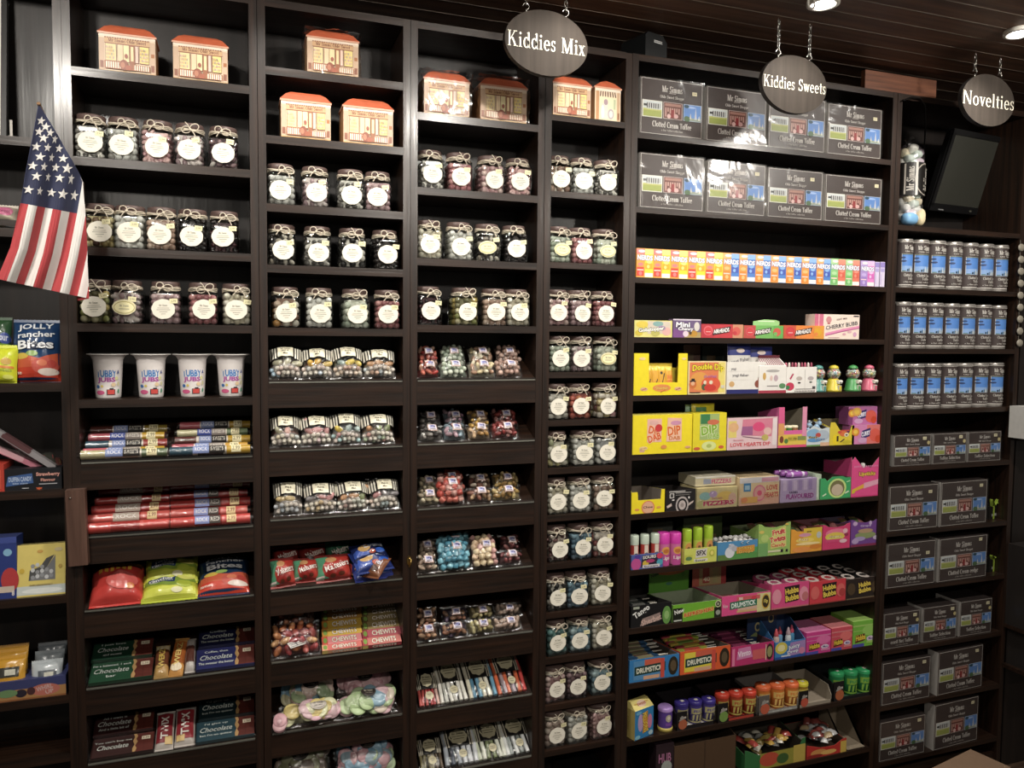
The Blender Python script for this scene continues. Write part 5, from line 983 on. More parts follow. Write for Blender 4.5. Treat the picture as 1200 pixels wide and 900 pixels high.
def gumball(label, x0, x1, c, rz):
    z = zE; x = (XAT(x0, .03, z) + XAT(x1, .03, z)) / 2; r = .021
    q = thing('gumball_machine', label, 'toy gumball machine', (x, .034, z), rz, group='toy gumball machines'); q.scale = (1.12, 1.12, 1.08); m = paper(c, .3, .05, 0, .4)
    b = MB(); b.lathe([(0, 0), (.027, 0), (.027, .006), (.024, .01), (.021, .034), (.017, .042), (.012, .046)], 24, m, smooth=True); b.box(-.008, .008, -.0265, -.018, .004, .022, '#c9c4b8'); b.box(-.006, .006, -.0275, -.026, .006, .019, paper(c, .5)); b.obj('base', q)
    b = MB(); b.box(-.009, .011, -.026, -.012, .028, .04, '#ded8cc'); b.lathe([(0, 0), (.0055, 0), (.0055, .006), (0, .006)], 12, '#e6e2d8', (.002, -.027, .032)); b.obj('dial', q)
    b = MB(); g = random.Random(label); cs = [paper(k_, .3, .05, 0, .3) for k_ in ('#d8c878', '#cf8a90', '#a8c8d4', '#e0dad0', '#b4c4a8', '#d8a8a4')]
    for i in range(80):
        a, e_ = g.uniform(0, 6.28), math.acos(g.uniform(-1, .75)); rr = .0165
        b.blob((rr * math.sin(e_) * math.cos(a), rr * math.sin(e_) * math.sin(a), .062 + rr * math.cos(e_)), (.0058,) * 3, g.choice(cs))
    b.blob((0, 0, .062), (.0175, .0175, .0175), '#c4cccc')
    o = b.obj('gumballs', q); o['kind'] = 'stuff'
    b = MB(); b.lathe([(.023 * math.sin(a), .062 - .023 * math.cos(a)) for a in [.55 + (PI - 1.2) * i / 10 for i in range(11)]], 24, GLASS); b.obj('globe', q)
    b = MB(); b.lathe([(.0155, .0795), (.0165, .081), (.013, .088), (.005, .0915), (0, .092)], 24, m); b.obj('cap', q)
for i, (a, b_, c, n) in enumerate(((951, 967, '#4f9088', 'teal'), (966, 988, '#d8c23a', 'yellow'), (988, 1011, '#4a9a54', 'green'), (1008, 1029, '#d2627c', 'pink'))):
    gumball('small %s toy gumball machine with clear globe of coloured balls' % n, a, b_, c, .25)
# ---- sixth shelf
def dipdab(): return [R_(.12, .05, .2, .12, '#d8a890'), P_([(.24, .3), (.48, .3), (.48, .9), (.24, .9)], '#e4b0a0'), T_('DIP', .36, .6, .19, .2, '#d8562c', bold=.06, out='#e8c49a', rot=-.2), T_('DAB', .36, .42, .22, .19, '#d8562c', bold=.06, out='#e8c49a', rot=.3), E_(.43, .66, .06, .1, '#c8383a'), E_(.35, .8, .08, .05, '#d8a8a0'),
    P_([(.56, .3), (.82, .3), (.82, .9), (.58, .92)], '#e6b49c'), T_('DIP', .69, .58, .22, .24, '#d8622c', bold=.06, out='#e8c8a0', rot=.1), T_('DAB', .7, .39, .19, .1, '#c8702c', bold=.05), E_(.72, .78, .09, .06, '#c88aa8'), E_(.18, .15, .07, .05, '#e2c486'), T_('fruit', .18, .15, .1, .04, '#a85a3c', rot=.2), E_(.52, .17, .05, .05, '#d88a4a'), E_(.93, .14, .05, .03, '#d8a07a')]
carton('sweet_carton', 'large yellow box of lollipop dips with orange lettering at the left end', 'sweet box', 'E', 5, 740.5, 811, 486, .07, YL, dipdab(), top='#e8d860', group='boxes on the sixth shelf')
carton('sweet_carton', 'yellow box with a green dip pouch pictured, right of the large yellow box', 'sweet box', 'E', 5, 811.5, 851, 484, .06, '#dccb22', [R_(.2, .3, .78, .98, '#9ab06a'), R_(.22, .72, .5, .97, '#3a7a4a'), T_('DIP', .48, .56, .48, .24, '#7aa82c', bold=.06, out='#d8e0b0', rot=.12), T_('DAB', .62, .4, .34, .12, '#7aa82c', bold=.05, out='#d8e0b0'), E_(.6, .76, .18, .07, '#c86a4a'), E_(.48, .14, .22, .12, '#cfd88a'), E_(.12, .08, .1, .04, '#c8583c'), E_(.85, .1, .08, .04, '#c8583c'), E_(.48, .14, .08, .05, '#a8b45a')], group='boxes on the sixth shelf')
for i, (a, b_, yt, yy, c, lab) in enumerate(((812, 838, 476, .03, '#9ac0a0', 'rear pale green pouch sticking up behind the yellow box'), (819, 846, 475, .02, '#dcd02c', 'front yellow-green pouch sticking up out of the yellow box'))):
    z = SH['E'][5]; xa, xb = XAT(a, yy, z + .1), XAT(b_, yy, z + .1); zt = ZAT(yt, (xa + xb) / 2, yy); W = xb - xa; H = zt - z - .004
    q = thing('sweet_pouch', lab, 'pouch', ((xa + xb) / 2, yy + .06 - .055 * (1 - i) + .015, z + .002), 0, PI / 2, group='dip pouches behind the yellow box'); f = pil(W, H, .01, lab, .35); b = MB(); bag_shell(b, W, H, f, foil(c), 8, 12); b.art([R_(.15, .55, .6, .95, '#4a8a5a'), E_(.4, .8, .16, .06, '#c9d8c0')], W, H, f, .0006, curved=2); b.obj('foil_pouch', q); crimp(q, W, H, f, foil(c), .005)
    q.location.y = .07 + .012 * (1 - i)
t, w, h, x, z = tray('open pink and yellow box lettered love hearts dip', 'E', 5, 851.5, 911, 489, .12, '#d8b8bc', [R_(.02, .38, .18, .9, '#d8c46a'), E_(.12, .7, .1, .15, '#d8a878'), P_([(.28, .45), (.88, .38), (.92, .96), (.3, .94)], '#d07a90'), P_([(.27, .44), (.5, .44), (.5, .72), (.29, .72)], '#9a5a86'), E_(.62, .7, .12, .15, '#d84a78'), E_(.8, .55, .08, .12, '#d8b0a8'), R_(.9, .1, .985, .95, '#dccfcf'), E_(.75, .35, .07, .1, '#b8a85a'), P_([(.3, .4), (.7, .3), (.7, .32), (.3, .42)], '#6a3a5a'), T_('LOVE HEARTS DIP', .46, .16, .8, .12, '#c83a50', bold=.06, out='#e8d0c8', ow=.05), T_('Swizzels', .22, .3, .2, .05, '#b85a6a')], hb=.105, inner='#4f463e')
drop_tags(t)
t, w, h, x, z = tray('tall pink and yellow display box of drink tubs, cut away at the front', 'E', 5, 911.5, 945, 477, .12, '#d8609a', [R_(0, 0, 1, .06, '#d84a74'), R_(0, .06, 1, .32, '#d8b84a'), R_(0, .3, .2, .6, '#d8985a'), R_(0, .6, .2, 1, '#d85a8a'), R_(.84, .25, 1, 1, '#d88aa8'), E_(.12, .2, .07, .09, '#7a3a2c'), E_(.28, .16, .07, .06, '#4f7a3c'), R_(.35, .16, .66, .27, '#b8a43a'), R_(.68, .17, .98, .27, '#7f8a4a'), T_('fun dip', .5, .21, .3, .06, '#4a3a1c', bold=.03)], notch=[(0, 0), (1, 0), (1, 1), (.88, 1), (.84, .42), (.22, .42), (.2, 1), (0, 1)], hb=.12, inner='#8f8674')
drop_tags(t)
for i, (c, c2) in enumerate((('#dcc43a', '#3a3226'), ('#4f8a4a', '#cfd8b0'), ('#a8704a', '#d8c4a0'))):
    q = thing('sweet_tub', '%s drink-shaped tub standing in the tall pink and yellow display box' % ['yellow', 'green', 'brown'][i], 'tub', (x - w * .2 + w * .21 * i, .03, z + .012), 0, group='tubs in the tall pink and yellow box'); b = MB(); b.lathe([(0, 0), (.0105, 0), (.0125, .058)], 18, c); b.lathe([(.0122, .036), (.0124, .044)], 18, c2); b.obj('cup', q); b = MB(); b.lathe([(.0135, .058), (.0135, .063), (.011, .066), (0, .066)], 18, '#dcd4b4'); b.obj('lid', q)
t, w, h, x, z = tray('white and blue box with wavy fruit printed front, sixth shelf', 'E', 5, 945, 972, 502, .1, '#c4cdd0', [E_(.3, .7, .3, .28, '#7fa8c8'), E_(.7, .6, .3, .3, '#a8b4c0'), E_(.5, .62, .12, .13, '#b84a44'), E_(.35, .35, .32, .12, '#5a8fc0'), R_(0, 0, .6, .08, '#5f8a4a'), R_(.6, 0, 1, .2, '#d0a88a'), T_('fizzy', .28, .5, .4, .14, '#4a3a2c', bold=.05, out='#d8c88a'), T_('pops', .6, .36, .4, .12, '#3f5f90', bold=.05, out='#c8d8e0')], hb=.085, inner='#4a443c', notch=[(0, 0), (1, 0), (1, 1.02), (.85, 1.02), (.7, .95), (.3, 1.15), (.12, .95), (0, .9)])
drop_tags(t)
g = random.Random(5)
for i in range(6):
    q = thing('lollipop', 'blue and white wrapped lollipop heaped in the fizzy fruit box', 'lollipop', (x - w * .34 + w * .13 * i, .022 + .01 * (i % 3), z + .04 + .012 * (i % 2) + .006 * (i % 3)), g.uniform(0, 3), g.uniform(-.4, .4), group='lollipops in the fizzy fruit box'); b = MB(); b.blob((0, 0, .018), (.010, .010, .010), '#8fb0cc', None, 1); b.lathe([(.002, .028), (.006, .036)], 8, '#c4d4dc'); b.obj('candy_head', q); b = MB(); b.lathe([(.0017, -.03), (.0017, .009)], 8, '#e2ded4'); b.obj('stick', q)
t, w, h, x, z = tray('small yellow display box with orange and white shapes, sixth shelf', 'E', 5, 972, 1001, 500, .09, '#d8c034', [E_(.25, .3, .14, .3, '#e4c81e'), R_(.28, .2, .36, .5, '#3a3020'), P_([(.4, .16), (.46, .14), (.62, .3), (.58, .34)], '#4a3a28'), E_(.55, .62, .16, .16, '#d8703c'), E_(.68, .55, .09, .11, '#dcd4b8'), E_(.68, .54, .04, .05, '#4a3428'), R_(.44, .76, .8, .82, '#c84a3c'), E_(.4, .7, .08, .08, '#c8503c'), E_(.7, .16, .2, .1, '#c0b02a')], notch=[(0, 0), (1, 0), (1, 1.05), (.9, 1.05), (.8, .62), (.42, .8), (.2, 1.25), (.04, 1.25), (0, .9)], hb=.09, inner='#5c5038')
drop_tags(t)
def cans_box(label, x0, x1, yt, zo, art): carton('sweet_carton', label, 'sweet box', 'E', 5, x0, x1, yt, .05, '#cf7fb0', art, top='#b87a9c', side='#a85a8c', group='pair of stacked purple-pink boxes', zoff=zo, yf=.006 + (.012 if zo else 0))
CB_ = [R_(.5, 0, 1, 1, '#d8706a'), E_(.78, .45, .2, .35, '#d8584a'), E_(.12, .65, .13, .22, '#d88a34'), E_(.12, .65, .07, .12, '#e8c04a'), P_([(.3, .25), (.6, .4), (.62, .85), (.34, .7)], '#2f2a6a'), T_('CURRY', .46, .55, .3, .24, '#eae6f0', bold=.07, rot=.2, out='#4a2a7a'), E_(.35, .2, .15, .15, '#c89ac0'), E_(.88, .25, .1, .2, '#c8442c')]
cans_box('lower purple-pink sweet box of the stacked pair at the shelf end', 998, 1033, 498, 0, CB_)
x_, z_, w_, h_ = span('E', 5, 998, 1033, 498, .006)
carton('sweet_carton', 'upper purple-pink sweet box with a sunflower, on top of its twin', 'sweet box', 'E', 5, 994, 1028, 476.5, .05, '#b86aa0', [R_(0, 0, .15, .9, '#7a3a6a')] + CB_[1:] + [E_(.28, .72, .16, .24, '#d8a050'), E_(.28, .72, .09, .14, '#e0b848')], top='#a87a9c', side='#8f4a7c', group='pair of stacked purple-pink boxes', zoff=h_ + .0005, yf=.02)
t, w, h = carton('sweet_carton', 'purple box with floral end leaning behind the stacked purple-pink pair', 'sweet box', 'E', 5, 987, 999, 477, .04, '#a86a9c', [E_(.5, .35, .4, .18, '#d8b08a'), E_(.6, .7, .4, .2, '#d890a8'), E_(.3, .5, .2, .14, '#5a2a4a')], top='#9a7a94', group='boxes on the sixth shelf', yf=.08)
# ---- seventh shelf
t, w, h, x, z = tray('small empty yellow tray with orange round badge, seventh shelf', 'E', 6, 739.5, 779, 574.5, .16, YL, [E_(.5, .24, .2, .3, '#d87a4a'), E_(.5, .24, .17, .26, '#d8a484'), T_('Chew', .5, .26, .3, .1, '#3a2a20', bold=.04), E_(.17, .17, .07, .05, '#d88a4a'), E_(.82, .22, .07, .05, '#d8984a')], notch=[(0, 0), (1, 0), (1, 1), (.9, 1), (.88, .58), (.2, .58), (.18, .94), (0, .94)], hb=.062, inner='#8a7f74')
drop_tags(t)
t, w, h, x, z = tray('black tray with white ring badge, seventh shelf', 'E', 6, 780, 815, 574, .15, '#1d1a1b', [E_(.55, .26, .22, .42, '#a89f9c'), E_(.55, .26, .17, .33, '#1d1a1b'), E_(.55, .26, .12, .23, '#b4a8a4'), E_(.55, .26, .06, .1, '#8f8480'), P_([(.05, .15), (.2, .25), (.18, .38), (.03, .26)], '#c8b4ac'), P_([(.75, .2), (.92, .35), (.94, .45), (.78, .34)], '#b8a8a0'), R_(.12, .62, .27, .86, '#bdb8b4'), R_(.15, .66, .24, .82, '#3a3838'), R_(.32, .84, .85, .88, '#8f8b88'), R_(.32, .74, .8, .77, '#7a7674'), R_(.2, .5, .28, .56, '#d8d2ce'), R_(.75, .56, .8, .66, '#d8d2ce'), R_(.1, .9, .65, .96, '#a8a4a0')], hb=.06, inner='#3a3432')
drop_tags(t)
def tubebox(label, x0, x1, yt, tw, tcol, twc, base, extra, hgt2, tubecols, n=6):
    tt, w, h = carton('sweet_carton', label, 'sweet box', 'E', 6, x0, x1, yt, .11, base, extra + ([T_(tw, .54, .24, .76, .22, tcol, bold=.08, out=twc, ow=.05)] if tw else []), top=base, group='cellophane-wrapped roll boxes on the seventh shelf')
    b = MB(); b.grid(lambda u, v: (-w / 2 - .003 + (w + .006) * u, -.003 - .001 * math.sin(9 * u + 7 * v), h * 1.02 * v), 8, 6, FILM); b.grid(lambda u, v: (-w / 2 - .003 + (w + .006) * u, -.003 + .11 * v, h + .003 + .002 * math.sin(11 * u + 5 * v)), 8, 6, FILM); b.obj('cellophane_wrap', tt)
    return tt, w, h
FZ = [R_(0, 0, 1, 1, '#cfc08c'), E_(.2, .6, .14, .2, '#8fb8b4'), E_(.4, .68, .1, .16, '#b49ac0'), E_(.7, .55, .2, .24, '#d8b860'), E_(.88, .4, .1, .3, '#d0ac98'), E_(.12, .25, .12, .2, '#b8b47a'), T_('Swizzels', .5, .48, .26, .11, '#b06a7c')]
t, w, h = tubebox('lower clear-wrapped box of fizzy rolls with pink capitals', 816, 864, 571, 'FIZZERS', '#b8305c', '#e8d4b8', '#cfc08c', FZ, 0, None)
HF = h
tt, w, h2 = carton('sweet_carton', 'upper clear-wrapped box of fizzy rolls, lying on the lower one', 'sweet box', 'E', 6, 814.5, 862, 558, .11, '#cfc4a0', [R_(.2, .2, .4, .75, '#9aa0b0'), T_('FIZZERS', .65, .45, .5, .5, '#c85a7a', bold=.05, out='#e8d8c0'), R_(0, .85, 1, 1, '#dcd8cc')], top='#d4ccb4', zoff=HF + .004, group='cellophane-wrapped roll boxes on the seventh shelf', yf=.02)
b = MB(); b.grid(lambda u, v: (-w / 2 - .006 + (w + .008) * u, -.004 - .002 * math.sin(9 * u + 7 * v), h2 * 1.1 * v), 8, 4, WRAP); b.grid(lambda u, v: (-w / 2 - .004 + (w + .008) * u, -.003 + .11 * v, h2 + .004 + .003 * math.sin(13 * u + 5 * v)), 8, 6, WRAP); b.obj('cellophane_wrap', tt)
tubebox('clear-wrapped pastel box lettered love hearts with pink heart badge', 866, 913, 559, None, None, None, '#dcc49a', [R_(.0, .0, 1, .3, '#d8a890'), R_(0, .8, 1, 1, '#d8d4d4'), R_(.55, .82, .98, .97, '#d8a0b0'), R_(.1, .5, .28, .8, '#4a86b4'), R_(.13, .56, .25, .72, '#a8c8d8'), E_(.5, .42, .16, .3, '#d87a90'), E_(.5, .42, .13, .24, '#dca49c'), E_(.5, .42, .06, .1, '#d85a7a'), T_('LOVE', .82, .6, .28, .19, '#c23a54', bold=.06, out='#e8d090'), T_('HEARTS', .8, .34, .36, .18, '#c23a54', bold=.06, out='#e8d090'), R_(.05, .08, .45, .3, '#d8a85a'), E_(.12, .2, .08, .1, '#d88a5a')], 0, None)
t, w, h = tubebox('clear-wrapped lilac box of violet rolls, seventh shelf', 914, 957, 561, 'FLAVOURED', '#96308c', '#d8c0dc', '#b8a4c8', [R_(.07 + .14 * i, .5, .17 + .14 * i, .95, '#a68fbf' if i % 2 else '#cbb8d4') for i in range(6)] + [T_('PARMA', .36, .42, .24, .1, '#4a3a5c', bold=.04)], 0, None)
for i in range(3):
    q = thing('sweet_roll', '%s purple and silver sweet roll lying on the lilac box' % ['front', 'middle', 'rear'][i], 'sweet roll', (t.location.x - .006 * i, .02 + .027 * i, t.location.z + h + .014), 0, 0, PI / 2, group='purple rolls on the lilac box')
    b = MB(); b.lathe([(0, -.045), (.009, -.044), (.0095, -.03), (.0095, .03), (.009, .044), (0, .045)], 14, foil('#9a5aa8')); b.lathe([(.0098, -.028), (.0098, -.02)], 14, '#cfc4d8'); b.lathe([(.0098, .02), (.0098, .03)], 14, '#cfc4d8'); b.obj('wrapper', q)
t, w, h, x, z = tray('open green display box with round yellow-green window badge', 'E', 6, 961, 997, 560, .16, '#3a9a5c', [E_(.55, .5, .3, .47, '#b8cf7a'), E_(.55, .5, .24, .38, '#6f6a44'), E_(.55, .42, .19, .28, '#b8a890'), P_([(.08, .14), (.2, .24), (.18, .3), (.06, .18)], '#c9d8b8'), P_([(.82, .2), (.95, .3), (.92, .36), (.8, .26)], '#c9d8b8'), R_(.0, .0, 1, .04, '#2f8048'), P_([(.85, .75), (.97, .8), (.97, .86), (.85, .8)], '#a8d0a0')], notch=[(0, 0), (1, 0), (1, .98), (.85, .98), (.72, 1.06), (.4, 1.06), (.22, .86), (.14, 1), (0, 1)], hb=.075, inner='#5a5346', slope=.5)
drop_tags(t)
carton('sweet_carton', 'pale green box end showing between the lilac and green boxes', 'sweet box', 'E', 6, 955, 962, 556, .12, '#a8b8a0', [R_(.2, .1, .5, .9, '#c9d0c0'), R_(.6, .3, .8, .8, '#7f9a80')], group='boxes on the seventh shelf', yf=.012)
t, w, h, x, z = tray('large pink display box lettered lipsticks with V-shaped front cut', 'E', 6, 997, 1034, 535, .15, '#d84a84', [T_('Lipsticks', .5, .56, .52, .13, '#e0b44a', bold=.07, out='#3a1a20', ow=.1), P_([(.05, .12), (.4, .22), (.4, .32), (.05, .2)], '#d8a03a'), P_([(.4, .2), (.88, .3), (.88, .42), (.4, .34)], '#d89ab0'), P_([(.02, .08), (.12, .11), (.12, .22), (.02, .18)], '#c8b02c'), R_(0, .0, 1, .03, '#c83a74')] + [R_(.08 + .06 * i, .74, .11 + .06 * i, .78, '#d88ab0') for i in range(15)], notch=[(0, 0), (1, 0), (1, 1), (.86, .97), (.62, .72), (.5, .75), (.36, .72), (.1, 1), (0, .9)], hb=.125, inner='#7a6a68', slope=.6)
drop_tags(t); q = thing('sweet_stick', 'white-tipped sweet stick showing in the V cut of the pink box', 'sweet stick', (x, .03, z + .003)); b = MB(); b.lathe([(0, 0), (.009, 0), (.009, h * .74), (.007, h * .79), (0, h * .8)], 14, '#e2dcd8'); b.obj('stick', q)
# ---- eighth shelf
def bottle(label, x, y, z, r, h, cap, body, art, grp, capf=.36):
    q = thing('spray_bottle', label, 'sweet bottle', (x, y, z), 0, group=grp); b = MB(); hc = h * (1 - capf)
    b.lathe([(0, 0), (r * .96, 0), (r, .003), (r, hc)], 22, paper(body, .3)); W = 2 * r * 1.25; b.art(art, W, hc, lambda X, Z, o: ((r + o) * math.sin((X - W / 2) / r), -(r + o) * math.cos((X - W / 2) / r), Z), .0003, .00012, curved=True); b.obj('bottle', q)
    b = MB(); b.lathe([(r * 1.01, hc), (r * 1.01, h - .004), (r * .9, h - .001), (0, h)], 22, paper(cap, .3) if isinstance(cap, str) else cap); b.obj('cap', q)
z8 = SH['E'][7]
t, w, h, x, z = tray('colourful low box holding three sour spray bottles, left end of shelf', 'E', 7, 739.5, 777, 649, .05, '#4a5a9c', [E_(.15, .35, .16, .4, '#b84a8a'), E_(.2, .85, .1, .14, '#4a3a90'), P_([(.3, .1), (.8, .1), (.85, .9), (.35, .9)], '#2a2438'), T_('SOURS', .57, .78, .42, .22, '#dcd8d4', bold=.06, rot=.05), E_(.9, .8, .1, .2, '#c83a5c'), E_(.9, .35, .1, .2, '#4a9ab0'), E_(.45, .35, .1, .2, '#c8a83a'), R_(.35, .05, .9, .25, '#c9c4c8'), T_('Scream', .62, .15, .45, .12, '#2a2a3c', bold=.04), E_(.6, .5, .14, .12, '#a8386a')], hb=.045, inner='#8f8a84')
drop_tags(t)
for i in range(3): bottle('clear-capped red sour spray bottle, %s in the colourful low box' % ['left', 'middle', 'right'][i], x - w * .33 + w * .33 * i, .026, z + .003, .0155, ZAT(627, x, .02) - z, WINDOWF if 0 else paper('#b8c4b4', .3), '#b0403a', [R_(.3, .6, .7, .98, '#d8c8b8'), E_(.5, .45, .3, .2, '#3a3a5c')], 'sour spray bottles', .3)
for i, (a, b_) in enumerate(((774.5, 787.5), (788, 801))):
    xa, xb = XAT(a, .01, z8 + .04), XAT(b_, .01, z8 + .04)
    bottle('%s magenta-capped pink sweet bottle next to the sour sprays' % ['left', 'right'][i], (xa + xb) / 2, .01 + (xb - xa) / 2, z8, (xb - xa) / 2 * .98, ZAT(625.5, xa, .01) - z8, '#c83aa0', '#c86a9c', [R_(.15, .0, .85, .5, '#b8488c'), E_(.5, .7, .3, .18, '#d89a4a'), E_(.5, .68, .2, .1, '#b86a34'), T_('Lips', .5, .34, .55, .22, '#e6dcd4', bold=.05)], 'magenta-capped bottles', .34)
t, w, h, x, z = tray('pale lime low box holding three green sour bottles', 'E', 7, 801.5, 840, 642, .05, '#c4c85a', [R_(.0, .1, .25, .6, '#b8bc4a'), E_(.14, .35, .1, .14, '#5a7a4a'), R_(.3, .1, .72, .28, '#d0ccc0'), T_('Sour', .5, .18, .34, .14, '#2a2a28', bold=.05), P_([(.34, .35), (.68, .4), (.7, .95), (.36, .9)], '#c9c4bc'), T_('SFX', .52, .66, .3, .34, '#2a2426', bold=.07), E_(.85, .6, .08, .22, '#a8a83a'), E_(.85, .6, .05, .15, '#d8cf6a')], hb=.045, inner='#8f8a60')
drop_tags(t)
for i in range(3): bottle('lime green sour bottle, %s in the pale lime low box' % ['left', 'middle', 'right'][i], x - w * .33 + w * .33 * i, .027, z + .003, .0165, ZAT(620 - i, x, .02) - z, '#94b42a', '#b4bf4a', [E_(.5, .7, .34, .24, '#c88a4a'), E_(.45, .66, .14, .1, '#6a4a2c')], 'lime green sour bottles', .36)
t, w, h, x, z = tray('blue and green tray of white wrapped lollies with orange lettering', 'E', 7, 840.5, 888, 634, .09, '#4a86b4', [R_(0, 0, .35, .3, '#5a7a3a'), R_(.3, 0, 1, .45, '#4f8a44'), R_(.8, .3, 1, .6, '#4a9054'), E_(.3, .4, .12, .3, '#c9cbd0'), E_(.34, .72, .08, .16, '#b4b8c4'), E_(.42, .6, .08, .16, '#a8aab4'), P_([(.47, .3), (.92, .36), (.92, .72), (.47, .66)], '#c88a34'), T_('Sheep', .69, .58, .36, .18, '#e0b45a', bold=.05, out='#6a4a1c'), T_('Drops', .7, .36, .36, .18, '#e0b45a', bold=.05, out='#6a4a1c')], hb=.06, inner='#6a6a64')
drop_tags(t); g = random.Random(8)
for i in range(14):
    q = thing('wrapped_lolly', 'white wrapped lolly heaped in the blue and green tray', 'lolly', (x - w * .38 + w * .127 * (i % 7), .022 + .03 * (i // 7), z + h * .72 + .01 * g.random() + .008 * (i // 7)), g.uniform(0, 3), group='white lollies in the blue and green tray'); b = MB(); b.blob((0, 0, .008), (.012, .009, .009), '#b4b2b0'); b.obj('sweet', q); b = MB(); b.idx([(.011, 0, .008), (.02, -.006, .012), (.02, .006, .006), (.022, 0, .002)], [(0, 1, 2), (0, 2, 3)], '#c9c7c4'); b.idx([(-.011, 0, .008), (-.02, -.006, .012), (-.02, .006, .006), (-.022, 0, .002)], [(0, 2, 1), (0, 3, 2)], '#c9c7c4'); b.obj('twist_ends', q)
def curved_tray(label, x0, x1, yt, col, art, inner, hb=.075):
    t, w, h, x, z = tray(label, 'E', 7, x0, x1, yt, .17, col, art, hb=hb, inner=inner, notch=[(0, 0), (1, 0), (1, 1), (.9, .98), (.8, .9), (.5, .86), (.2, .9), (.1, .98), (0, 1)], group='four open cartons at the right of the eighth shelf', slope=.4); drop_tags(t)
    g = random.Random(label)
    for i in range(5):
        q = thing('sweet_sachet', 'dark sachet lying inside the %s' % label.split(' of ')[0], 'sachet', (x - w * .3 + w * .15 * i, .05 + .02 * (i % 2), z + h * .6), g.uniform(-.5, .5), .5, group='sachets in ' + label[:24]); b = MB(); f = pil(.03, .05, .008, i, .4); bag_shell(b, .03, .05, f, foil(['#6a5a3a', '#7a4a4a', '#4a5a3a'][i % 3]), 6, 8); b.obj('foil_sachet', q)
curved_tray('lime green open carton of fruit chews with red lettering', 888, 926, 613, '#8fb05a', [R_(0, .0, .3, .4, '#6a9a5a'), E_(.1, .75, .08, .05, '#c8b45a'), E_(.2, .55, .12, .12, '#a8bf6a'), P_([(.38, .2), (.88, .25), (.85, .9), (.42, .75)], '#c4bf6a'), T_('Fruit', .63, .72, .4, .17, '#c83a44', bold=.07, out='#e0d49a', rot=.12), T_('Twists', .6, .5, .5, .17, '#c83a44', bold=.07, out='#e0d49a', rot=.12), T_('Candy', .62, .3, .46, .14, '#c85a34', bold=.06, out='#e0d49a'), R_(.3, .1, .7, .16, '#c9c4a0'), R_(.7, .08, .78, .17, '#2a2426'), R_(.86, .08, .93, .16, '#2a2426'), E_(.55, .92, .04, .02, '#3a3420'), E_(.88, .94, .06, .03, '#c8a84a')], '#6f7a58')
curved_tray('orange and yellow open carton of sweet sachets beside the lime one', 926.5, 963, 619, '#d89434', [R_(.4, .3, 1, 1, '#d0b03a'), E_(.45, .72, .2, .08, '#c88aa0'), E_(.45, .5, .3, .1, '#dcc05a'), E_(.55, .35, .4, .06, '#e0c88a'), E_(.35, .12, .3, .12, '#d88a44'), E_(.8, .2, .2, .1, '#c8782c'), E_(.9, .68, .08, .14, '#b0b4b0'), T_('Fizz', .4, .54, .3, .12, '#e8d89a', bold=.05, out='#b06a1c'), R_(.5, .84, .65, .87, '#3a3020')], '#6a5a3c')
curved_tray('pink and red open carton of sweet sachets with yellow arch', 963.5, 996, 614, '#c83a68', [E_(.5, .62, .4, .2, '#d8708c'), E_(.45, .5, .36, .17, '#d0b44a'), E_(.45, .44, .3, .1, '#c8c05a'), R_(.1, .28, .8, .4, '#c84470'), E_(.82, .7, .09, .1, '#d8a8b0'), E_(.75, .3, .14, .08, '#d8b0b8'), E_(.86, .55, .08, .06, '#8f2f4a'), T_('Stripes', .45, .5, .4, .1, '#e8dca0', bold=.04, out='#8f3a3a')], '#7a4a50')
curved_tray('purple open carton of sweet sachets at the shelf end', 996.5, 1031, 608, '#6a3f86', [E_(.5, .4, .36, .13, '#7f8a5a'), E_(.5, .56, .26, .08, '#a8886a'), E_(.14, .85, .08, .08, '#b89ac0'), E_(.9, .28, .14, .08, '#b8aac4'), E_(.3, .28, .2, .08, '#9a8ab4'), E_(.66, .84, .05, .08, '#b8a0c4'), R_(0, 0, 1, .08, '#7a2a4a'), T_('Grape', .5, .74, .36, .1, '#b8a4cc', bold=.04), E_(.15, .2, .12, .1, '#a890b8')], '#4a3f50')
# ---- ninth shelf
def chewbars(lab, grp, x, z, w, y0, y1, n, cols, h0, hs, L=None):
    g = random.Random(lab)
    for i in range(n):
        yy = y0 + (y1 - y0) * i / max(1, n - 1)
        q = thing('chew_lolly', lab, 'wrapped lolly', (x + g.uniform(-.01, .01), yy, z + h0 + hs * i / n + .003 * (i % 2)), g.uniform(-.08, .08), group=grp); c = cols[i % len(cols)]
        LL = (L or w * .8)
        b = MB(); b.box(-LL / 2, LL * .25, -.007, .007, 0, .009, foil(c[0]), bev=.002); b.box(-LL * .3, LL * .1, -.0073, .0073, .0015, .0095, foil(c[1]), bev=.002); b.obj('wrapped_chew', q)
        b = MB(); b.tube([(LL * .25, 0, .0045), (LL / 2, 0, .0045)], .002, '#c9c4b8', 6); b.obj('stick', q)
t, w, h, x, z = tray('black open box with white slanted lettering, left end of ninth shelf', 'E', 8, 739, 787, 708, .17, '#151416', [T_('Tango', .26, .68, .42, .36, '#dcdcd8', bold=.06, rot=.5, out='#2a2a2a'), P_([(.22, .04), (.72, .22), (.72, .58), (.28, .38)], '#8f7a74'), T_('Sherbet', .5, .28, .5, .26, '#c9a89c', bold=.05, rot=.22), E_(.88, .42, .11, .42, '#5f8f44'), E_(.88, .42, .06, .2, '#88b068'), R_(.05, .85, .2, .96, '#9aa090')], hb=.05, inner='#2a2826')
drop_tags(t); chewbars('black wrapped lolly lying in the black open box', 'lollies in the black box', x, z, w, .03, .13, 6, [('#2a2c2e', '#4f5a54'), ('#1d1f22', '#6a6a66')], h * .45, .01)
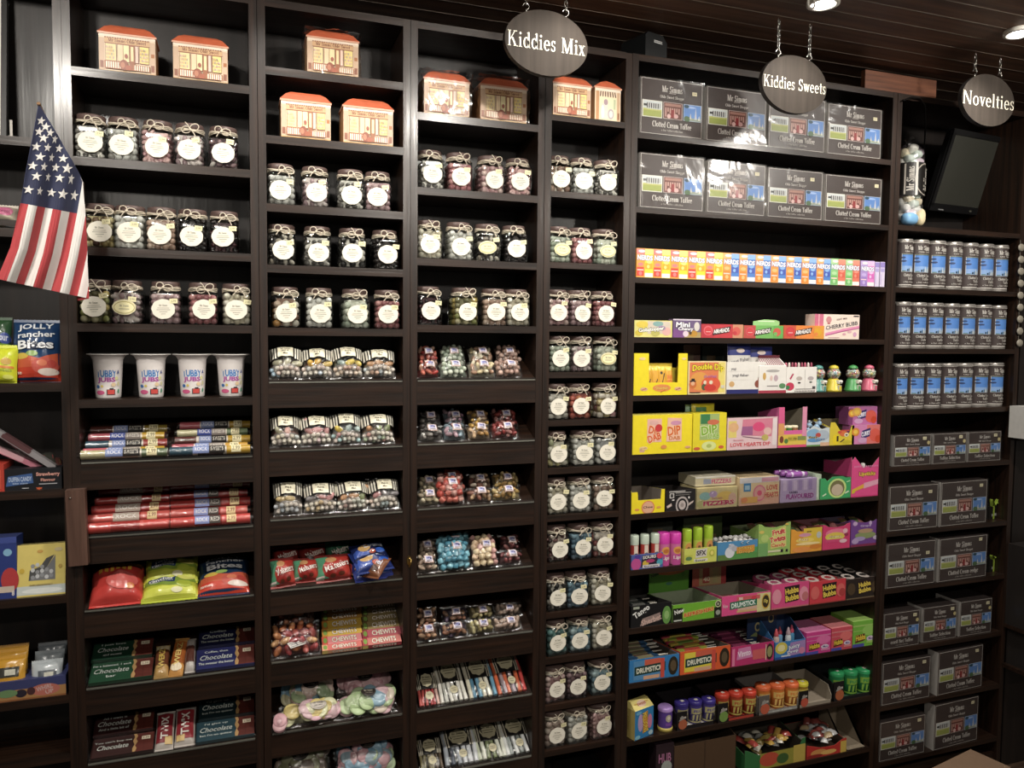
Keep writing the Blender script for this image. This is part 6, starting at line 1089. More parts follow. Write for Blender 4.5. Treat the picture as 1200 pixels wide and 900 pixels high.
t, w, h, x, z = tray('green open box with red lettering and a tall green header card', 'E', 8, 788, 845, 706, .18, '#6aa82c', [R_(0, .0, .2, .8, '#1d2018'), R_(.86, 0, 1, .6, '#1d2018'), T_('New', .13, .62, .2, .26, '#dcdcd4', bold=.06, rot=.2), P_([(.2, .2), (.85, .4), (.85, .7), (.2, .5)], '#8fae3c'), T_('REFRESHERS', .54, .44, .62, .22, '#c84a2c', bold=.06, rot=.1, out='#e0c878', ow=.05), E_(.94, .78, .065, .2, '#c9cba0'), E_(.94, .78, .05, .15, '#2a2c1c'), T_('32', .94, .78, .05, .12, '#dcd8c0', bold=.04), E_(.94, .28, .05, .15, '#8f9488'), R_(.02, .06, .18, .14, '#b8bcb0')], hb=.05, inner='#8f9a80', header=(.17, -.01, .048, .15, '#4f8a28'), hart=[E_(.55, .75, .35, .14, '#a8602c'), T_('REFRESHERS', .55, .76, .6, .13, '#c85a34', bold=.05, rot=.1), T_('New', .14, .68, .2, .14, '#1d2a18', bold=.05, rot=.3), E_(.5, .3, .08, .06, '#3a6a5a'), E_(.85, .6, .05, .08, '#3f7a24')])
drop_tags(t)
t, w, h, x, z = tray('pink open lolly box with white-on-green lettering, ninth shelf', 'E', 8, 845.5, 903, 696, .19, '#d84a84', [R_(.32, .1, .72, .9, '#c9a490'), R_(.72, 0, 1, .95, '#ccc48a'), R_(.3, .68, .78, .9, '#c85a5c'), P_([(.16, .28), (.72, .36), (.72, .74), (.16, .66)], '#2a6a50'), T_('DRUMSTICK', .44, .5, .5, .26, '#dce4dc', bold=.06, rot=.05), R_(.3, .08, .7, .2, '#c8a070'), T_('New', .07, .5, .1, .2, '#d8a8b4', bold=.04), E_(.9, .5, .085, .4, '#c8a03a'), E_(.9, .5, .07, .33, '#3a3020'), T_('10p', .9, .5, .09, .25, '#d8c45a', bold=.05), R_(.34, .72, .42, .86, '#d8b8a8'), R_(.6, .7, .7, .86, '#c83a4c')], hb=.052, inner='#8f8674', header=(.15, -.035, .05, .155, '#b85a4a'), hart=[R_(.2, .02, .9, .98, '#b09468'), T_('DRUMSTICK', .5, .85, .7, .14, '#2a1e1c', bold=.05), R_(.3, .1, .5, .7, '#a8443c'), R_(.85, .02, 1, .98, '#a83a3c'), T_('40', .42, .25, .2, .18, '#d8c8a8', bold=.06), R_(.6, .1, .75, .8, '#a89a6a')])
drop_tags(t); chewbars('cream and pink lolly lying in the pink open box', 'lollies in the pink box', x, z, w, .04, .1, 4, [('#a89a84', '#8f5a54')], h * .3, .005)
def hubba(label, x0, x1, yt, col, art, n, bc, inner='#8a7a72', hb=.055):
    t, w, h, x, z = tray(label, 'E', 8, x0, x1, yt, .18, col, art, hb=hb, inner=inner, group='three open bubble gum boxes on the ninth shelf'); drop_tags(t)
    for i in range(n * 2):
        nm = ' '.join(label.split()[:4]); r_, c_ = i // 2, i % 2
        q = thing('gum_tape', 'round gum tape tin lying inside the %s' % nm, 'gum tin', (x - w * .23 + w * .46 * c_, w * .225 + .014 + (w * .4) * r_, z + h * .72 - .002 * r_), 0, .1, group='gum tins in the ' + nm); R = w * .225; b = MB(); b.lathe([(0, 0), (R * .95, 0), (R, .004), (R, .014), (R * .92, .018), (0, .018)], 20, paper(bc, .35)); b.art([E_(.5, .5, .34, .34, '#d6cac2'), E_(.5, .52, .2, .16, bc), R_(.3, .4, .7, .44, '#8f8078')], 2 * R, 2 * R, lambda X, Z, o: (X - R, Z - R, .018 + o)); b.obj('tin', q)
def hart(c1, c2): return [P_([(.36, .2), (.72, .26), (.74, .9), (.34, .86)], '#2a1a1c'), T_('Hubba', .54, .68, .36, .24, '#dcc04a', bold=.08, rot=.12, out='#2a1a1c'), T_('Bubba', .55, .4, .36, .24, '#dcc04a', bold=.08, rot=.12, out='#2a1a1c'), E_(.86, .5, .12, .3, c1), E_(.9, .4, .09, .18, c2), R_(0, 0, 1, .05, c2), E_(.14, .5, .12, .3, c1)]
hubba('pink open bubble gum box, leftmost of three', 903.5, 948, 683, '#d0487c', hart('#d88a9c', '#b86a6c'), 2, '#a8446a')
hubba('red open bubble gum box, middle of three', 948.5, 991, 680, '#c83a44', hart('#d0605c', '#a83a3a'), 3, '#b02c34')
hubba('black open bubble gum box, rightmost of three', 991.5, 1031, 677, '#2a211d', hart('#4a3a28', '#6a5a44'), 3, '#1c1a1a')
# ---- tenth shelf
def drum(label, x0, x1, yt, col, c2, cols, lc, x_off=0):
    t, w, h, x, z = tray(label, 'E', 9, x0, x1, yt, .2, col, [R_(.08, .08, .7, .92, c2), R_(.3, .66, .62, .94, '#c85a44'), R_(.28, .06, .6, .22, '#d0a080'), P_([(.1, .28), (.72, .34), (.72, .74), (.1, .66)], '#1d3a34'), T_('DRUMSTICK', .4, .5, .52, .24, '#dcdcc8', bold=.07, rot=.04), E_(.88, .5, .1, .42, '#2a2418'), E_(.88, .5, .06, .25, '#5a4a34'), R_(.62, .04, .7, .92, '#c84a3c')], hb=.055, inner='#6a5f54', group='open chewy lolly boxes on the tenth shelf'); drop_tags(t)
    chewbars('wrapped chewy lolly lying in the %s' % ' '.join(label.split()[:5]), 'lollies in the ' + ' '.join(label.split()[:5]), x, z, w, .018, .16, 12, cols, h * .6, .02)
drum('blue open lolly box with white capitals, left end of tenth shelf', 737, 796, 770, '#2f78b4', '#4f86b4', [('#3a6a94', '#6a3a3c'), ('#2a4a6c', '#8f8a6a')], 0)
drum('orange and yellow open lolly box with white capitals', 796.5, 856, 760, '#d8582c', '#d8c43c', [('#8fa03a', '#b8443c'), ('#b89a44', '#6a8a3a'), ('#a8344c', '#c8b04a')], 0)
t, w, h, x, z = tray('magenta open sweet box right of the orange and yellow lolly box', 'E', 9, 856.5, 907, 755, .2, '#b83068', [P_([(.12, .3), (.5, .36), (.44, .92), (.16, .88)], '#c87aa8'), T_('Vimto', .3, .6, .3, .3, '#e4d0dc', bold=.06, rot=.1), R_(.5, .2, .84, .7, '#c85a5c'), E_(.9, .5, .085, .42, '#3a2420'), E_(.9, .5, .06, .28, '#8f8a5a'), R_(.02, .02, .08, .9, '#d8789c'), R_(.8, .1, .82, .9, '#c9bfa0')], hb=.055, inner='#5a3a44', group='open chewy lolly boxes on the tenth shelf')
drop_tags(t); chewbars('dark magenta chew lying in the magenta open box', 'chews in the magenta box', x, z, w, .02, .16, 10, [('#5a1c3c', '#7a2a4c'), ('#4a1830', '#8a3a5a')], h * .45, .02)
t, w, h, x, z = tray('blue and white display box of baby-bottle lollies with tall back', 'E', 9, 908, 944, 751, .12, '#3a78b4', [E_(.2, .65, .2, .35, '#c8b84a'), E_(.2, .65, .12, .2, '#dcd49a'), P_([(.4, .1), (1, .2), (1, .95), (.5, .9)], '#9a7ab0'), T_('Juicy', .62, .62, .4, .3, '#dcdce4', bold=.06, out='#2a4a90', rot=.15), T_('Drop', .58, .34, .36, .24, '#dcdce4', bold=.06, out='#2a4a90', rot=.15), R_(0, 0, 1, .14, '#2a4a94'), E_(.88, .35, .1, .2, '#c87a9c'), R_(.2, .12, .5, .2, '#c9cbd8')], hb=.12, inner='#2f4a78', slope=.75)
drop_tags(t)
for i in range(4):
    bx = x - w * .25 + w * .2 * i
    q = thing('bottle_lolly', '%s baby-bottle lolly standing in the blue and white display box' % ['leftmost', 'second', 'third', 'rightmost'][i], 'lolly', (bx, .045 + .015 * (i % 2), z + .003), 0, group='baby-bottle lollies'); b = MB(); b.lathe([(0, 0), (.010, 0), (.011, .04), (.011, .062), (.007, .07)], 14, ['#c8b0a8', '#6a9ac0', '#c9d0d4', '#4a8ab4'][i]); b.obj('bottle', q); b = MB(); b.lathe([(.0085, .07), (.009, .076), (.005, .088), (.003, .096), (0, .098)], 14, ['#c8505a', '#a83a4c', '#b8a0a8', '#c84a64'][i]); b.obj('teat', q)
b = MB(); x2 = XAT(895, .1, SH['E'][9] + .1); q = thing('header_card', 'dark blue shop header card with round yellow rings behind the blue box', 'card', (x2, .1, SH['E'][9])); b.box(-.075, .06, 0, .003, 0, .15, '#24385c'); b.art([E_(.35, .62, .1, .12, '#a89a6a'), E_(.35, .62, .06, .07, '#2a3a50'), E_(.8, .8, .1, .12, '#b0a070'), E_(.8, .8, .06, .07, '#2a3a50'), P_([(.1, .4), (.4, .36), (.3, .5)], '#7f8a5a')], .135, .15, lambda X, Z, o: (X - .075, -o, Z)); b.obj('card', q)
GT = 'three gum cartons on the tenth shelf'
def gum(label, x0, x1, yt, c, c2, zc):
    carton('gum_carton', label, 'gum carton', 'E', 9, x0, x1, yt, .12, c, [R_(0, 0, .5, .12, '#4a4aa0'), R_(0, .78, 1, .84, c2), R_(0, .6, 1, .63, c2), E_(.7, .6, .3, .2, zc), P_([(.1, .16), (.5, .22), (.52, .5), (.14, .44)], '#5a2a1c'), T_('Hubba', .34, .36, .42, .22, '#e0c03c', bold=.08, out='#5a2a1c', rot=.08), E_(.76, .28, .16, .1, '#cfc0d0'), R_(.6, .1, .96, .2, c2), T_('Max', .78, .28, .2, .1, '#6a4a90', bold=.04)], top=c2, group=GT)
gum('magenta gum carton next to the blue and white display box', 944.5, 973.5, 740, '#c83a84', '#d078a4', '#d868a0'); gum('coral red gum carton between magenta and green ones', 974, 998.5, 735, '#c84a58', '#cf7a7c', '#d86a68'); gum('lime green gum carton at the shelf end', 999, 1026, 727, '#6fae3c', '#9ac060', '#8fc05a')
# ---- eleventh shelf
zL = SH['E'][10]
def milk(label, x0, x1, yt):
    z = zL; x0_, x1_ = XAT(x0, .004, z + .05), XAT(x1, .004, z + .05); w = (x1_ - x0_) * .84; h = ZAT(yt, x0_, .03) - z
    q = thing('gable_carton', label, 'sweet carton', ((x0_ + x1_) / 2 + .004, .006, z), .28); d = .07; hs = h * .8; b = MB(); b.box(-w / 2, w / 2, 0, d, 0, hs, '#2f7fb8', sides='#b8a45c')
    A = [(-w / 2, 0, hs), (w / 2, 0, hs), (w * .46, d * .4, h * .97), (-w * .46, d * .4, h * .97)]; B = [(-w / 2, d, hs), (w / 2, d, hs), (w * .46, d * .6, h * .97), (-w * .46, d * .6, h * .97)]
    for F in (A, B[::-1], [A[1], B[1], B[2], A[2]], [B[0], A[0], A[3], B[3]], [A[3], A[2], B[2], B[3]]): b.face(F, '#d8c874')
    b.art([R_(.1, .5, .9, .6, '#c8a04a'), E_(.5, .5, .25, .3, '#d8b8a0'), T_('sweet', .5, .5, .5, .25, '#a8502c', bold=.04)], w * .9, h * .2, lambda X, Z, o: (X - w * .45, d * .4 * Z / (h * .17) - o - .001, hs + Z))
    b.art([E_(.3, .55, .14, .3, '#b89ac4'), P_([(.42, .15), (.72, .22), (.68, .9), (.46, .86)], '#d88a2c'), T_('MILLIONS', .56, .52, h * .55 / w, .18 * w / hs * 1.4, '#e8c04a', bold=.07, rot=-PI / 2 + .12, out='#5a3a1c'), E_(.8, .5, .12, .25, '#c87a9c'), E_(.15, .08, .14, .07, '#7fb8cc'), E_(.85, .1, .12, .08, '#a8c4cc'), E_(.2, .9, .15, .06, '#6aa8cc')], w, hs, lambda X, Z, o: (X - w / 2, -o, Z)); b.art([T_('SWEETS', .5, .5, .7, .14, '#8f7a3a', rot=PI / 2, bold=.04)], d, hs, lambda X, Z, o: (-w / 2 - o, d - X, Z)); b.obj('carton_body', q)
milk('tall blue gable-top sweet carton with yellow top, left end of the eleventh shelf', 738, 770, 821)
xa, xb = XAT(776, .01, zL + .05), XAT(791.5, .01, zL + .05)
q = thing('sweet_dispenser', 'purple sweet dispenser with lilac lid and yellow base beside the blue carton', 'sweet dispenser', ((xa + xb) / 2, .035, zL)); r = (xb - xa) / 2; H = ZAT(829, xa, .03) - zL
b = MB(); b.lathe([(0, 0), (r * 1.02, 0), (r * 1.02, H * .14), (r * .9, H * .16)], 22, '#c8b45a'); b.obj('base', q); b = MB(); b.lathe([(r * .95, H * .16), (r * .95, H * .86)], 22, paper('#5a3f90', .3)); W = .03; b.art([E_(.5, .6, .4, .2, '#b0a890'), E_(.5, .62, .2, .1, '#d0c8b4'), R_(.1, .2, .9, .36, '#7a4aa0')], W, H * .8, lambda X, Z, o: ((r * .95 + o) * math.sin((X - W / 2) / r), -(r * .95 + o) * math.cos((X - W / 2) / r), Z + H * .1), .0003, .0001, True); b.obj('body', q); b = MB(); b.lathe([(r, H * .84), (r, H * .95), (r * .85, H), (0, H)], 22, paper('#a07fc0', .3)); b.obj('lid', q)
def canbox(label, x0, x1, yt, col, cans, capc, bodyc, bandc, floorc, grp, apex='#a85a3c', flag_='#151314', art=None, nm='can'):
    z = zL; yf = .008; a, e = XAT(x0, yf, z + .03), XAT(x1, yf, z + .03); w = (e - a) * .97; x = (a + e) / 2; hcan = ZAT(yt, x, yf + .03) - z; d = .15; h = .03; T = .003
    t = thing('display_box', label, 'display box', (x, yf, z), group='open boxes of candy cans'); b = MB()
    b.box(-w / 2, w / 2, 0, T, 0, h * .4, col); b.box(-w / 2, w / 2, d - T, d, 0, hcan * .9, col)
    for s in (-1, 1): b.prism([(0, 0), (d, 0), (d, hcan * .9), (.02, hcan * .8), (0, hcan * .72 if s < 0 else h)], 'x', s * w / 2 - (T if s > 0 else 0), s * w / 2 + (0 if s > 0 else T), col)
    b.box(-w / 2 + T, w / 2 - T, T, d - T, .0005, T, floorc)
    b.box(-w / 2, -w / 2 + w * .27, -.0005, T, h * .4, hcan * .8, flag_); b.art([E_(.6, .3, .42, .28, apex), R_(.35, .62, .9, .72, '#b8aea0'), P_([(.2, .5), (.9, .62), (.5, .8)], '#8f8a84')], w * .27, hcan * .8, lambda X, Z, o: (-w / 2 + X, -.0005 - o, Z))
    if art: b.art(art, w, h * .4, lambda X, Z, o: (X - w / 2, -o, Z))
    b.obj('box_body', t); r = w * .155
    for i in range(cans):
        q = thing('candy_can', '%s %s %s standing in the %s' % (['left', 'middle', 'right', 'rear'][i], grp, nm, ' '.join(label.split()[:5])), 'candy can', (x - w * .22 + w * .335 * i, yf + .004 + r + .006 * (2 - i), z + T), .1, group=grp + ' candy cans'); b = MB(); b.lathe([(0, 0), (r, 0), (r, hcan * .84)], 22, paper(bodyc, .3)); b.lathe([(r * 1.01, hcan * .08), (r * 1.01, hcan * .14)], 22, bandc); W = r * 2.6
        b.art([R_(.05, .55, .95, .85, bandc)] + [P_([(.12 + .2 * j, .2), (.2 + .2 * j, .2), (.26 + .2 * j, .52), (.14 + .2 * j, .5)], bandc) for j in range(4)] + [T_('FIZZ', .5, .7, .6, .14, bodyc, bold=.05)], W, hcan * .84, lambda X, Z, o: ((r + o) * math.sin((X - W / 2) / r), -(r + o) * math.cos((X - W / 2) / r), Z), .0003, .0001, True); b.obj('can', q)
        b = MB(); b.lathe([(r * 1.06, hcan * .84), (r * 1.06, hcan * .95), (r * .98, hcan), (0, hcan)], 22, paper(capc, .3)); b.box(-.004, .008, -.008, .004, hcan, hcan + .0006, '#cfc8bc'); b.obj('lid', q)
    return x, z, w, hcan
canbox('black open box of dark purple candy cans', 792, 838, 822, '#1a1618', 3, '#3a2f80', '#4a3f8a', '#a8a070', '#c9c4bc', 'dark purple')
canbox('black open box of red candy cans', 840, 886, 812, '#1c1415', 3, '#c8402f', '#b0442c', '#b0a050', '#8a2a24', 'red', apex='#6f8f44', art=[R_(.3, .1, .95, .9, '#a83a2c')])
canbox('grey open box of orange candy cans', 888, 936, 803, '#6a6460', 3, '#e06a3c', '#d87a34', '#d8b060', '#8a7a6a', 'orange', apex='#b8563c', flag_='#5c5650', art=[R_(.25, .1, .98, .9, '#8f8f8a'), T_('Sour Candy', .6, .5, .5, .5, '#cfd0c8', bold=.03)])
x, z, w, hc = canbox('nearly empty brown open box with one yellow candy can', 936, 975, 799, '#8f8474', 1, '#d8cc3a', '#a8842c', '#d8c45a', '#a89a88', 'yellow', apex='#b8503c')
canbox('black open box of green candy cans, right end of the shelf', 976, 1021, 787, '#17181a', 3, '#2f9a5c', '#2f8a50', '#7aa83c', '#3a5a44', 'green', apex='#a85a38')
# ---- bottom of bay E
def bin_(label, x0, x1, y0, col, art, inner, d=.16, notch=None, hb=None, fillc=None, seed=0):
    yf = .005; z = SH['E'][11]; a, e = XAT(x0, yf, z + .1), XAT(x1, yf, z + .1); h = ZAT(y0, (a + e) / 2, yf) - z
    t, w, hh, x, z = tray(label, 'E', 11, x0, x1, y0, d, col, art, hb=hb or h * 1.25, inner=inner, notch=notch, group='open cardboard bins at the bottom of the widest bay'); drop_tags(t)
    g = random.Random(seed)
    if fillc:
        for i in range(34):
            W, H = g.uniform(.022, .038), g.uniform(.032, .048)
            q = thing('wrapped_sweet', 'shiny wrapped sweet heaped in the %s' % ' '.join(label.split()[:6]), 'wrapped sweet', (x + g.uniform(-.32, .32) * w, .03 + g.uniform(0, .09), z + hh * .85 + g.uniform(0, .035)), g.uniform(0, 6), g.uniform(-.4, .5), group='sweets in the ' + ' '.join(label.split()[:5])); f = pil(W, H, .012, i + seed, .45); b = MB(); bag_shell(b, W, H, f, foil(g.choice(fillc), .18), 6, 8); b.obj('wrapper', q)
bin_('green and yellow cardboard bin of shiny wrapped sweets at the bottom', 872, 944, 878, '#2f6a3a', [R_(.25, .0, .8, .9, '#8f8a34'), E_(.4, .5, .16, .4, '#b84a34'), R_(.8, 0, 1, 1, '#b8a048'), E_(.62, .4, .1, .3, '#3a5a2c')], '#3a3228', notch=[(0, 0), (1, 0), (1, 1.35), (.95, 1.3), (.9, .9), (.6, .7), (.25, .8), (.05, 1.2), (0, 1.25)], fillc=['#8f8f8a', '#c9c4b4', '#a8443c', '#6a5a2c', '#c8a04a', '#4a4a48'], seed=1)
bin_('red and yellow cardboard bin of shiny wrapped sweets at the bottom right', 945, 992, 872, '#b8302a', [E_(.3, .4, .2, .3, '#c8884a'), E_(.55, .3, .2, .2, '#d8a85a'), R_(.85, 0, 1, 1, '#c8a84a'), E_(.2, .15, .2, .15, '#8a2420')], '#4a3a2c', notch=[(0, 0), (1, 0), (1, 1.2), (.9, 1.15), (.7, .75), (.35, .8), (.05, 1.15), (0, 1.2)], fillc=['#9a9a98', '#c9c9c8', '#7a3a34', '#5a5a5c', '#b8a07a'], seed=2)
bin_('plain brown cardboard bin with cut-down side, bottom right corner of the bay', 993, 1015, 884, '#9a8a74', [R_(.1, .1, .9, .5, '#8f806a')], '#8a7c68', hb=.16, fillc=None)
bin_('plain dark brown cardboard crate standing below the purple cans', 789, 862, 868, '#4f3a28', [R_(.48, 0, .5, 1, '#3f2e20')], '#3a2a1e')
carton('sweet_carton', 'small dark box with purple and white marks, low between carton and crate', 'sweet box', 'E', 11, 768, 789, 872, .05, '#2a1c22', [T_('HUB', .5, .7, .7, .2, '#a86a8c', bold=.05), E_(.6, .5, .3, .14, '#9aa09a'), R_(.1, .1, .5, .4, '#2a5a68')], group=None)

# dim boxes standing further back
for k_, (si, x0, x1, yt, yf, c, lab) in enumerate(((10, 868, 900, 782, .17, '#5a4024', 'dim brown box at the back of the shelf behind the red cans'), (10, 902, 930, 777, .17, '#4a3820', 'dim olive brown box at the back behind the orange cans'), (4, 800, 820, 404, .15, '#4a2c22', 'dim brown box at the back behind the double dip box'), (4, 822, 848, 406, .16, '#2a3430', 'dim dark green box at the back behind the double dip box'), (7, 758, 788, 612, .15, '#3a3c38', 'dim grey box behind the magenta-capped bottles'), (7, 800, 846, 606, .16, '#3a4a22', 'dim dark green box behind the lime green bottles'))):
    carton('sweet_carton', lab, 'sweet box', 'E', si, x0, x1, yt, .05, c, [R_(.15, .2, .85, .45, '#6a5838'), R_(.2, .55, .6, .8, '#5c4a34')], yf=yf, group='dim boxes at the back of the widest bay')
# ------------------------------------------------------------------ bay F
def tin(label, x0, x1, yt, si):
    z = SH['F'][si]; yf = .012; a, e = XAT(x0, yf + .035, z + .08), XAT(x1, yf + .035, z + .08); r = (e - a) / 2 * .97; x = (a + e) / 2; H = ZAT(yt, x, yf + r) - z
    t = thing('biscuit_tin', label, 'tin', (x, yf + r, z), RND.uniform(-.08, .08), group='tall round toffee tins'); SL = paper('#a8a29c', .3, .05, .6)
    b = MB(); b.lathe([(0, 0), (r, 0), (r * 1.01, .003), (r * 1.01, .008)], 32, SL); b.lathe([(r, .008), (r, H * .965)], 32, paper('#453b39', .35)); W = r * 2.3; Hb = H
    fm = lambda X, Z, o: ((r + o) * math.sin((X - W / 2) / r + .0), -(r + o) * math.cos((X - W / 2) / r), Z)
    c = '#c9c4bc'
    b.art([R_(0, .055, 1, .075, c), R_(.1, .33, .9, .7, c), R_(.12, .335, .88, .695, '#4f82cc'), R_(.12, .335, .88, .45, '#7fa2d4'), P_([(.5, .34), (.58, .34), (.545, .46)], '#c8ccc8'), P_([(.6, .34), (.72, .34), (.68, .42), (.62, .4)], '#b4bcb0'), P_([(.72, .34), (.8, .34), (.765, .56)], '#ccd0d0'), P_([(.34, .34), (.42, .34), (.42, .39), (.35, .38)], '#1d3a4a'), R_(.45, .34, .49, .4, '#2a4a4a'), R_(.14, .34, .3, .355, '#3f6a3f'), E_(.2, .55, .12, .02, '#2a3f6a'), E_(.18, .62, .09, .02, '#2a4470'), R_(.12, .68, .88, .697, '#5a6a5a'),
           T_('Mr Simms', .52, .83, .6, .085, c, serif=1), R_(.5, .775, .78, .785, c), T_('Olde Sweet', .52, .745, .56, .03, c, serif=1), T_('Clotted Cream', .52, .265, .62, .055, c, serif=1), T_('Toffee', .58, .195, .36, .055, c, serif=1), T_('a fine collection', .5, .125, .6, .03, c, serif=1), R_(0, .93, 1, .94, c)], W, Hb, fm, .0003, .00008, curved=True); b.obj('tin_body', t)
    b = MB(); b.lathe([(r * 1.03, H * .95), (r * 1.03, H * .985), (r * .97, H), (0, H)], 32, SL); b.obj('lid', t)
TX = [[1049, 1065.5, 1085, 1105, 1124, 1142.5, 1160.5, 1177], [1046, 1063, 1082, 1102, 1120.5, 1139.5, 1158, 1175], [1043, 1059.5, 1080, 1099, 1117.5, 1136, 1154, 1172]]
N7 = ['first', 'second', 'third', 'fourth', 'fifth', 'sixth', 'last']
for r in range(3):
    for i in range(7):
        tin('tall toffee tin with blue sky picture, %s from the left in the %s tin row' % (N7[i], ['top', 'middle', 'bottom'][r]), TX[r][i], TX[r][i + 1], [281 + i * 1.2, 354 + i * .7, 426 - i * .2][r], r + 1)
SMB = 'small dark toffee boxes'
for i, (a, e, tt) in enumerate(((1046, 1091, 'Clotted Cream Toffee'), (1092, 1132.5, 'Toffee Selection'), (1133, 1173, 'Toffee Selection'))):
    simms('%s of three small toffee boxes on the shelf below the tins' % ['left', 'middle', 'right'][i], 'F', 4, a, e, 508.5 - i * 1.8, .035, tt, (.82, .87), True, .01, 0, True, 0, SMB)
for si, nm, rows in ((5, 'upper', ((1040, 1099, 567.5), (1100, 1157, 562.5))), (6, 'lower', ((1037.5, 1096, 634), (1098, 1157, 628)))):
    for i, (a, e, yt) in enumerate(rows):
        simms('%s large toffee box on the %s shelf with green ribbons' % (['left', 'right'][i], nm), 'F', si, a, e, yt, .05, 'Clotted Cream Toffee' if si == 5 or i == 0 else 'Clotted Cream Fudge', [(.83, .83), (.86, .87), (.83, .72), (.85, .9)][(si - 5) * 2 + i], True, .006 - .0, (0, .02)[i])
for i, (a, e, yt, yy, d, tt) in enumerate(((1034, 1077.5, 716, .006, .07, 'Brazil Nut Toffee'), (1080, 1121, 709, .012, .08, 'Toffee Selection'), (1123.5, 1162, 702, .012, .12, 'Toffee Selection'))):
    simms('%s of three small toffee boxes between the large ones, near the bottom' % ['left', 'middle', 'right'][i], 'F', 7, a, e, yt, d, tt, (.86, .87), True, yy, [.0, .0, -.0][i], True, 0, SMB)
for si, nm, rows in ((8, 'second lowest', ((1032, 1090, 770), (1096, 1152.5, 757))), (9, 'lowest', ((1029, 1084, 839), (1092, 1147, 818)))):
    for i, (a, e, yt) in enumerate(rows):
        simms('%s large toffee box on the %s shelf of the tin bay' % (['left', 'right'][i], nm), 'F', si, a, e, yt + 2, .05, 'Clotted Cream Toffee', (.86, .88), True, .006, (0, .04)[i])
def ribbon_box(label, si, seed):
    z = SH['F'][si]; x = XAT(1163, .05, z + .03); t = thing('gift_packet', label, 'gift packet', (x, .045, z), .2, group='ribboned packets')
    b = MB(); b.box(-.035, .035, 0, .08, 0, .055, paper('#1d1c1a', .3)); b.art([R_(.3, .2, .9, .4, '#8f8f8a')], .07, .055, lambda X, Z, o: (X - .035, -o, Z)); b.obj('packet', t)
    b = MB(); G = paper('#8fa83a', .35, .1, 0, .3)
    for s, L in ((-1, .03), (1, .045)):
        b.grid(lambda u, v: (s * L * math.sin(PI * u) * .5 + s * .02 * u, .0 - .012 * v + .004, .058 + .03 * math.sin(PI * u) * (.6 + .4 * seed) + .004 * s * u), 10, 1, G)
    b.grid(lambda u, v: (.01 + .045 * u, -.01 * v, .066 + .012 * u - .01 * u * u), 6, 1, G); b.grid(lambda u, v: (-.006 + .012 * v, -.0012, .056 * u), 4, 1, G); b.obj('ribbon_bow', t)
ribbon_box('dark packet with green ribbon beside the upper pair of large toffee boxes', 5, 1); ribbon_box('dark packet with green ribbon beside the lower pair of large toffee boxes', 6, 0)
# marshmallow bag on the top shelf
z = SH['F'][0]; a, e = XAT(1052, .05, z + .1), XAT(1079, .05, z + .1); W = (e - a); t = thing('marshmallow_bag', 'tall clear tube bag of pastel marshmallows standing left of the tilted screen', 'bag of sweets', ((a + e) / 2, .06, z)); H = ZAT(160, a, .06) - z
b = MB(); g = random.Random(4); cs = [paper(c, .6, .05) for c in ('#dcdad2', '#d4c4d0', '#d8d8d4', '#c8d4cc', '#dcd0b4')]
for i in range(64):
    q = i / 64; zz = .022 + (H * .82) * q; an = i * 2.4
    b.blob((W * .27 * math.cos(an), W * .27 * math.sin(an), zz), (W * .17, W * .17, .015), g.choice(cs), Matrix.Rotation(g.uniform(-.6, .6), 3, 'X'), 2, .75)
b.blob((-W * .2, -W * .3, .03), (W * .28, W * .2, .024), '#6fa0c8', None, 2, .75); b.blob((W * .22, -W * .28, .04), (W * .2, W * .18, .034), '#d8c8a0', None, 2, .75)
o = b.obj('marshmallows', t); o['kind'] = 'stuff'
b = MB(); g2 = random.Random(9); b.lathe([(W * .4, .001), (W * .47, .02)] + [(W * (.47 + g2.uniform(-.03, .03)), H * k / 14) for k in range(2, 13)] + [(W * .3, H * .9), (W * .08, H * .94), (W * .2, H)], 20, FILM); b.obj('clear_film', t)
b = MB(); r = W * .5; W2 = W * 1.3; fm = lambda X, Z, o: ((r + o) * math.sin((X - W2 / 2) / r), -(r + o) * math.cos((X - W2 / 2) / r), Z + H * .34)
b.art([R_(0, 0, 1, 1, BLACK), E_(.68, .5, .34, .49, '#b8b0a4'), E_(.68, .5, .31, .46, BLACK), R_(.1, .04, .14, .96, '#b8b0a4'), R_(.36, 0, .42, 1, '#d8d4cc'), T_('Mr Simms', .24, .5, H * .26 / W2, .14 * W2 / (H * .36) * 1.2, '#d8d2c8', rot=PI / 2, serif=1), T_('Mallows', .7, .5, H * .24 / W2, .2 * W2 / (H * .36) * 1.2, '#d8d2c8', rot=PI / 2, serif=1)], W2, H * .36, fm, .0006, .0004, curved=2); b.obj('black_label', t)
b = MB(); b.lathe([(W * .12, H * .915), (W * .12, H * .93)], 12, paper('#c9c9cc', .2, .05, 1)); b.obj('wire_tie', t)
# ---- monitor
t = thing('monitor', 'black flat screen tilted forward on its arm, below the Novelties sign', 'monitor', (2.92, .14, CAMZ + .704), .136, .311, -.014)
w, h = .435, .327; b = MB(); PL = paper('#141415', .3); fr = .022
b.prism([(-w / 2 + .012, -h / 2), (w / 2 - .012, -h / 2), (w / 2, -h / 2 + .012), (w / 2, h / 2 - .012), (w / 2 - .012, h / 2), (-w / 2 + .012, h / 2), (-w / 2, h / 2 - .012), (-w / 2, -h / 2 + .012)], 'y', .008, .03, PL)
for x0, x1, z0, z1 in ((-w / 2 + .004, w / 2 - .004, h / 2 - fr, h / 2 - .003), (-w / 2 + .004, w / 2 - .004, -h / 2 + .003, -h / 2 + fr * 1.5), (-w / 2 + .004, -w / 2 + fr, -h / 2 + .02, h / 2 - .02), (w / 2 - fr, w / 2 - .004, -h / 2 + .02, h / 2 - .02)): b.box(x0, x1, 0, .0085, z0, z1, PL)
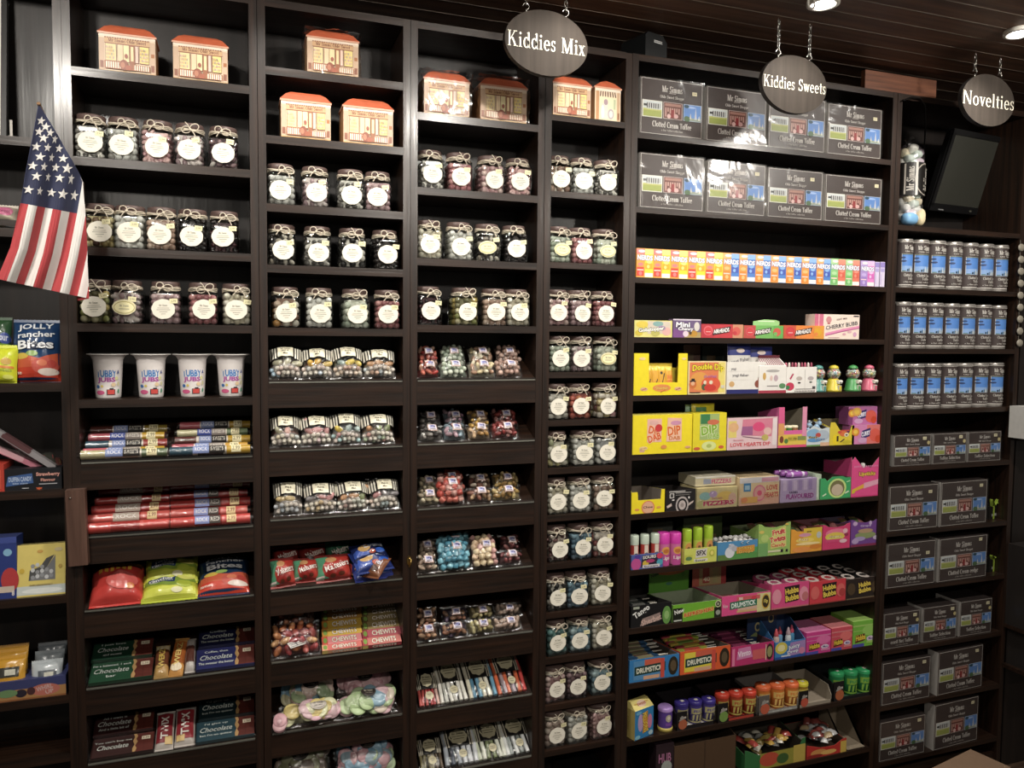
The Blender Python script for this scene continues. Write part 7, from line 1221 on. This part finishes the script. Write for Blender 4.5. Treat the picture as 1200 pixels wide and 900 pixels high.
b.art([R_(.13, .024, .21, .036, '#8f8f90'), E_(.93, .045, .008, .012, '#c9c9c4'), E_(.62, .05, .02, .01, '#5a584f')], w, h, lambda X, Z, o: (X - w / 2, -.0002 - o, Z - h / 2)); b.obj('bezel', t)
b = MB(); b.box(-w / 2 + fr, w / 2 - fr, .004, .0079, -h / 2 + fr * 1.5, h / 2 - fr, paper('#3a3a34', .28, .03)); b.obj('screen', t)
b = MB(); b.box(-.12, .12, .03, .048, -.1, .1, '#101010'); b.box(-.04, .04, .048, .07, -.04, .04, METAL); b.obj('rear_housing', t)
b = MB(); b.tube([(0, .06, 0), (.01, .08, -.01), (.015, .1, .01)], .015, '#1a1a1a', 8); b.obj('mount_arm', t)
b = MB(); t = thing('cable', 'thin black cable hanging from the shelf top, behind the marshmallow bag', 'cable', (0, 0, 0)); pts = [ONY(px, py, yy) for px, py, yy in ((1058, 118, -.012), (1068, 114, -.014), (1078, 115, -.012), (1084, 124, .02), (1084.5, 150, .06), (1083, 175, .1), (1082, 200, .15), (1082, 225, .17))]; b.tube(pts, .003, paper('#0e0d0d', .3), 6); b.obj('cord', t)
zz = 2.17; b = MB(); p0, p1 = ONY(1178, 214, .255), ONY(1202, 207, .255); t = thing('wooden_batten', 'pale wooden batten on the wall behind the tilted screen', 'batten', (p0.x, .25, p0.z)); b.tube([(0, .008, 0), (p1.x - p0.x + .05, .008, p1.z - p0.z)], .012, paper('#a8957a', .6), 4); b.obj('strip', t)
# ---- on top of the units
x0, x1 = XAT(1012, .02, 2.6), XAT(1095, .02, 2.6); t = thing('wood_offcut', 'reddish brown wooden board lying on top of the widest unit', 'board', ((x0 + x1) / 2, .02, TOPZ)); b = MB(); b.box((x0 - x1) / 2, (x1 - x0) / 2, 0, .02, 0, .075, WOODR); b.obj('board', t)
x0, x1 = XAT(751, .03, 2.6), XAT(781, .03, 2.6); t = thing('speaker', 'small black speaker on top of the widest unit, right of the oval sign', 'speaker', ((x0 + x1) / 2, .02, TOPZ), .25); w = (x1 - x0); b = MB(); b.prism([(-w / 2, 0), (w / 2, 0), (w / 2, .06), (w / 2 - .02, .082), (-w / 2 + .01, .082), (-w / 2, .07)], 'y', 0, .12, paper('#121314', .4)); b.obj('case', t); b = MB(); b.box(-w * .1, w * .28, -.001, 0, .052, .06, '#c9c9c8'); b.art([R_(.06 + .12 * i, .2, .14 + .12 * i, .8, '#3a3a3a') for i in range(8)], w * .38, .008, lambda X, Z, o: (X - w * .1, -.001 - o, Z + .052)); b.obj('badge', t)
# ------------------------------------------------------------------ hanging signs
YS = -.22
def sign(label, text, px, py, tw, tdx=0):
    k = (DIST + YS) / DIST; A = ONY(px, py, YS); w, h = .28 * k, .2 * k
    t = thing('hanging_sign', label, 'sign', (A.x, YS, A.z), 0, group='oval hanging department signs')
    el = lambda s, n=48: [(w / 2 * s * math.cos(2 * PI * i / n), h / 2 * s * math.sin(2 * PI * i / n)) for i in range(n)]
    m = wood_mat('sign_board_' + text[:9].replace(' ', ''), '#2a241f', '#37302a', .8, 2, .6, .2)
    b = MB(); b.prism(el(1), 'y', 0, .018, paper('#2a2522', .5), cap=m); bd_ = b.obj('board', t)
    b = MB(); V, F, bb = serif_text(text); sx = tw * w / (bb[2] - bb[0]); hz = .26 * h if len(text) < 10 else (.235 if len(text) < 12 else .2) * h
    b.idx([((x - (bb[0] + bb[2]) / 2) * sx + tdx * w, -.0012, (y - .5) * hz) for x, y in V], F, paper('#d6cfbc', .6, .03)); b.obj('lettering', bd_)
    for s in (-1, 1):
        b = MB(); hx = s * w * .24; z0 = h * .43
        b.tube([(hx, .009, z0 - .012), (hx, .009, z0 + .008)], .0018, METAL, 6)
        b.tube([(hx + .009 * math.sin(a), .009, z0 + .018 - .009 * math.cos(a)) for a in [.1 + 4.6 * i / 12 for i in range(13)]], .0018, METAL, 6)
        hk = b.obj('hook', t); b = MB()
        hx = s * w * .24; z = h * .43 + .028; top = CEIL - .004 - A.z; n = 0
        while z < top:
            pts = []
            for i in range(10):
                a = 2 * PI * i / 10; q = .0045 * math.cos(a); pts.append((hx + (q if n % 2 else 0), .009 + (0 if n % 2 else q), z + .009 * math.sin(a)))
            b.tube(pts, .0013, METAL, 5, True); z += .0145; n += 1
        b.obj('chain', hk)
sign('oval dark hanging sign reading Kiddies Mix, largest of the three', 'Kiddies Mix', 641, 50.5, .93)
sign('oval dark hanging sign reading Kiddies Sweets, middle of the three', 'Kiddies Sweets', 931.5, 99, .95)
sign('oval dark hanging sign reading Novelties, at the right', 'Novelties', 1158.5, 117.5, .97)
A = ONY(951, 2, -.42); t = thing('ceiling_hook', 'white metal hook on the ceiling left of the bright spotlight', 'hook', (A.x, A.y, CEIL - .002)); b = MB(); b.lathe([(0, 0), (.018, 0), (.018, -.01), (.008, -.018), (.006, -.03), (0, -.031)], 14, paper('#a8a298', .4)); b.tube([(.012 * math.sin(a), 0, -.046 + .016 * math.cos(a)) for a in [5.6 * i / 14 for i in range(15)]], .004, paper('#b4aea4', .4), 6); b.obj('hook', t)
# ------------------------------------------------------------------ flag
def flag():
    NT = 40
    kn = [(0, (45, 122), (45.5, 122), 0), (.25, (38, 160), (70, 163), 3.4 / 13), (.42, (29, 206), (97, 211), 7 / 13), (.5, (24, 238), (100, 252), 8 / 13), (.75, (12, 290), (102.5, 303), 9.2 / 13), (1, (-3, 327), (104.5, 350), 10.3 / 13)]
    def at(t):
        for (t0, l0, r0, u0), (t1, l1, r1, u1) in zip(kn, kn[1:]):
            if t <= t1 + 1e-9:
                q = (t - t0) / (t1 - t0); return tuple(a + (b_ - a) * q for a, b_ in zip(l0, l1)), tuple(a + (b_ - a) * q for a, b_ in zip(r0, r1)), u0 + (u1 - u0) * q
    def P(u, t, off=0):
        L, R, um = at(t); q = 0 if um < 1e-6 else min(1, u / um); px, py = L[0] + (R[0] - L[0]) * q, L[1] + (R[1] - L[1]) * q
        y = -.30 + .13 * min(1, u * 1.6) + .012 * math.sin(u * 26 + t * 2.5) * min(1, t * 1.6) - .04 * t
        return ONY(px, py, y - off)
    th = thing('flag', 'small stars and stripes cloth flag hanging at the left', 'flag', ONY(93, 222, 0))
    inv = Vector(th.location)
    RED, WH, NV = paper('#b03a3e', .8, .08), paper('#d8d4cf', .8, .05), paper('#2a2f4c', .8, .1); b = MB()
    for k in range(11):
        for j in range(NT):
            t0, t1 = j / NT, (j + 1) / NT
            for h in range(4):
                u0, u1 = (k + h / 4) / 13, (k + h / 4 + .25) / 13; q = [(min(u, at(t)[2]), t) for u, t in ((u0, t0), (u1, t0), (u1, t1), (u0, t1))]
                if q[1][0] - q[0][0] < 1e-6 and q[2][0] - q[3][0] < 1e-6: continue
                b.face([P(*x) - inv for x in q][::-1], NV if (t1 <= .5001 and k < 7) else (RED if k % 2 == 0 else WH), False)
    for j in range(int(NT * .5), NT):   # cloth folded behind the right edge
        t0, t1 = j / NT, (j + 1) / NT; e = [P(at(t)[2], t) - inv for t in (t0, t1)]; f = [v + Vector((-.03, .035, -.004)) for v in e]
        b.face([e[0], f[0], f[1], e[1]], RED if t1 > .5 else WH)
    o = b.obj('cloth', th); sm = o.modifiers.new('thick', 'SOLIDIFY'); sm.thickness = .0012; sm.offset = 1
    b = MB()
    for i in range(11):
        for j in range(9):
            if (i + j) % 2: continue
            t = .5 * (i + 1) / 12; u = 7 / 13 * (j + 1) / 10
            if u > at(t)[2] - .018: continue
            du = (P(u + .01, t) - P(u - .01, t)).length / .02; dt = (P(u, t + .01) - P(u, max(0, t - .01))).length / .02
            c = P(u, t, .0035); ex = P(u + .012, t, .003) - P(u - .012, t, .003); ex.normalize(); ez = Vector((0, 0, 1)) - ex * ex.z; ez.normalize(); R = .0108 * (1 + .25 * (1 if j > 5 else 0))
            rr = lambda q: R if q % 2 == 0 else R * .42
            pts = [P(min(at(t)[2], max(0, u + rr(q) * math.sin(2 * PI * q / 10) / du)), t - rr(q) * math.cos(2 * PI * q / 10) / dt, .0035) - inv for q in range(10)]
            b.idx([c - inv] + pts, [(0, 1 + (q + 1) % 10, 1 + q) for q in range(10)], WH)
    b.obj('stars', th)
    b = MB(); p0, p1 = ONY(93, 222, -.002), ONY(45, 121, -.302); b.tube([p0 - inv, (p0 + p1) / 2 - inv + Vector((.0, .012, -.01)), p1 - inv], .004, paper('#7a5a3a', .5), 8); b.box(-.012, .012, -.012, -.0002, -.018, .018, '#3a2a20'); b.obj('flag_stick', th)
flag()
# ------------------------------------------------------------------ far left bay
t = thing('picture_frame', 'white picture in a black frame leaning at the top left', 'picture', (ONY(6, 150, .08).x, .09, SH['Z'][0]), 0, -.12); H = .3; b = MB(); b.box(-.25, -.012, 0, .004, .01, H + .1, paper('#dcd8cf', .5)); b.obj('picture', t); b = MB(); b.box(-.013, .0, -.004, .012, 0, H + .115, '#171514'); b.box(-.26, 0, -.004, .012, 0, .011, '#171514'); b.box(-.26, 0, -.004, .012, H + .105, H + .115, '#171514'); b.obj('frame', t)
b = MB(); p = ONY(13, 152, .01); t = thing('price_clip', 'small pale clip standing at the shelf edge beside the white picture', 'clip', (p.x, .01, SH['Z'][0])); b.box(-.003, .003, 0, .002, 0, .042, '#a8a298'); b.box(-.006, .006, -.002, .01, 0, .002, '#a8a298'); b.obj('clip', t)
def zbox(name, label, cat, si, x0, x1, yt, base, art, d=.1, yf=.01, rx=0, rz=0, top=None, grp=None, lift=0.0):
    z = SH['Z'][si]; a, e = XAT(x0, yf, z + .05), XAT(x1, yf, z + .05); w = e - a; h = (ZAT(yt, (a + e) / 2, yf) - z) / max(.3, math.cos(rx)); t = thing(name, label, cat, ((a + e) / 2, yf, z + lift), rz, rx, group=grp); b = MB(); b.box(-w / 2, w / 2, 0, d, 0, h, base, top=top or base); b.art(art, w, h, lambda X, Z, o: (X - w / 2, -o, Z)); b.obj('box', t); return t, w, h
def zbag(label, si, x0, x1, y0, y1, base, art, yf, rx=1.35, th=.035, grp='bags of sweets behind the flag', seed=0, rz=0):
    z = SH['Z'][si]; a, e = XAT(x0, yf, z + .08), XAT(x1, yf, z + .08); zb = ZAT(y1, (a + e) / 2, yf); W = e - a; H = (ZAT(y0, (a + e) / 2, yf) - max(z, zb)) / math.sin(rx); return foil_bag('sweet_bag', label, 'bag of sweets', grp, ((a + e) / 2, yf, max(z, zb) + .001), W, H - .01, th, base, art, rx, rz, seed)
zbag('navy and red bag of bite-size sweets standing under the flag', 2, 12, 71, 374, 449, '#22406a', bites_art(), .05, 1.3, .04, 'navy and red bite bags', 60)
zbag('lime yellow bag of sweets at the left edge, under the flag', 2, -24, 19, 404, 450, '#c9d02a', [E_(.75, .55, .14, .1, '#c8a04a'), R_(.55, .35, .95, .42, '#d8843a'), T_('sweets', .7, .3, .4, .08, '#8fa02c'), E_(.8, .12, .14, .06, '#dce06a')], .018, 1.3, .03, 'fruit sweet bags', 61)
zbag('dark green bag of sweets behind the lime yellow bag', 2, -24, 13, 371, 418, '#2a4a2c', [E_(.85, .45, .16, .16, '#3a4a90'), T_('sour', .8, .45, .3, .14, '#c8ccd8', bold=.04), R_(.6, .2, 1, .3, '#7a9a2c')], .075, 1.35, .03, 'fruit sweet bags', 62)
zbag('clear and blue packet on the shelf just left of the flag', 1, -20, 17, 264, 300, '#b8b4a8', [E_(.8, .35, .3, .4, '#4a9ac8'), E_(.6, .75, .2, .2, '#c9c0a8')], .03, 1.4, .03, seed=63)
t = zbag('pink printed packet on the small shelf left of the flag', 1, -20, 23, 232, 254, '#b8aa98', [E_(.7, .6, .22, .3, '#c86a8c'), R_(.1, .1, .9, .3, '#c9c0a8'), T_('sweet', .7, .6, .3, .2, '#8a3a5c')], .12, 1.4, .03, seed=64)
t.location.z = ZAT(255, t.location.x, .12)
b = MB(); zz = ZAT(256, -.57, .02); sh = thing('small_shelf', 'narrow wooden shelf board at the left edge behind the flag', 'shelf', (-.6, .02, zz - .02)); b.box(-.5, .164, 0, .17, 0, .018, WOODX); b.obj('board', sh); t.location.y = .1; t.location.z = zz
zbox('display_box', 'black box lettered strawberry flavour, holding chocolate sticks', 'display box', 3, 5, 72, 549, '#14161c', [P_([(.02, .2), (.5, .32), (.48, .78), (.06, .66)], '#3a5a90'), T_('DUFFIN CANDY', .27, .52, .4, .22, '#b0c0d8', bold=.05, rot=.02), T_('bite sizes', .27, .33, .26, .08, '#b0c0d8'), T_('Strawberry', .76, .7, .42, .22, '#d89a8c', bold=.06), T_('Flavour', .76, .45, .26, .14, '#d89a8c', bold=.05), R_(.6, .24, .92, .28, '#b0b0b4'), P_([(.55, .02), (.6, .12), (.65, .02)], '#c85a34'), P_([(.54, .1), (.66, .1), (.6, -.02)], '#c85a34'), R_(.3, .08, .42, .11, '#c9c9cc')], .13, .012)
zbox('sweet_carton', 'red box corner at the left edge beside the strawberry flavour box', 'sweet box', 3, -30, 4.5, 545, '#b83a2c', [R_(.6, .1, .9, .8, '#c8503a')], .1, .008)
g = random.Random(3)
for i, (c, lab) in enumerate((('#8f8a8c', 'silver chocolate stick lying topmost aslant on the strawberry box'), ('#c87a8c', 'pink chocolate stick lying aslant on the strawberry box'), ('#3a2226', 'dark chocolate stick lying aslant on the strawberry box'), ('#d8ccc4', 'white-ended chocolate stick lying lowest on the strawberry box'))):
    q = thing('chocolate_stick', lab, 'chocolate stick', (ONY([22, 10, 4, 36][i], 540, .03).x, .035 + .022 * i, ZAT([524, 536, 520, 546][i], -.5, .04)), 0, 0, [.66, .5, .7, .35][i], group='chocolate sticks on the strawberry box'); b = MB(); b.box(-.13, .1, -.011, .011, 0, .014, foil(c), bev=.003); b.box(-.05, .03, -.0115, .0115, .002, .0145, foil(['#5a3a3c', '#d8a8b0', '#8a3a44', '#a89a94'][i]), bev=.003); b.obj('wrapper', q)
for i in range(3):
    q = thing('wrapped_sweet', '%s dark wrapped chocolate at the right end of the strawberry box' % ['left', 'middle', 'right'][i], 'wrapped sweet', (ONY(50 + 8 * i, 545, .05).x, .05, ZAT(545 - 6 * (i == 1), -.42, .05) - .012), .3, .5, group='wrapped chocolates in the strawberry box'); f = pil(.035, .05, .014, i, .4); b = MB(); bag_shell(b, .035, .05, f, foil(['#2a1e20', '#3a3a34', '#4a2a26'][i]), 8, 8); b.art([R_(.2, .3, .8, .6, '#8f3a3c' if i < 2 else '#6a7a3a')], .035, .05, f, .0005); b.obj('wrapper', q)
zbox('sweet_carton', 'dark blue sweet box with red swirl at the left edge', 'sweet box', 4, -34, 19, 632, '#27387c', [E_(.85, .3, .2, .2, '#b83a3c'), E_(.8, .75, .1, .06, '#7fb0d0'), R_(.6, .1, .95, .2, '#c9b8a8'), T_('8', .92, .08, .06, .08, '#dcd4d0', bold=.05), R_(0, .9, 1, 1, '#3a4a90')], .07, .012, -.08, top='#3f4a80')
t, w, h = zbox('sweet_carton', 'pale yellow box with silver window pattern leaning beside the blue box', 'sweet box', 4, 15.5, 76, 640, '#d8c468', [R_(0, .03, 1, .2, '#c4ccc8'), E_(.55, .1, .4, .05, '#dce0dc'), P_([(.28, .3), (.5, .34), (.78, .78), (.62, .72), (.5, .56), (.3, .5)], '#4a4a4a'), P_([(.28, .3), (.8, .3), (.8, .78), (.6, .5)], '#77787a')] + [E_(.36 + .09 * (i % 5), .36 + .1 * (i // 5) + .02 * (i % 3), .04, .04, '#c4c6c8' if i % 2 else '#8f9194') for i in range(13)] + [E_(.5, .86, .06, .03, '#c89a4a'), E_(.86, .88, .08, .04, '#c9b888'), E_(.15, .5, .05, .05, '#c8a83a'), E_(.9, .55, .04, .04, '#b89a4a'), R_(.3, .2, .75, .23, '#b8a868'), T_('milk chocolate', .5, .215, .4, .03, '#7a6a3a')], .05, .012, -.16, top='#a89a5c')
z6 = SH['Z'][5]
t, w, h = zbox('display_box', 'low blue and orange display box with snack bags, lower left', 'display box', 5, -22, 77, 797, '#3a3f6c', [R_(0, 0, 1, .55, '#a87a4a'), E_(.75, .4, .18, .3, '#b86a5c'), T_('WHIRL', .74, .5, .2, .24, '#c9a8a4', bold=.05, rot=.2), T_('UP', .8, .28, .1, .2, '#c9a8a4', bold=.05, rot=.2), E_(.46, .34, .07, .2, '#2a2430'), E_(.58, .4, .05, .2, '#4a2a2c'), E_(.3, .4, .12, .2, '#6a8a5c'), R_(0, .0, 1, .08, '#8f5a34')], .12, .006)
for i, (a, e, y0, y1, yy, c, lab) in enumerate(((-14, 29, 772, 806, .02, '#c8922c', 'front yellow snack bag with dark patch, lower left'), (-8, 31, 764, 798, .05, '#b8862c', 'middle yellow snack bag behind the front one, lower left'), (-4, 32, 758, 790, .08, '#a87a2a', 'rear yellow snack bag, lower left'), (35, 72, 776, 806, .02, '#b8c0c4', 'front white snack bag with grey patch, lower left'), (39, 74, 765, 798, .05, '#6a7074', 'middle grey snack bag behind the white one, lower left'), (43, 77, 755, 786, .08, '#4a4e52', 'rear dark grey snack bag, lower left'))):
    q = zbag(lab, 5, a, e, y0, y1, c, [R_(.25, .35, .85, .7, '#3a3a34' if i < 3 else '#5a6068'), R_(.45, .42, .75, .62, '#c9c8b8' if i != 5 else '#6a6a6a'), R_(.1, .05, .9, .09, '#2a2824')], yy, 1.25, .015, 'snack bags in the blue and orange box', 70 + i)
b = MB(); x0, x1 = XAT(78, -.03, 1.4), XAT(101, -.03, 1.4); zt, zb = ZAT(575, x0, -.03), ZAT(664, x0, -.03); t = thing('wooden_batten', 'short brown wooden block fixed upright between the two left bays', 'block', ((x0 + x1) / 2, -.03, zb), 0, 0, -.02); w = (x1 - x0) / 2
b.prism([(-w, 0), (w, 0), (w, .0295), (-w, .0295)], 'z', 0, zt - zb, WOODT); b.obj('block', t); b = MB(); b.lathe([(0, 0), (.004, 0), (.003, .002), (0, .0022)], 10, METAL, (-w * .5, 0, zt - zb - .02)); b.obj('screw_head', t)
# brass hook on the upright between the bag bays
A = ONY(479.5, 657, -.001); t = thing('brass_catch', 'small brass catch on the upright between the two bag bays', 'catch', (A.x, -.001, A.z)); b = MB(); b.prism([(.008 * math.cos(2 * PI * i / 12), .015 * math.sin(2 * PI * i / 12)) for i in range(12)], 'y', -.002, 0, BRASS); b.obj('plate', t); b = MB(); b.tube([(.0, -.002, .008), (.004, -.008, .004), (.003, -.01, -.008), (-.002, -.006, -.018)], .0022, BRASS, 6); b.obj('latch', t)
# ---- bottom of the narrow bay
z = SH['D'][13]; a, e = XAT(668, .03, z + .02), XAT(722, .03, z + .02); t = thing('sweet_carton', 'dark flat box with a pale green end at the bottom of the narrow bay', 'sweet box', ((a + e) / 2, .03, z)); b = MB(); w = e - a; b.box(-w / 2, w / 2, 0, .15, 0, .05, '#3a3026', top='#141210', front='#8a8a5c'); b.art([R_(.02, .1, .12, .9, '#a84a5c'), R_(.3, .4, .9, .6, '#6f6f48')], w, .05, lambda X, Z, o: (X - w / 2, -o, Z)); b.obj('box', t)
# ------------------------------------------------------------------ right edge: neighbouring display
AX = ONY(1192, 742, -.1).x; t = thing('display_stand', 'dark display stand edge at the far right of the picture', 'display stand', (AX + .053, -.11, 0)); b = MB(); b.box(.03, .5, .115, .13, 0, 1.9, WOODB); b.obj('back_panel', t)
for py in (516, 742, 790): zz = ONY(1192, py, -.1).z; b = MB(); b.box(.002, .5, 0, .114, zz - .016, zz - .0005, WOODX); b.obj('shelf', t)
t = thing('garland', 'strand of grey discs hanging down the upright at the right edge', 'garland', ONY(1197, 290, -.0085)); b = MB(); n = 9; T0 = ONY(1197, 290, -.0085); T1 = ONY(1195, 402, -.0085)
for i in range(n):
    p = (T1 - T0) * (i / (n - 1)); b.blob((p.x, 0, p.z), (.0175, .006, .0155), '#8f887a', None, 2)
b.tube([(0, .006, .03), (T1.x - T0.x, .006, T1.z - T0.z)], .0015, '#6a645a', 5); b.obj('discs', t)
for i, (py0, py1, px, nm) in enumerate(((588, 742, 1192, 'upper'), (748, 790, 1193, 'lower'))):
    A, B_ = ONY(px, py1, -.1), ONY(px, py0, -.1); t = thing('framed_box', 'dark box with a pale edge line at the right edge, %s one' % nm, 'box', (A.x + .055, -.1, A.z), 0); b = MB(); h = B_.z - A.z; b.box(.004, .2, 0, .1, 0, min(h, .34), paper('#2a2624', .3)); h = min(h, .34); b.art([R_(.0, 0, .012, 1, '#8f8880'), R_(0, .985, 1, 1, '#8f8880')], .2, h, lambda X, Z, o: (X, -o, Z)); b.obj('box', t)
A, B_ = ONY(1195, 516, -.1), ONY(1195, 478, -.1); t = thing('white_carton', 'white carton with grey top at the right edge', 'carton', (A.x + .05, -.1, A.z)); b = MB(); h = B_.z - A.z; b.box(.004, .12, 0, .09, 0, h, '#c9c6c0'); b.art([R_(0, .5, 1, 1, '#77736c')], .12, h, lambda X, Z, o: (X, -o, Z)); b.obj('box', t)
# floor carton bottom right
A = ONY(1140, 900, -.25); t = thing('floor_carton', 'brown cardboard carton top at the bottom right corner', 'carton', (A.x + .06, -.3, 0), .2); zt = ZAT(884, A.x + .2, -.1); b = MB(); b.box(-.17, .2, -.12, .2, 0, zt, paper('#7a5f4a', .7), top=paper('#8a6e56', .7)); b.art([R_(0, .48, 1, .52, '#3a3028')], .37, .32, lambda X, Z, o: (X - .17, Z - .12, zt + o)); b.obj('box', t)
# ------------------------------------------------------------------ lights and camera
for x in (-.62, .9, 2.5): lamp(x, -1.25, CEIL - .03, (x * .9 + .1, 0, CAMZ + .2), 84, 2.0, .9, .06, (1, .945, .86))
for x in (.16, .92, 1.682, 2.439): lamp(x, -.385, CEIL - .03, (x, -.2, 0), 19, 2.4, .8, .034, (1, .955, .88))
for x in (-.6, 1.0, 2.6): lamp(x, -3.2, CEIL - .05, (x, 0, 1.2), 47, 2.2, .9, .08)  # unseen lamps behind the camera, added as fill light
W = bpy.data.worlds.new('room_world'); bpy.context.scene.world = W; W.use_nodes = True
bg = W.node_tree.nodes['Background']; bg.inputs[0].default_value = (1.0, .9, .79, 1); bg.inputs[1].default_value = .11
cd = bpy.data.cameras.new('camera'); cam = bpy.data.objects.new('camera', cd); COL.objects.link(cam); cd.sensor_width = 36; cd.lens = 36 * FPX / 1200; cd.clip_start = .05
cam.matrix_world = Matrix(((RGT[0], UPV[0], -FWD[0], 0), (RGT[1], UPV[1], -FWD[1], -DIST), (RGT[2], UPV[2], -FWD[2], CAMZ), (0, 0, 0, 1)))
sc = bpy.context.scene; sc.camera = cam
sc.view_settings.view_transform = 'Standard'; sc.view_settings.look = 'None'; sc.view_settings.gamma = 1; sc.view_settings.use_curve_mapping = False; sc.view_settings.exposure = 0
